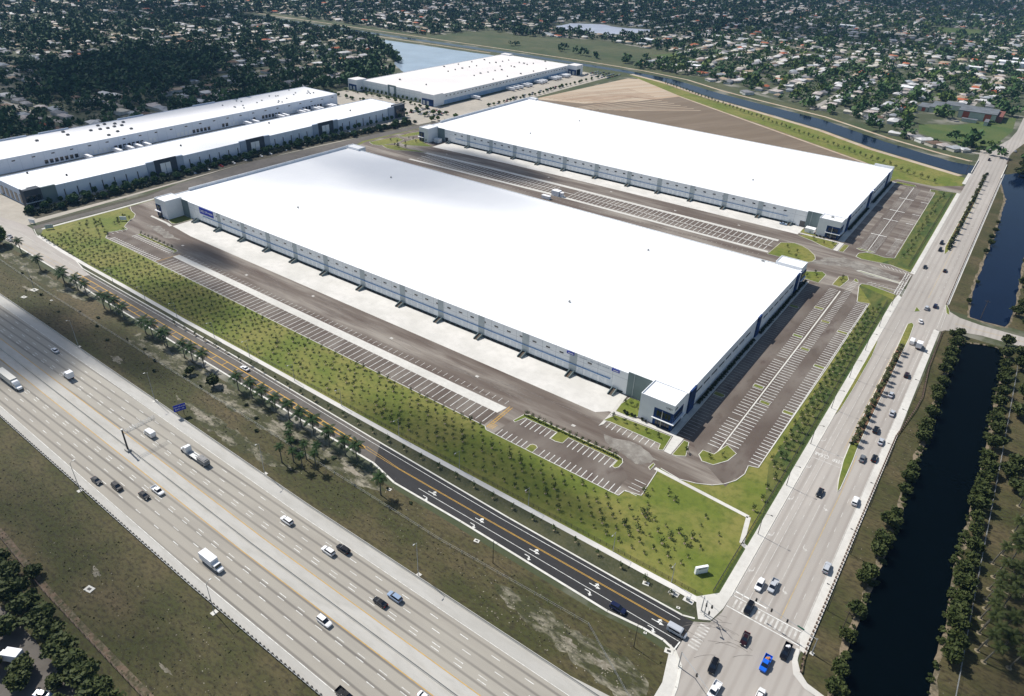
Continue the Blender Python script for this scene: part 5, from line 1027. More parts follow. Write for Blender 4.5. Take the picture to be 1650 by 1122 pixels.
for i, (x, y, s_) in enumerate([(-53.2, 159.5, 1.1), (-40.4, 157.1, .6), (-35.9, 140.6, 1.3), (-152.4, 139.5, .9), (-109.6, 139.6, 1.0), (-194.9, 47.2, 1.5), (-425.4, 133.4, 2.0), (-420.6, 125.9, 1.5), (-405.4, 133.4, .7), (-44.6, 142, .5)]):
    r = empty('drain_inlet', (x, y, .04), 0.2, 'pale concrete drain inlet with a dark grate set in the roadside grass', 'drain inlet', 'drain inlets in the roadside grass'); MB().box(-s_, s_, -s_ * .7, s_ * .7, 0, .16).build('slab', m_kerb, r); MB().box(-s_ * .45, s_ * .45, -s_ * .3, s_ * .3, .16, .19).build('grate', m_dmetal, r)
# monument sign
r = empty('monument_sign', (-40.4, 175.3, .06), R(50), 'white slab sign with dark lettering on the lawn near the intersection', 'sign'); MB().box(-2.3, 2.3, -.45, .45, 0, 3.0).build('slab', m_plain, r)
text_part('BEACON', 'sign_lettering', m_dmetal, r, (.1, -.47, 2.35), .75, (math.pi / 2, 0, 0))
for i, (x, y, d, l) in enumerate([(-510.7, 181.3, 60, 'pale blue-green board sign on the lawn by the access road corner'), (-489, 220.4, 35, 'white board sign on the lawn beside the west drive'), (-529, 178.5, 20, 'grey monument sign at the hedge corner of the old road')]):
    r = empty('board_sign', (x, y, .06), R(d), l, 'sign'); b = MB(); b.box(-2.4, 2.4, -.15, .15, .6, 3.2); b.build('board', m_plain if i else m_pilaster, r); b = MB(); b.box(-2.2, -2.0, -.1, .1, 0, .6); b.box(2, 2.2, -.1, .1, 0, .6); b.build('posts', m_wood, r)
# blue guide sign by the highway
r = empty('guide_sign', (-255.6, 117.6, .04), R(72), 'blue highway guide sign with two lines of white text on two brown posts', 'sign')
for x in (-1.2, 1.2): b = MB(); b.tube((x, 0, 0), (x, 0, 5.4), .12, .12, 6); b.build('post', m_wood, r)
MB().box(-2.5, 2.5, -.2, -.12, 2.7, 5.9).build('panel', m_blue, r); text_part('NW 42 AVE', 'sign_lettering', m_signw, r, (0, -.22, 4.85), .9, (math.pi / 2, 0, 0)); text_part('EXIT 1 MI', 'sign_lettering', m_signw, r, (0, -.22, 3.65), .9, (math.pi / 2, 0, 0))
# median sign gantry seen from behind: thick leaning post and lattice arm
r = empty('sign_gantry', (-250.8, 91.2, .1), 0, 'steel gantry standing on the highway median with two lattice arms over the lanes', 'sign gantry')
b = MB(); b.tube((0, 0, 0), (0, 0, 10.4), .36, .3, 12); b.build('post', m_dmetal, r); b = MB(); b.tube((0, 0, 10.4), (0, 0, 10.8), .45, .45, 12); b.build('cap', m_metal, r)
b = MB()
for z_ in (9.6, 8.4):
    for o_ in (-.5, .5): b.tube((o_, 0, z_), (o_, 13.5, z_), .07, .07, 5)
for k in range(12): y = k * 1.12; b.tube((-.5, y, 9.6), (.5, y + .56, 8.4), .05, .05, 4); b.tube((.5, y + .56, 8.4), (-.5, y + 1.12, 9.6), .05, .05, 4); b.tube((-.5, y, 9.6), (.5, y, 9.6), .05, .05, 4)
b.build('lattice_arm', m_metal, r); b = MB(); b.box(-1.2, 1.2, -.9, .9, 0, .9); b.build('footing', m_shoulder, r)
# concrete rails of the bridge
for x, l in ((-29.2, 'pale concrete bridge rail on the west side of the avenue over the canal'), (-4.9, 'pale concrete bridge rail on the east side of the avenue over the canal')):
    r = empty('bridge_rail', (x, 808, .06), 0, l, 'bridge rail'); MB().box(-.2, .2, -28, 28, 0, .9).build('parapet', m_conc, r); MB().box(-.3, .3, -28, 28, .9, 1.05).build('coping', m_kerb, r)
# ------------------------------------------------------------------ vegetation
npr = np.random.default_rng(5)
def mesh_np(name, V, Fq, mats, mi=None):
    """V (n,3) float, Fq (m,k) int with k = 3 or 4"""
    me = bpy.data.meshes.new(name); n, (m, k) = len(V), Fq.shape
    me.vertices.add(n); me.vertices.foreach_set('co', np.ascontiguousarray(V, dtype=np.float32).ravel())
    me.loops.add(m * k); me.loops.foreach_set('vertex_index', np.ascontiguousarray(Fq, dtype=np.int32).ravel())
    me.polygons.add(m); me.polygons.foreach_set('loop_start', np.arange(0, m * k, k, dtype=np.int32))
    for q in (mats if isinstance(mats, (list, tuple)) else [mats]): me.materials.append(q)
    if mi is not None: me.polygons.foreach_set('material_index', mi.astype(np.int32))
    me.update(calc_edges=True); return me
def leaf_quads(C, size, up=0.3, flat=0.5):
    """one small randomly tilted four-sided leaf clump at each centre"""
    n = len(C); nrm = npr.normal(size=(n, 3)); nrm[:, 2] = np.abs(nrm[:, 2]) + up; nrm /= np.linalg.norm(nrm, axis=1)[:, None]
    a = np.cross(nrm, npr.normal(size=(n, 3))); a /= np.linalg.norm(a, axis=1)[:, None]; b = np.cross(nrm, a)
    s1 = size * npr.uniform(.6, 1.3, n)[:, None]; s2 = s1 * npr.uniform(.5, .95, n)[:, None]
    V = np.stack([C - a * s1 - b * s2 * .6, C + a * s1 * .7 - b * s2, C + a * s1 + b * s2 * .5, C - a * s1 * .5 + b * s2], 1).reshape(-1, 3)
    return V, np.arange(4 * n).reshape(n, 4)
def crown_mesh(name, rx, rz, zc, nclump, nleaf, size, m, squash=1.0, core=0.55):
    """leaf clumps set on an uneven ball with gaps between them"""
    cs = []
    for i in range(nclump):
        d = npr.normal(size=3); d /= np.linalg.norm(d); d[2] = d[2] * .8 + .15
        cs.append(d * npr.uniform(.45, 1.0) * np.array([rx, rx, rz]) * .78)
    P = []
    for c in cs:
        r = rx * npr.uniform(.22, .42); q = npr.normal(size=(nleaf, 3)); q /= np.linalg.norm(q, axis=1)[:, None]
        P.append(c + q * r * npr.uniform(.5, 1.0, (nleaf, 1)) * np.array([1, 1, .75]))
    P = np.concatenate(P) + np.array([0, 0, zc]); V, Fq = leaf_quads(P, size)
    # leaves hung deeper inside keep the middle of the crown from being see-through
    k = nclump * nleaf // 4; q = npr.normal(size=(k, 3)); q /= np.linalg.norm(q, axis=1)[:, None]
    V2, F2 = leaf_quads(q * np.array([rx, rx, rz]) * core * npr.uniform(.3, 1, (k, 1)) + np.array([0, 0, zc]), size * 1.5)
    return mesh_np(name, np.concatenate([V, V2]), np.concatenate([Fq, F2 + len(V)]), m)
def trunk_mesh(name, h, r, m, limbs=4, lean=(0, 0)):
    b = MB(); n = 4; pts = [(lean[0] * (i / n) ** 1.5 * h, lean[1] * (i / n) ** 1.5 * h, h * i / n) for i in range(n + 1)]
    for i in range(n): b.tube(pts[i], pts[i + 1], r * (1 - .12 * i), r * (1 - .12 * (i + 1)), 6)
    for k in range(limbs): t = 2 * math.pi * k / max(1, limbs) + .4; b.tube(pts[-2], (pts[-1][0] + math.cos(t) * h * .35, pts[-1][1] + math.sin(t) * h * .35, h * 1.35), r * .5, r * .2, 5)
    me = bpy.data.meshes.new(name); me.from_pydata(b.v, [], b.f); me.materials.append(m); me.update(); return me
def obj(name, me, parent=None, loc=None):
    o = bpy.data.objects.new(name, me); col.objects.link(o)
    if parent is not None: o.parent = parent
    if loc: o.location = loc
    return o
# prototypes: unit trees about 3 m crown radius
CR = {k: [crown_mesh('crown', 3.0, 2.3, 2.9, 34, 26, .36, m, core=.72) for _ in range(3)] for k, m in (('dark', m_leaf), ('mid', m_leaf2), ('pine', m_leaf3))}
TK = trunk_mesh('trunk', 2.2, .22, m_bark)
tree_n = [0]
def tree(x, y, r, kind, label, group, parts=True, hs=1.0):
    t = empty('tree', (x, y, 0.05), rnd.uniform(0, 6.28), label, 'tree', group); s = r / 3.0; t.scale = (s * rnd.uniform(.9, 1.1), s * rnd.uniform(.9, 1.1), s * hs)
    obj('trunk', TK, t); obj('crown', rnd.choice(CR[kind]), t); tree_n[0] += 1; return t
# palms
def palm_mesh(nf, L_, droop, m, leaf=.5, up=.9, seg=6):
    V = []; Fq = []
    for k in range(nf):
        a = 2.399 * k; e0 = up - 1.5 * (k / nf); x = z = 0.0; pts = []
        for s_ in range(seg + 1):
            t = s_ / seg; pts.append((x, z)); an = e0 - droop * t; x += L_ / seg * math.cos(an); z += L_ / seg * math.sin(an)
        for s_ in range(seg):
            (xa, za), (xb, zb) = pts[s_], pts[s_ + 1]; w = leaf * math.sin(math.pi * min(1, (s_ + .9) / (seg + .6))) + .06
            for sd_ in (-1, 1):
                for j in range(2):
                    f0, f1 = j / 2, j / 2 + .42; p = []
                    for f, ww in ((f0, 0), (f1, 0), (f1 + .12, w), (f0 + .22, w)):
                        X = xa + (xb - xa) * f; Zz = za + (zb - za) * f - ww * .55; Yy = sd_ * ww
                        p.append((X * math.cos(a) - Yy * math.sin(a), X * math.sin(a) + Yy * math.cos(a), Zz))
                    n = len(V); V += p; Fq.append((n, n + 1, n + 2, n + 3))
    return mesh_np('crown', np.array(V), np.array(Fq), m)
PC = [palm_mesh(15, 3.3, 1.5, m_palm, .75, 1.1) for _ in range(2)]; PD = palm_mesh(22, 1.9, 1.2, m_sabal, .7, 1.4, 4); PE = palm_mesh(16, 2.7, 1.3, m_leaf, .75, 1.2)
PT = trunk_mesh('trunk', 1.0, .02, m_ptrunk, 0)
def ptrunk(h, r, lean, m=None):
    b = MB(); n = 6; pts = [(lean[0] * (i / n) ** 1.3, lean[1] * (i / n) ** 1.3, h * i / n) for i in range(n + 1)]; rad = [r * 1.35, r * 1.05, r, r * 1.0, r * .92, r * .8, r * .55]
    for i in range(n): b.tube(pts[i], pts[i + 1], rad[i], rad[i + 1], 8)
    me = bpy.data.meshes.new('trunk'); me.from_pydata(b.v, [], b.f); me.materials.append(m or m_ptrunk); me.update(); return me, pts[-1]
def palm(x, y, h, label, group, lean=(0, 0), s=1.0, crown=None, ring_=True):
    t = empty('palm_tree', (x, y, .05), rnd.uniform(0, 6.28) if lean == (0, 0) else 0, label, 'palm tree', group); me, tip = ptrunk(h, .24, lean); obj('trunk', me, t)
    c = obj('crown', crown or rnd.choice(PC), t, (tip[0], tip[1], tip[2] - .1)); s *= 1.25; c.scale = (s, s, s); c.rotation_euler = (0, 0, rnd.uniform(0, 6.28))
    if ring_: b = MB(); b.tube((0, 0, 0), (0, 0, .06), .9, .8, 12); b.build('mulch_ring', m_ring, t)
    return t
g_ = 'royal palms along the frontage road'
xsr = [(-485, 152.4), (-451, 148.2), (-423.5, 149), (-417, 146.5), (-406.5, 148.6), (-396.6, 148.4), (-374.7, 146.8), (-370, 147.8), (-363, 147.6), (-354.7, 147), (-332.3, 146), (-326.5, 146.4), (-314.6, 145.5), (-312, 145.6), (-296.2, 145), (-290.4, 145.6), (-280.9, 145.6), (-252.8, 144.4), (-243.5, 144.8), (-235, 144.4), (-225.9, 144.3), (-217, 144.4), (-208.6, 144), (-200.2, 143.6), (-190.3, 143.4), (-180.6, 143.2), (-174.2, 143.4)]
for i, (x, y) in enumerate(xsr): palm(x, y, rnd.uniform(7.6, 9.2), 'royal palm of the row along the frontage road, %s from the left' % nth(i), g_, s=rnd.uniform(.95, 1.15), ring_=False)
for i, (x, y, h) in enumerate([(-207.3, 137, 6.4), (-203, 133.5, 7), (-196.8, 124.4, 8.5), (-199.5, 131.5, 6), (-190.9, 131.7, 8.2), (-187.5, 127, 7.4), (-183.1, 130.1, 8.8), (-193.5, 127.5, 6), (-188.6, 135.5, 6.2), (-152.7, 135.4, 9.2)]): palm(x, y, h, 'slender palm of the ragged cluster between highway and frontage road' if i < 9 else 'single tall palm standing apart at the widening of the frontage road', 'palm cluster above the highway' if i < 9 else None, s=.62 if i < 9 else .9, ring_=False)
# leaning palms of the park, lower right, and the palm rows behind them
for i, (x, y) in enumerate([(40.3, 223.3), (40.4, 219), (39.7, 213.6), (41, 210.8), (40, 207), (42.1, 203.4), (40.4, 199.3), (42.5, 196), (48.9, 198.4), (40.6, 229), (41.2, 236), (40.2, 243), (42.6, 250)]): palm(x, y, rnd.uniform(7.5, 9), 'tall palm with a pale mulch ring beside the park fence', 'palms beside the park fence', lean=(1.6, .8), s=.8, crown=PE)
k = 0
for ry in range(16):
    for cx in range(4):
        x, y = 46 + cx * 5.4 + rnd.uniform(-1, 1), 206 + ry * 8.6 + rnd.uniform(-1.5, 1.5)
        if not in_view(x, y, 8, 30): continue
        k += 1; palm(x, y, rnd.uniform(6, 8), 'palm in the dense dark plantation along the right edge of the photo', 'palms of the dense plantation', lean=(rnd.uniform(0, 1.2), rnd.uniform(-.5, .8)), s=.95, crown=PE)
# fan palms and shrubs on the avenue medians
def shrub_mesh(r, h, m): return crown_mesh('shrub', r, h * .55, h * .5, 9, 14, r * .17, m, core=.8)
SH = [shrub_mesh(1, 1.1, m_hedge) for _ in range(3)]; SL = [shrub_mesh(1, 1.1, m_leaf2) for _ in range(2)]
def shrub(x, y, r, h, label, group, light=False, nm='shrub'):
    if 'hedge plant' in label: nm = 'hedge_plant'
    o = obj(nm, rnd.choice(SL if light else SH), None, (x, y, .06)); o.scale = (r, r, h); o.rotation_euler = (0, 0, rnd.uniform(0, 6.28)); return tag(o, label, nm.replace('_', ' '), group)
for i in range(27):
    y = 283 + i * 3.9 + rnd.uniform(-.8, .8)
    if i % 3 != 2: palm(-16.3 + rnd.uniform(-.5, .5), y, rnd.uniform(3, 4.4), 'small fan palm on the southern avenue median, %s from the bottom' % nth(i), 'fan palms of the southern median', s=.72, crown=PD, ring_=False)
for i in range(47): shrub(-16.3 + rnd.uniform(-.9, .9), 282 + i * 2.2, rnd.uniform(.8, 1.3), rnd.uniform(.8, 1.5), 'dark shrub at the foot of the fan palms on the southern avenue median', 'shrubs of the southern median')
for i in range(14): palm(-17.5 + rnd.uniform(-.4, .4), 566 + i * 15, rnd.uniform(3, 4.5), 'small fan palm in the long northern median hedge, %s from the bottom' % nth(i), 'fan palms of the northern median', s=.8, crown=PD, ring_=False)
for i in range(62): shrub(-17.4 + rnd.uniform(-.6, .6), 556 + i * 3.8, rnd.uniform(1.3, 1.9), rnd.uniform(1.1, 1.9), 'hedge plant of the long northern avenue median', 'shrubs of the northern median')
# round trees on both banks of the dark canal
gb1, gb2 = 'round trees on the avenue side of the canal', 'round trees on the park side of the canal'
wb = [(8.4, 157), (7.8, 164), (6.6, 178), (6.3, 190), (5.2, 205), (6, 209), (6.2, 221), (6.5, 227), (6.8, 239), (7.6, 246), (7.5, 262), (7.2, 271), (7.4, 278), (7, 303), (6.9, 309), (6.8, 316), (7.3, 326), (7.0, 341), (6.4, 347), (7.1, 359), (6.2, 371), (6.6, 380), (6.2, 387), (6.2, 393), (6.0, 404), (7.2, 410), (4.6, 416), (7, 421)]
for i, (x, y) in enumerate(wb): tree(x, y, rnd.uniform(2.9, 3.9), 'dark', 'round bushy tree on the avenue bank of the dark canal, %s from the bottom' % nth(i), gb1)
eb = [(33.8, 190), (34, 196), (33.4, 204), (33, 210), (33.4, 216), (33.2, 223), (32.4, 230), (33.9, 237), (33.6, 245), (33, 254), (32.7, 262), (31.6, 270), (32.1, 277), (32.2, 283), (32.6, 289), (32.9, 297), (32, 306), (33.2, 318), (32.8, 330), (32.2, 338), (32, 345), (31.6, 356), (32.2, 367), (31.5, 378), (31.6, 389), (31, 398), (30, 410), (29, 425)]
for i, (x, y) in enumerate(eb): tree(x, y, rnd.uniform(3.2, 4.1), 'dark', 'round bushy tree on the park bank of the dark canal, %s from the bottom' % nth(i), gb2)
for i, (x, y, r_) in enumerate([(40, 352, 4.5), (44, 361, 4), (41, 372, 4.5), (38, 401, 4.8), (43, 410, 5), (36, 416, 4), (47, 398, 5), (52, 385, 5), (40, 300, 4), (43, 292, 3.6), (42, 308, 4), (49, 420, 4), (50, 350, 4), (60, 395, 5), (57, 412, 5), (54, 430, 4)]): tree(x, y, r_, 'dark', 'dark spreading tree on the park lawn east of the fence', 'dark trees on the park lawn')
for i, (x, y, r_) in enumerate([(5.5, 470, 2.2), (6.4, 505, 1.6), (4.6, 566, 2.5), (5.8, 586, 2.8), (4.8, 600, 2.6), (5.6, 618, 2.4), (5.4, 640, 2), (30, 470, 4), (33, 484, 4), (34, 500, 4.5), (31, 520, 4), (36, 458, 3.6), (34, 540, 4), (30, 560, 4), (33, 590, 5), (8, 800, 6), (14, 815, 7), (20, 798, 6), (10, 830, 6), (18, 850, 6), (7, 872, 4), (28, 780, 6)]): tree(x, y, r_, 'dark', 'dark tree or bush on the bank of the northern canal, beside the avenue', 'trees on the northern canal bank')
# two big trees and bushes in the rough verge, service lot trees, left-edge tree
tree(-264.1, 139.3, 3.6, 'dark', 'large round dark tree in the rough verge below the yellow ladder marking', None); tree(-281.2, 138.2, 2.6, 'dark', 'smaller dark tree left of the large round one in the rough verge', None); tree(-507, 149, 7.5, 'mid', 'big green tree overhanging the old road at the left edge', None)
tree(-520, 150, 6, 'mid', 'second green tree at the very left edge by the old road', None)
for i, (x, y, r_) in enumerate([(-213.9, 39.2, 3.2), (-210.1, 31.5, 5.5), (-218.7, 34, 5), (-226, 33, 5), (-201.6, 32.3, 5), (-193, 32.6, 5), (-197.5, 24.5, 4.6), (-186, 31.6, 4.6), (-177.8, 31, 5), (-170.5, 30.5, 5), (-164, 30.2, 5), (-157, 30, 5), (-180.5, 21.5, 4), (-176.5, 18.8, 4), (-168.5, 24.8, 3.2), (-206, 22.5, 4.5), (-150, 30, 5), (-188, 16.5, 4), (-160, 22, 4)]): tree(x, y, r_, 'dark', 'dark spreading tree of the lower left service lot', 'dark trees of the service lot', hs=.8)
for i in range(26): shrub(-455 + i * 12.5 + rnd.uniform(-4, 4), 133 + rnd.uniform(-4, 7), rnd.uniform(.5, 1.4), rnd.uniform(.5, 1.1), 'low wild bush in the rough verge between highway and frontage road', 'wild bushes of the rough verge')
# saplings: thin young trees on the lawn, in staggered rows
def sapling_mesh(seed):
    C = npr.normal(size=(60, 3)) * np.array([.4, .4, .6]); V, Fq = leaf_quads(C + np.array([0, 0, 1.9]), .22)
    b = MB(); b.tube((0, 0, 0), (0, 0, 2.4), .05, .03, 5, caps=False); b2 = MB(); n = len(V)
    bv = np.array(b.v); ring_ = [(.42 * math.cos(t * .785), .42 * math.sin(t * .785), .05) for t in range(8)]
    V2 = np.concatenate([V, bv, np.array(ring_)]); F2 = np.concatenate([Fq, np.array(b.f) + n, np.array([[0, 1, 2, 3], [0, 3, 4, 7], [4, 5, 6, 7]]) + n + len(bv)])
    mi = np.array([0] * len(Fq) + [1] * len(b.f) + [2] * 3); return mesh_np('sapling', V2, F2, [m_sap, m_bark, m_ring], mi)
SP = [sapling_mesh(i) for i in range(3)]
BSH = crown_mesh('bush', .55, .4, .4, 6, 9, .13, m_leaf, core=.8)
pts = []
for row in range(92):
    for k in range(6):
        x = -498 + row * 5.1 + k * 1.3 + rnd.uniform(-.45, .45); y = 170.8 + k * 4.3 + rnd.uniform(-.45, .45)
        ytop = 194 if x < -148 else (190.3 if x > -146 else 192.5)
        if x < -470: ytop = 222 if x < -486 else 200
        if x > -46 or y > ytop or y < 169: continue
        pts.append((x, y))
for i in range(26): pts.append((-470 - rnd.random() * 34, 196 + rnd.random() * 30))
for i in range(22): pts.append((-78 + rnd.random() * 38, 178 + rnd.random() * 28))
pts = [p for p in pts if not (-82 < p[0] and 191 < p[1] < 197 and p[0] < -74) and in_view(*p)]
pts.sort(key=lambda p: dist(*p))
def band_of(x): return ('west', 'shaded western') [x < -400] if x < -330 else ('middle' if x < -200 else ('eastern' if x < -110 else 'lowest'))
for i, (x, y) in enumerate(pts[:290]):
    o = obj('sapling', rnd.choice(SP), None, (x, y, .05)); s = rnd.choice([.5, .65, .8, .9, 1.0, 1.3]); o.scale = (s * .95, s * .95, s * .85); o.rotation_euler = (rnd.uniform(-.05, .05), rnd.uniform(-.05, .05), rnd.uniform(0, 6.28))
    tag(o, 'young sapling with a mulch ring on the %s part of the long lawn' % band_of(x), 'sapling', 'saplings on the %s part of the long lawn' % band_of(x))
def merged(name, items, mats, label, cat='trees'):
    """many copies baked into ONE stuff object: items are (mesh arrays, location, scale3, rotation)"""
    Vs = []; Fs = []; Ms = []; n = 0
    for (V, Fq, mi), loc, sc3, rz in items:
        c, s_ = math.cos(rz), math.sin(rz); P = V * np.array(sc3); P = np.stack([P[:, 0] * c - P[:, 1] * s_, P[:, 0] * s_ + P[:, 1] * c, P[:, 2]], 1) + np.array(loc)
        Vs.append(P); Fs.append(Fq + n); Ms.append(mi); n += len(V)
    o = obj(name, mesh_np(name, np.concatenate(Vs), np.concatenate(Fs), mats, np.concatenate(Ms))); o['kind'] = 'stuff'; o['label'] = label; return o
def arrs(me):
    V = np.empty(len(me.vertices) * 3, np.float32); me.vertices.foreach_get('co', V); k = me.polygons[0].loop_total; Fq = np.empty(len(me.polygons) * k, np.int32); me.loops.foreach_get('vertex_index', Fq)
    mi = np.empty(len(me.polygons), np.int32); me.polygons.foreach_get('material_index', mi); return V.reshape(-1, 3).astype(float), Fq.reshape(-1, k), mi
SPa = [arrs(m) for m in SP]
merged('lawn_saplings', [(rnd.choice(SPa), (x, y, .05), (.95, .95, rnd.choice([.7, .85, 1.1])), rnd.uniform(0, 6)) for x, y in pts[290:]], [m_sap, m_bark, m_ring], 'further young saplings standing in rows on the long lawn')
def sap_row(pts_, label, group, s=1.0):
    for x, y in pts_:
        if not in_view(x, y): continue
        o = obj('young_tree', rnd.choice(SP), None, (x, y, .06)); k = s * rnd.uniform(.85, 1.15); o.scale = (k, k, k); o.rotation_euler = (0, 0, rnd.uniform(0, 6.28)); tag(o, label, 'young tree', group)
sap_row([(-330 + i * 9.2, 160.5 + .2 * math.sin(i)) for i in range(32)], 'young street tree with a mulch ring in the narrow verge between road and sidewalk', 'street trees of the frontage verge', .95)
sap_row([(-36.2 + rnd.uniform(-.5, .5), 216 + i * 7.6) for i in range(29)] + [(-38.5 + rnd.uniform(-.4, .4), 246 + i * 7.6) for i in range(24)] + [(-40.6 + rnd.uniform(-.4, .4), 250 + i * 7.6) for i in range(23)], 'young tree on the ditch lawn between the east car park and the avenue', 'young trees of the ditch lawn', 1.12)
sap_row([(-39 + rnd.uniform(-2, 2), 520 + i * 8) for i in range(22)], 'young tree on the lawn beside the second warehouse car park', 'young trees beside the second car park', 1.2)
sap_row([(-138 + i * 3.2, 211) for i in range(15)] + [(-456 + i * 4.5, 214.5) for i in range(9)] + [(-107 + i * 5.5, 233.8) for i in range(5)] + [(-108 + i * 3, 247) for i in range(3)] + [(-71, 232), (-78, 447), (-80, 452), (-83, 444), (-63.5, 450), (-64, 456), (-100, 480), (-104, 474), (-98, 470), (-108, 484), (-58, 239), (-62, 235), (-98, 511), (-90, 508), (-84, 510)], 'young ornamental tree on a kerbed grass island of the car parks', 'young trees of the parking islands', 1.0)
sap_row([(-490 + rnd.random() * 20, 424 + rnd.random() * 20) for _ in range(6)] + [(-500 + rnd.random() * 30, 480 + rnd.random() * 35) for _ in range(14)], 'young tree on the grass islands of the shaded junction behind the front warehouse', 'young trees of the shaded junction', 1.2)
tline = [(-420 + i * 6.8, 940 - max(0, i - 2) * 4.6) for i in range(50)]
sap_row([(x + 0, 958 - (x + 420) * .64 + rnd.uniform(-2, 2)) for x in [-430 + i * 6.2 for i in range(62)]], 'small tree of the single row on the green levee beside the canal', 'trees of the levee row', 1.6)
sap_row([(-470 + i * 9.5, 704 + .2 * i * .1) for i in range(40)], 'dark little tree along the rear wall line of the second warehouse', 'trees behind the second warehouse', 1.0)
# hedges against the east walls (clipped, many plants side by side: each plant a shrub)
for i in range(62): shrub(-81.2, 268.5 + i * 2.6 + (8 if i > 28 else 0), 1.25, 1.5, 'clipped dark hedge plant against the shaded east wall of the front warehouse', 'hedge plants of the front warehouse')
for i in range(48): shrub(-82.3, 548 + i * 2.8 + (16 if i > 21 else 0), 1.3, 1.5, 'clipped dark hedge plant against the shaded east wall of the second warehouse', 'hedge plants of the second warehouse')
for i, (x, y, r_) in enumerate([(-103.5, 240.2, 1.3), (-101.2, 240.6, 1), (-99.6, 240.4, .8), (-96, 240.2, .8), (-94, 239.9, .7), (-105, 240.8, .9), (-98, 519, 1), (-95.5, 518.8, 1.2), (-93, 518.6, 1), (-476, 239.6, .8), (-472, 239.8, .8)]): shrub(x, y, r_, 1.4, 'dark shrub at the foot of a white corner tower', 'shrubs at the corner towers', nm='shrub')
for i in range(48): shrub(-139 + i * 1.0, 210.7 + rnd.uniform(-.2, .2), .6, .6, 'low shrub in the long planted island of the south car park', 'low shrubs of the long island', True)
# trees of the three far warehouses: hedged tree row below the nearer long one
gt = 'trees in front of the nearer long warehouse'
for i in range(46):
    y = 204 + i * 8 + rnd.uniform(-2, 2); tree(-556.5 + rnd.uniform(-1, 1), y, rnd.uniform(1.7, 2.6), 'pine', 'dark tree close to the wall of the nearer long warehouse, %s from the left' % nth(i), gt, hs=1.5)
for i in range(44):
    y = 186 + i * 8.6; cx = -547 if y < 250 else (-547 - (y - 250) / 120 * 7 if y < 370 else -554 + (y - 370) / 190 * 20)
    tree(cx + rnd.uniform(-5, 6), y + rnd.uniform(-3, 3), rnd.uniform(2.8, 4.4), 'pine', 'dark tree in the belt along the access road, %s from the left' % nth(i), 'trees of the belt along the access road')
hp = [(-(545 + (0 if y < 250 else (y - 250) * .06 if y < 370 else 7.2 - (y - 370) * .105)) + rnd.uniform(-8, 3), y) for y in np.arange(184, 565, .8)]
SHa = [arrs(m) for m in SH]
merged('hedge_belt', [(rnd.choice(SHa), (x, y, .05), (2.2, 2.2, 2.2), rnd.uniform(0, 6)) for x, y in hp], [m_hedge], 'dense dark undergrowth of the belt along the access road')
for i in range(40): tree(-700 + (i % 20) * 7 + rnd.uniform(-2, 2), 596 + (i // 20) * 26 + rnd.uniform(-4, 4), rnd.uniform(1.6, 2.6), 'mid', 'small tree among the islands of the pale lot before the middle-distance warehouse', 'trees of the pale lot')
for i in range(16): tree(-570 + i * 4.2 + rnd.uniform(-2, 2), 586 + rnd.uniform(-6, 30), rnd.uniform(2, 3.4), 'mid', 'green tree between the end of the long warehouse and the shaded junction', 'trees past the long warehouse')
for i in range(20): tree(-704 + i * 7, 637.5, rnd.uniform(1.4, 2), 'mid', 'slim tree along the front wall of the middle-distance warehouse, %s from the left' % nth(i), 'trees along the middle-distance warehouse', hs=1.6)
for i in range(26): tree(-520 + rnd.uniform(-3, 3), 680 + i * 10, rnd.uniform(1.8, 2.6), 'mid', 'small tree on the green strip opposite the dock trailers', 'trees opposite the dock trailers')

# low scrubby growth along both shores of the canal
br = random.Random(31); BU = []
for (x0, y0), (x1, y1) in zip(wl_[1:], wl_[2:]):
    d = math.hypot(x1 - x0, y1 - y0)
    for i in range(int(d / 1.1)):
        t = br.random()
        if br.random() < .75: q = br.uniform(.5, 1.5); BU.append((rnd.choice(SHa), (x0 + (x1 - x0) * t + br.uniform(-1.5, 1.0) * (1 if x0 < 20 else -1), y0 + (y1 - y0) * t, .04), (q, q, q * .7), br.uniform(0, 6)))
merged('bank_undergrowth', BU, [m_leaf], 'low dark scrub along both shores of the canal')
# loose stones and litter over the rough verge, and the canal banks
ST = []; Sr = np.random.default_rng(11)
def stones(n, xa, xb, ya, yb, smin, smax):
    for _ in range(n):
        x, y, s_ = Sr.uniform(xa, xb), Sr.normal((ya + yb) / 2, (yb - ya) / 3.2), Sr.uniform(smin, smax)
        if ya < y < yb: ST.append((x, y, s_))
stones(380, -335, -150, 133, 146, .08, .26); stones(120, -150, -40, 122, 141, .07, .2); stones(150, -95, -38, 117, 130, .08, .28); stones(90, -480, -150, 117, 134, .07, .2); stones(110, -230, -90, 38, 62, .07, .22); stones(90, -3, 8, 160, 410, .07, .2); stones(70, 31, 36, 160, 300, .07, .2)
tet = np.array([(-1, -.8, 0), (1, -.6, 0), (.7, .9, 0), (-.9, .7, 0), (0, 0, .8)]); tf = np.array([(0, 1, 4), (1, 2, 4), (2, 3, 4), (3, 0, 4)])
merged('loose_stones', [((tet, tf, np.zeros(4, int)), (x, y, .05), (s_, s_ * .8, s_ * .6), float(Sr.uniform(0, 6.28))) for x, y, s_ in ST], [mat('pale_stone', (0.33, 0.3, 0.24), (0.2, 0.17, 0.13), 0.5)], 'pale loose stones scattered over the rough verges')
TU = np.random.default_rng(12); C_ = np.stack([TU.uniform(-480, -60, 9000), TU.uniform(38, 134, 9000), np.full(9000, .12)], 1); C_ = C_[(C_[:, 1] < 64) | (C_[:, 1] > 119)]
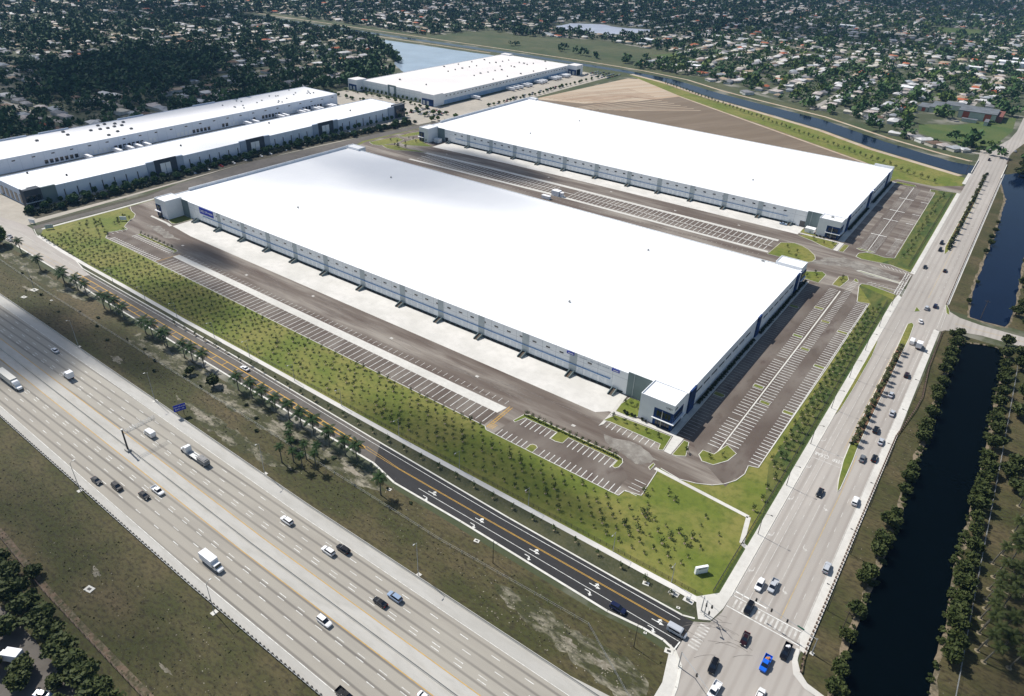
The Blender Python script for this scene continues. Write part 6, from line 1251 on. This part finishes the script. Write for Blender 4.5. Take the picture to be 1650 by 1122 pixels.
V_, F_ = leaf_quads(C_, .3, up=.6); o = obj('grass_tufts', mesh_np('grass_tufts', V_, F_, mat('dry_grass_tufts', (0.04, 0.042, 0.018), (0.10, 0.09, 0.045), 0.2))); o['kind'] = 'stuff'; o['label'] = 'rough grass tufts on the highway verges'
# ------------------------------------------------------------------ suburb: houses and trees in streets, far to the horizon of the photo
def inside(p, poly):
    x, y = p; c = False
    for (x0, y0), (x1, y1) in zip(poly, poly[1:] + poly[:1]):
        if (y0 > y) != (y1 > y) and x < (x1 - x0) * (y - y0) / (y1 - y0) + x0: c = not c
    return c
CANN = [(-1420, 970), (-1000, 975), (-1000, 945), (-905, 895), (-835, 825), (-800, 790), (-775, 745), (-730, 735), (-720, 580), (-500, 560), (-480, 706), (0, 700), (0, 770), (30, 845), (-28, 850), (-60, 872), (-117, 876), (-190, 938), (-300, 988), (-420, 1055), (-520, 1050), (-550, 1140), (-525, 1190), (-545, 1235), (-624, 1245), (-710, 1265), (-850, 1195), (-935, 1215), (-960, 1060), (-1420, 1055)]
HOLES = [CANN, [(-890, 1370), (-895, 1450), (-837, 1495), (-700, 1500), (-695, 1420), (-730, 1340), (-842, 1325)], [(-115, 965), (-125, 1120), (-30, 1120), (-5, 1125), (6, 1010), (6, 960), (0, 900), (-20, 880), (-50, 880), (-100, 905)], [(-278, 2140), (-165, 2180), (-155, 2008), (-235, 2022)], [(-9, 845), (-9, 5000), (9, 5000), (9, 845)], [(-722, -50), (-722, 600), (-500, 600), (-500, 100)], [(-130, 690), (-130, 800), (-75, 845), (-30, 860), (34, 860), (34, 690)], [(-720, 560), (34, 560), (34, 712), (-720, 712)]]
HB = [(min(p[0] for p in h), max(p[0] for p in h), min(p[1] for p in h), max(p[1] for p in h)) for h in HOLES]
def free(x, y):
    for h, b in zip(HOLES, HB):
        if b[0] <= x <= b[1] and b[2] <= y <= b[3] and inside((x, y), h): return False
    return (x < -722 and y > 150) or y > 600
FOREST = [(-900, 370), (-1090, 440), (-1130, 600), (-1020, 660), (-930, 620), (-850, 480)]
FOREST2 = [(-722, 330), (-760, 560), (-722, 620), (-830, 760), (-800, 800), (-760, 770), (-722, 740), (-712, 640), (-722, 580)]
BLK = 78.0; DEP = 3600
def street_dist(x, y):
    """distance from the nearest street centre line of the local grid"""
    q = x if ((int(y // 470) + int(x // 620)) % 2) else y
    return abs((q + 9000) % BLK - BLK / 2), q
g = MB()
for a in range(-3000, 900, 310):
    for b_ in range(150, DEP, 235):
        for h in ((0,) if rnd.random() < .5 else (0, 1)):
            pass
sm = MB()
k = -9000 + BLK / 2
# streets drawn only where the local grid runs that way
cells = [(x0, y0) for x0 in range(-3720, 1240, 620) for y0 in range(0, 4230, 470)]
for x0, y0 in cells:
    alongy = (int(y0 // 470) + int(x0 // 620)) % 2
    lo, hi, l2, h2 = (x0, x0 + 620, y0, y0 + 470) if alongy else (y0, y0 + 470, x0, x0 + 620)
    q = math.floor((lo + 9000 - BLK / 2) / BLK) * BLK - 9000 + BLK / 2
    while q < hi:
        if q >= lo:
            t = l2
            while t < h2:
                px, py = (q, t + 15) if alongy else (t + 15, q)
                if free(px, py) and in_view(px, py, 0, 80) and dist(px, py) < DEP and not inside((px, py), FOREST) and not inside((px, py), FOREST2):
                    if alongy: sm.flat([(q - 3, t), (q + 3, t), (q + 3, t + 30), (q - 3, t + 30)], .02)
                    else: sm.flat([(t, q - 3), (t + 30, q - 3), (t + 30, q + 3), (t, q + 3)], .02)
                t += 30
        q += BLK
struct(sm, 'suburb_street', mat('suburb_street_paving', (0.36, 0.33, 0.29), (0.28, 0.26, 0.23), 0.1))
WALLC = [(0.62, 0.58, 0.5), (0.7, 0.69, 0.66), (0.55, 0.5, 0.42), (0.66, 0.6, 0.5)]
ROOFC = [('white', (0.62, 0.61, 0.6)), ('pink-white', (0.5, 0.44, 0.41)), ('pale grey', (0.34, 0.36, 0.38)), ('grey', (0.22, 0.22, 0.23)), ('tan', (0.40, 0.31, 0.22)), ('terracotta', (0.42, 0.12, 0.05)), ('brown', (0.14, 0.09, 0.06)), ('cream', (0.58, 0.54, 0.46))]
m_hw_ = [mat('house_wall_%s' % n_, c, tuple(x * .85 for x in c), .3) for n_, c in zip(('cream', 'white', 'sand', 'buff'), WALLC)]
m_hr = [mat('house_roof_%s%d' % (n_.replace(' ', '_'), i), c, tuple(x * .8 for x in c), .4) for i, (n_, c) in enumerate(ROOFC)]
def house_geo(w, d, h, rh, hip=.35, wing=False):
    b = MB()
    def part(x0, x1, y0, y1):
        b.box(x0, x1, y0, y1, 0, h, 0); e = .45; k = (x1 - x0) * .5 * hip * 2
        cx0, cx1, cy = x0 - e + (d * hip), x1 + e - (d * hip), (y0 + y1) / 2
        b.add([(x0 - e, y0 - e, h), (x1 + e, y0 - e, h), (x1 + e, y1 + e, h), (x0 - e, y1 + e, h), (cx0, cy, h + rh), (cx1, cy, h + rh)], [(0, 1, 5, 4), (2, 3, 4, 5), (1, 2, 5, 5)[:3], (3, 0, 4)], 1)
    part(-w / 2, w / 2, -d / 2, d / 2)
    if wing: b.box(w * .1, w * .45, -d / 2 - 3.2, -d / 2 + .1, 0, h - .1, 0); b.add([(w * .1 - .3, -d / 2 - 3.6, h), (w * .45 + .3, -d / 2 - 3.6, h), (w * .45 + .3, -d / 2 + 2, h + .1), (w * .1 - .3, -d / 2 + 2, h + .1), ((w * .275), -d / 2 - 2.6, h + rh * .6), ((w * .275), 0, h + rh * .6)], [(0, 1, 4), (1, 2, 5, 4), (3, 0, 4, 5)], 1)
    return b
HG = [house_geo(13, 8.5, 2.9, 1.4, wing=True), house_geo(16, 9, 2.9, 1.5), house_geo(10, 8, 2.8, 1.6, .2), house_geo(14, 10, 3.0, .5, .45, True)]
HM = []
for b in HG:
    w = MB(); r_ = MB(); w.v = r_.v = b.v; w.f = [f for f, m in zip(b.f, b.m) if m == 0]; r_.f = [f for f, m in zip(b.f, b.m) if m == 1]; pr_ = []
    for nm, q in (('wall', w), ('roof', r_)):
        used = sorted({i for f in q.f for i in f}); ix = {a: c for c, a in enumerate(used)}; me = bpy.data.meshes.new(nm); me.from_pydata([b.v[i] for i in used], [], [tuple(ix[i] for i in f) for f in q.f]); me.materials.append(m_plain); me.update(); pr_.append(me)
    HM.append(pr_)
hs = []
for x0, y0 in cells:
    alongy = (int(y0 // 470) + int(x0 // 620)) % 2
    lo, hi, l2, h2 = (x0, x0 + 620, y0, y0 + 470) if alongy else (y0, y0 + 470, x0, x0 + 620)
    q = math.floor((lo + 9000 - BLK / 2) / BLK) * BLK - 9000 + BLK / 2
    while q < hi + 20:
        if q >= lo - 10:
            t = l2 + 8
            while t < h2:
                for sd_ in (-1, 1):
                    for off in (15,):
                        qq = q + sd_ * (off + rnd.uniform(-7, 6)); x, y = (qq, t) if alongy else (t, qq)
                        if rnd.random() < .92 and in_view(x, y, 0, 20) and dist(x, y) < DEP and free(x, y) and free(x + 9, y) and free(x - 9, y) and free(x, y + 9) and free(x, y - 9) and not inside((x, y), FOREST) and not inside((x, y), FOREST2) and x < 900:
                            hs.append((dist(x, y), x, y, (math.pi / 2 if alongy else 0) + (math.pi if sd_ > 0 else 0)))
                t += rnd.uniform(13, 29)
        q += BLK
for x, y, a in ((-522, 1082, .3), (-510, 1095, .3), (-499, 1094, .2), (-482, 1093, .3), (-393, 1036, -.5), (-378, 1050, -.5), (-363, 1056, -.5), (-422, 1074, -.5), (-85, 878, .9), (-74, 868, .9), (-66, 864, 1), (-54, 863, 1), (-46, 864, 1), (-95, 885, .9), (-320, 985, -.6)): hs.append((dist(x, y), x, y, a))
hs.sort()
rr = random.Random(21)
def zone(x, y): return ('west', 'west of the long warehouses') if y < 800 and x < -700 else (('north', 'north of the green field across the canal') if x < -520 else ('north-east', 'in the bright suburb beyond the diagonal canal'))
items_w = {}; first_h = {}
big = []
for i, (d, x, y, a) in enumerate(hs):
    west = zone(x, y)[0] == 'west'
    ci = rr.choices(range(8), [5, 4, 3, 3, 2, 1.3, 1.5, 2.5] if not west else [3, 2, 3, 4, 2, .5, 2, 1])[0]; gi = rr.randrange(4); wi = rr.randrange(4)
    if i < 290:
        t = empty('house', (x, y, .02), a + rr.uniform(-.15, .15)); t.scale = (rr.uniform(.9, 1.15),) * 3; z_ = zone(x, y)
        for me, m_ in ((HM[gi][0], m_hw_[wi]), (HM[gi][1], m_hr[ci])): o = obj(me.name.split('.')[0], me, t); o.material_slots[0].link = 'OBJECT'; o.material_slots[0].material = m_
        tag(t, 'single-storey house with a %s roof %s' % (ROOFC[ci][0], z_[1]), 'house', 'houses with a %s roof, %s suburb' % (ROOFC[ci][0], z_[0]))
    else: big.append((gi, ci, wi, x, y, a))
HA = []
for b in HG:
    tri = []; mi = []
    for f, m in zip(b.f, b.m):
        tri.append((f[0], f[1], f[2])); mi.append(m)
        if len(f) == 4: tri.append((f[0], f[2], f[3])); mi.append(m)
    HA.append((np.array(b.v), np.array(tri), np.array(mi)))
it = [((HA[gi][0], HA[gi][1], np.where(HA[gi][2] == 0, wi, 4 + ci)), (x, y, .02), (1, 1, 1), a) for gi, ci, wi, x, y, a in big]
merged('distant_houses', it, m_hw_ + m_hr, 'thousands of small pale houses of the far suburb')
# larger pale blocks in the far north-east
for i, (x, y, w, d, h) in enumerate([(-60, 1570, 40, 22, 7), (-48, 1630, 30, 18, 6), (-107, 1470, 26, 16, 5), (-150, 1180, 30, 14, 5), (-460, 1120, 34, 12, 4), (-30, 1350, 20, 12, 5), (-640, 1320, 30, 14, 5), (-420, 1900, 40, 24, 7), (-200, 2500, 50, 24, 8)]):
    t = empty('flat_roofed_block', (x, y, 0), 0, 'long pale flat-roofed building standing out among the houses, %s nearest of those' % nth(i), 'building', 'pale blocks in the suburb'); b = MB(); b.box(-w / 2, w / 2, -d / 2, d / 2, 0, h); b.build('wall', m_plain, t); b = MB(); b.box(-w / 2 - .4, w / 2 + .4, -d / 2 - .4, d / 2 + .4, h, h + .5); b.build('roof', m_roof, t)
# trees: jittered over everything free, thick in the woods
def lump(seed, n=3):
    """low tree crown for the distance: a few uneven bodies of leaf faces, open between"""
    r_ = np.random.default_rng(seed); V = []; Fq = []
    K = r_.normal(size=(5, 3)) * np.array([.5, .5, .3]); C = r_.normal(size=(56, 3)); C /= np.linalg.norm(C, axis=1)[:, None]; C = C * r_.uniform(.35, .6, (56, 1)) * np.array([1, 1, .8]) + K[r_.integers(0, 5, 56)] + np.array([0, 0, 1.0])
    global npr
    return leaf_quads(C, .3)
LM = []
for s_ in range(5): V, Fq = lump(s_); LM.append((V, Fq, np.zeros(len(Fq), int)))
m_leaff2 = leafmat('far_light_leaves', (0.085, 0.145, 0.022), (0.14, 0.185, 0.04), 0.02)
hset = {}
for d, x, y, a in hs: hset.setdefault((int(x // 20), int(y // 20)), []).append((x, y))
def near_house(x, y, r=7.5):
    for i in (-1, 0, 1):
        for j in (-1, 0, 1):
            for hx, hy_ in hset.get((int(x // 20) + i, int(y // 20) + j), ()):
                if abs(hx - x) < r and abs(hy_ - y) < r: return True
    return False
ts = []
tr = random.Random(77)
def dens(x, y): return .5 + .5 * math.sin(x * .011 + 1.7 * math.sin(y * .006)) * math.sin(y * .009 + 1.3 * math.sin(x * .007 + 2))
y = 150.0
while y < 4200:
    st = 10.5 + y * .0012; x = -3700.0
    while x < 1100:
        px, py = x + tr.uniform(-st * .5, st * .5), y + tr.uniform(-st * .5, st * .5); x += st
        if not in_view(px, py, 4, 25) or dist(px, py) > DEP + 200: continue
        if not free(px, py): continue
        wood = inside((px, py), FOREST) or inside((px, py), FOREST2)
        if not wood:
            pw = .7 if (py < 1000 and px < -720) else (.30 + .48 * dens(px, py) if px > -560 and py < 2000 else .72)
            if tr.random() > pw: continue
            if street_dist(px, py)[0] < 4.2 and tr.random() < .5: continue
            if near_house(px, py): continue
            r_ = 2.4 + 5.6 * tr.random() ** 1.8
        else: r_ = tr.uniform(4.0, 9.0)
        ts.append((dist(px, py), px, py, r_, wood))
    y += st
for i in range(240): # tree belt along both lake shores and the town side of the canal
    x = -1400 + i * 4.2; ts.append((dist(x, 960), x + tr.uniform(-3, 3), 958 + tr.uniform(-6, 6), tr.uniform(3, 5), False)) if x < -990 else None
for i in range(60): x, y = -985 + i * 3.2, 950 - i * 2.2; ts.append((dist(x, y), x + tr.uniform(-6, 2), y + tr.uniform(-9, 0), tr.uniform(4, 6), False))
for x, y, r_ in ((-62, 905, 7), (-42, 893, 8), (-46, 899, 6), (-34, 903, 3.6), (-25, 915, 3.4), (-90, 1030, 8), (-82, 1026, 7), (-96, 1036, 7), (-38, 1030, 3), (-20, 1105, 8), (-28, 1100, 7), (-700, 1120, 6), (-690, 1100, 5), (-640, 1090, 7), (-610, 1080, 6), (-560, 1090, 8), (-550, 1075, 7), (-660, 1095, 5), (-780, 1090, 6)): ts.append((dist(x, y), x, y, r_, False))
ts.sort()
room = max(0, 296 - tree_n[0])
WK = {True: 'pine', False: 'mid'}
for i, (d, x, y, r_, wood) in enumerate(ts[:room]):
    z_ = zone(x, y); tree(x, y, r_, 'pine' if wood else ('mid' if z_[0] == 'north-east' else 'dark'), ('tree of the dark wood ' if wood else 'garden tree among the houses ') + z_[1], ('wood ' if wood else 'garden trees ') + z_[0], hs=1.0)
far = ts[room:]
merged('suburb_trees', [((LM[i % 5][0], LM[i % 5][1], LM[i % 5][2] + (1 if (tr.random() < .3 and x > -560) else (2 if wood or x < -560 else 0))), (x, y, 0), (r_ * 1.02, r_ * 1.02, r_ * tr.uniform(.85, 1.25)), tr.uniform(0, 6.28)) for i, (d, x, y, r_, wood) in enumerate(far)], [m_leaff, m_leaff2, m_leaf3], 'the far suburb and woods read as one mass of dark trees')
print('houses', len(hs), 'trees', len(ts), 'individual trees', tree_n[0], 'saplings', len(pts))

# ------------------------------------------------------------------ clouds high above the frame: their shadows lie on the site
m_cloud = bpy.data.materials.new('cloud'); m_cloud.use_nodes = True; N_ = m_cloud.node_tree.nodes; L_ = m_cloud.node_tree.links; N_.clear()
out = N_.new('ShaderNodeOutputMaterial'); dif = N_.new('ShaderNodeBsdfDiffuse'); dif.inputs[0].default_value = (.9, .9, .92, 1); tr_ = N_.new('ShaderNodeBsdfTransparent'); mix = N_.new('ShaderNodeMixShader')
tc = N_.new('ShaderNodeTexCoord'); vm = N_.new('ShaderNodeVectorMath'); vm.operation = 'LENGTH'; L_.new(tc.outputs['Object'], vm.inputs[0])
ns = N_.new('ShaderNodeTexNoise'); ns.inputs['Scale'].default_value = 1.5; ns.inputs['Detail'].default_value = 5; L_.new(tc.outputs['Object'], ns.inputs['Vector'])
ad = N_.new('ShaderNodeMath'); ad.operation = 'MULTIPLY_ADD'; ad.inputs[1].default_value = 0.7; L_.new(ns.outputs[0], ad.inputs[0]); L_.new(vm.outputs['Value'], ad.inputs[2])
mr = N_.new('ShaderNodeMapRange'); mr.interpolation_type = 'SMOOTHSTEP'; mr.inputs[1].default_value = 0.75; mr.inputs[2].default_value = 1.3; mr.inputs[3].default_value = 0.2; mr.inputs[4].default_value = 0.0
L_.new(ad.outputs[0], mr.inputs[0]); L_.new(mr.outputs[0], mix.inputs[0]); L_.new(tr_.outputs[0], mix.inputs[1]); L_.new(dif.outputs[0], mix.inputs[2]); L_.new(mix.outputs[0], out.inputs[0])
def cloud(x, y, rx, ry, rot=0, h=620.0):
    b = MB(); rings = []; r_ = random.Random(int(x * 3 + y))
    nU, nV = 28, 10
    for j in range(nV + 1):
        ph = -math.pi / 2 + math.pi * j / nV; rings.append([(math.cos(ph) * math.cos(2 * math.pi * i / nU) * .999 + 0, math.cos(ph) * math.sin(2 * math.pi * i / nU), math.sin(ph) * (.12 if ph < 0 else .3) ) for i in range(nU)])
    b.loft(rings); o = b.build('cloud', m_cloud, smooth=True); k = h / -sd.z
    o.location = (x - sd.x * k, y - sd.y * k, h); o.scale = (rx, ry, 60); o.rotation_euler = (0, 0, rot); o['kind'] = 'structure'
m_soft = m_cloud
m_thick = m_cloud.copy(); m_thick.name = 'thick_cloud'
for n_ in m_thick.node_tree.nodes:
    if n_.type == 'MAP_RANGE': n_.inputs[3].default_value = 0.45
m_dense = m_cloud.copy(); m_dense.name = 'dense_cloud'
for n_ in m_dense.node_tree.nodes:
    if n_.type == 'MAP_RANGE': n_.inputs[3].default_value = 0.72
for a in ((-450, 385, 190, 95, .25, 630), (-360, 400, 150, 60, 0, 612), (-1150, 1500, 900, 400, 0, 700), (-980, 480, 380, 400, .2), (-800, 2400, 1300, 700, .1, 720), (-225, 45, 110, 26, 0, 600), (-600, 1800, 700, 300, 0, 705)): cloud(*a)
m_cloud = m_thick
for a in ((-960, 480, 230, 220, .2), (-352, 178, 50, 34, 0, 615), (-140, 174, 90, 22, 0, 625), (-330, 128, 60, 18, 0, 610), (-420, 1750, 330, 180, .2, 690), (-250, 3000, 1100, 560, 0, 700), (-1500, 900, 300, 200, 0, 710), (85, 200, 60, 190, 0, 600)): cloud(*a)
cloud(-760, 380, 110, 330, -.05, 640)
m_cloud = m_dense
for a in ((-374, 104, 62, 40, -.2, 600), (-392, 492, 105, 42, .02, 605), (-398, 221, 36, 17, 0, 600)): cloud(*a)

# ------------------------------------------------------------------ air
HAZE = 0.00005
bpy.context.view_layer.update()
hz = MB().box(-5200, 1800, -700, 5200, -1.0, 215.0).build('haze', None or bpy.data.materials.new('haze_air')); hz['kind'] = 'stuff'
hm = hz.data.materials[0]; hm.use_nodes = True; hm.node_tree.nodes.clear(); pv = hm.node_tree.nodes.new('ShaderNodeVolumePrincipled'); pv.inputs['Color'].default_value = (.3, .58, 1, 1); pv.inputs['Density'].default_value = HAZE; pv.inputs['Anisotropy'].default_value = 0.1
oo = hm.node_tree.nodes.new('ShaderNodeOutputMaterial'); hm.node_tree.links.new(pv.outputs[0], oo.inputs['Volume'])
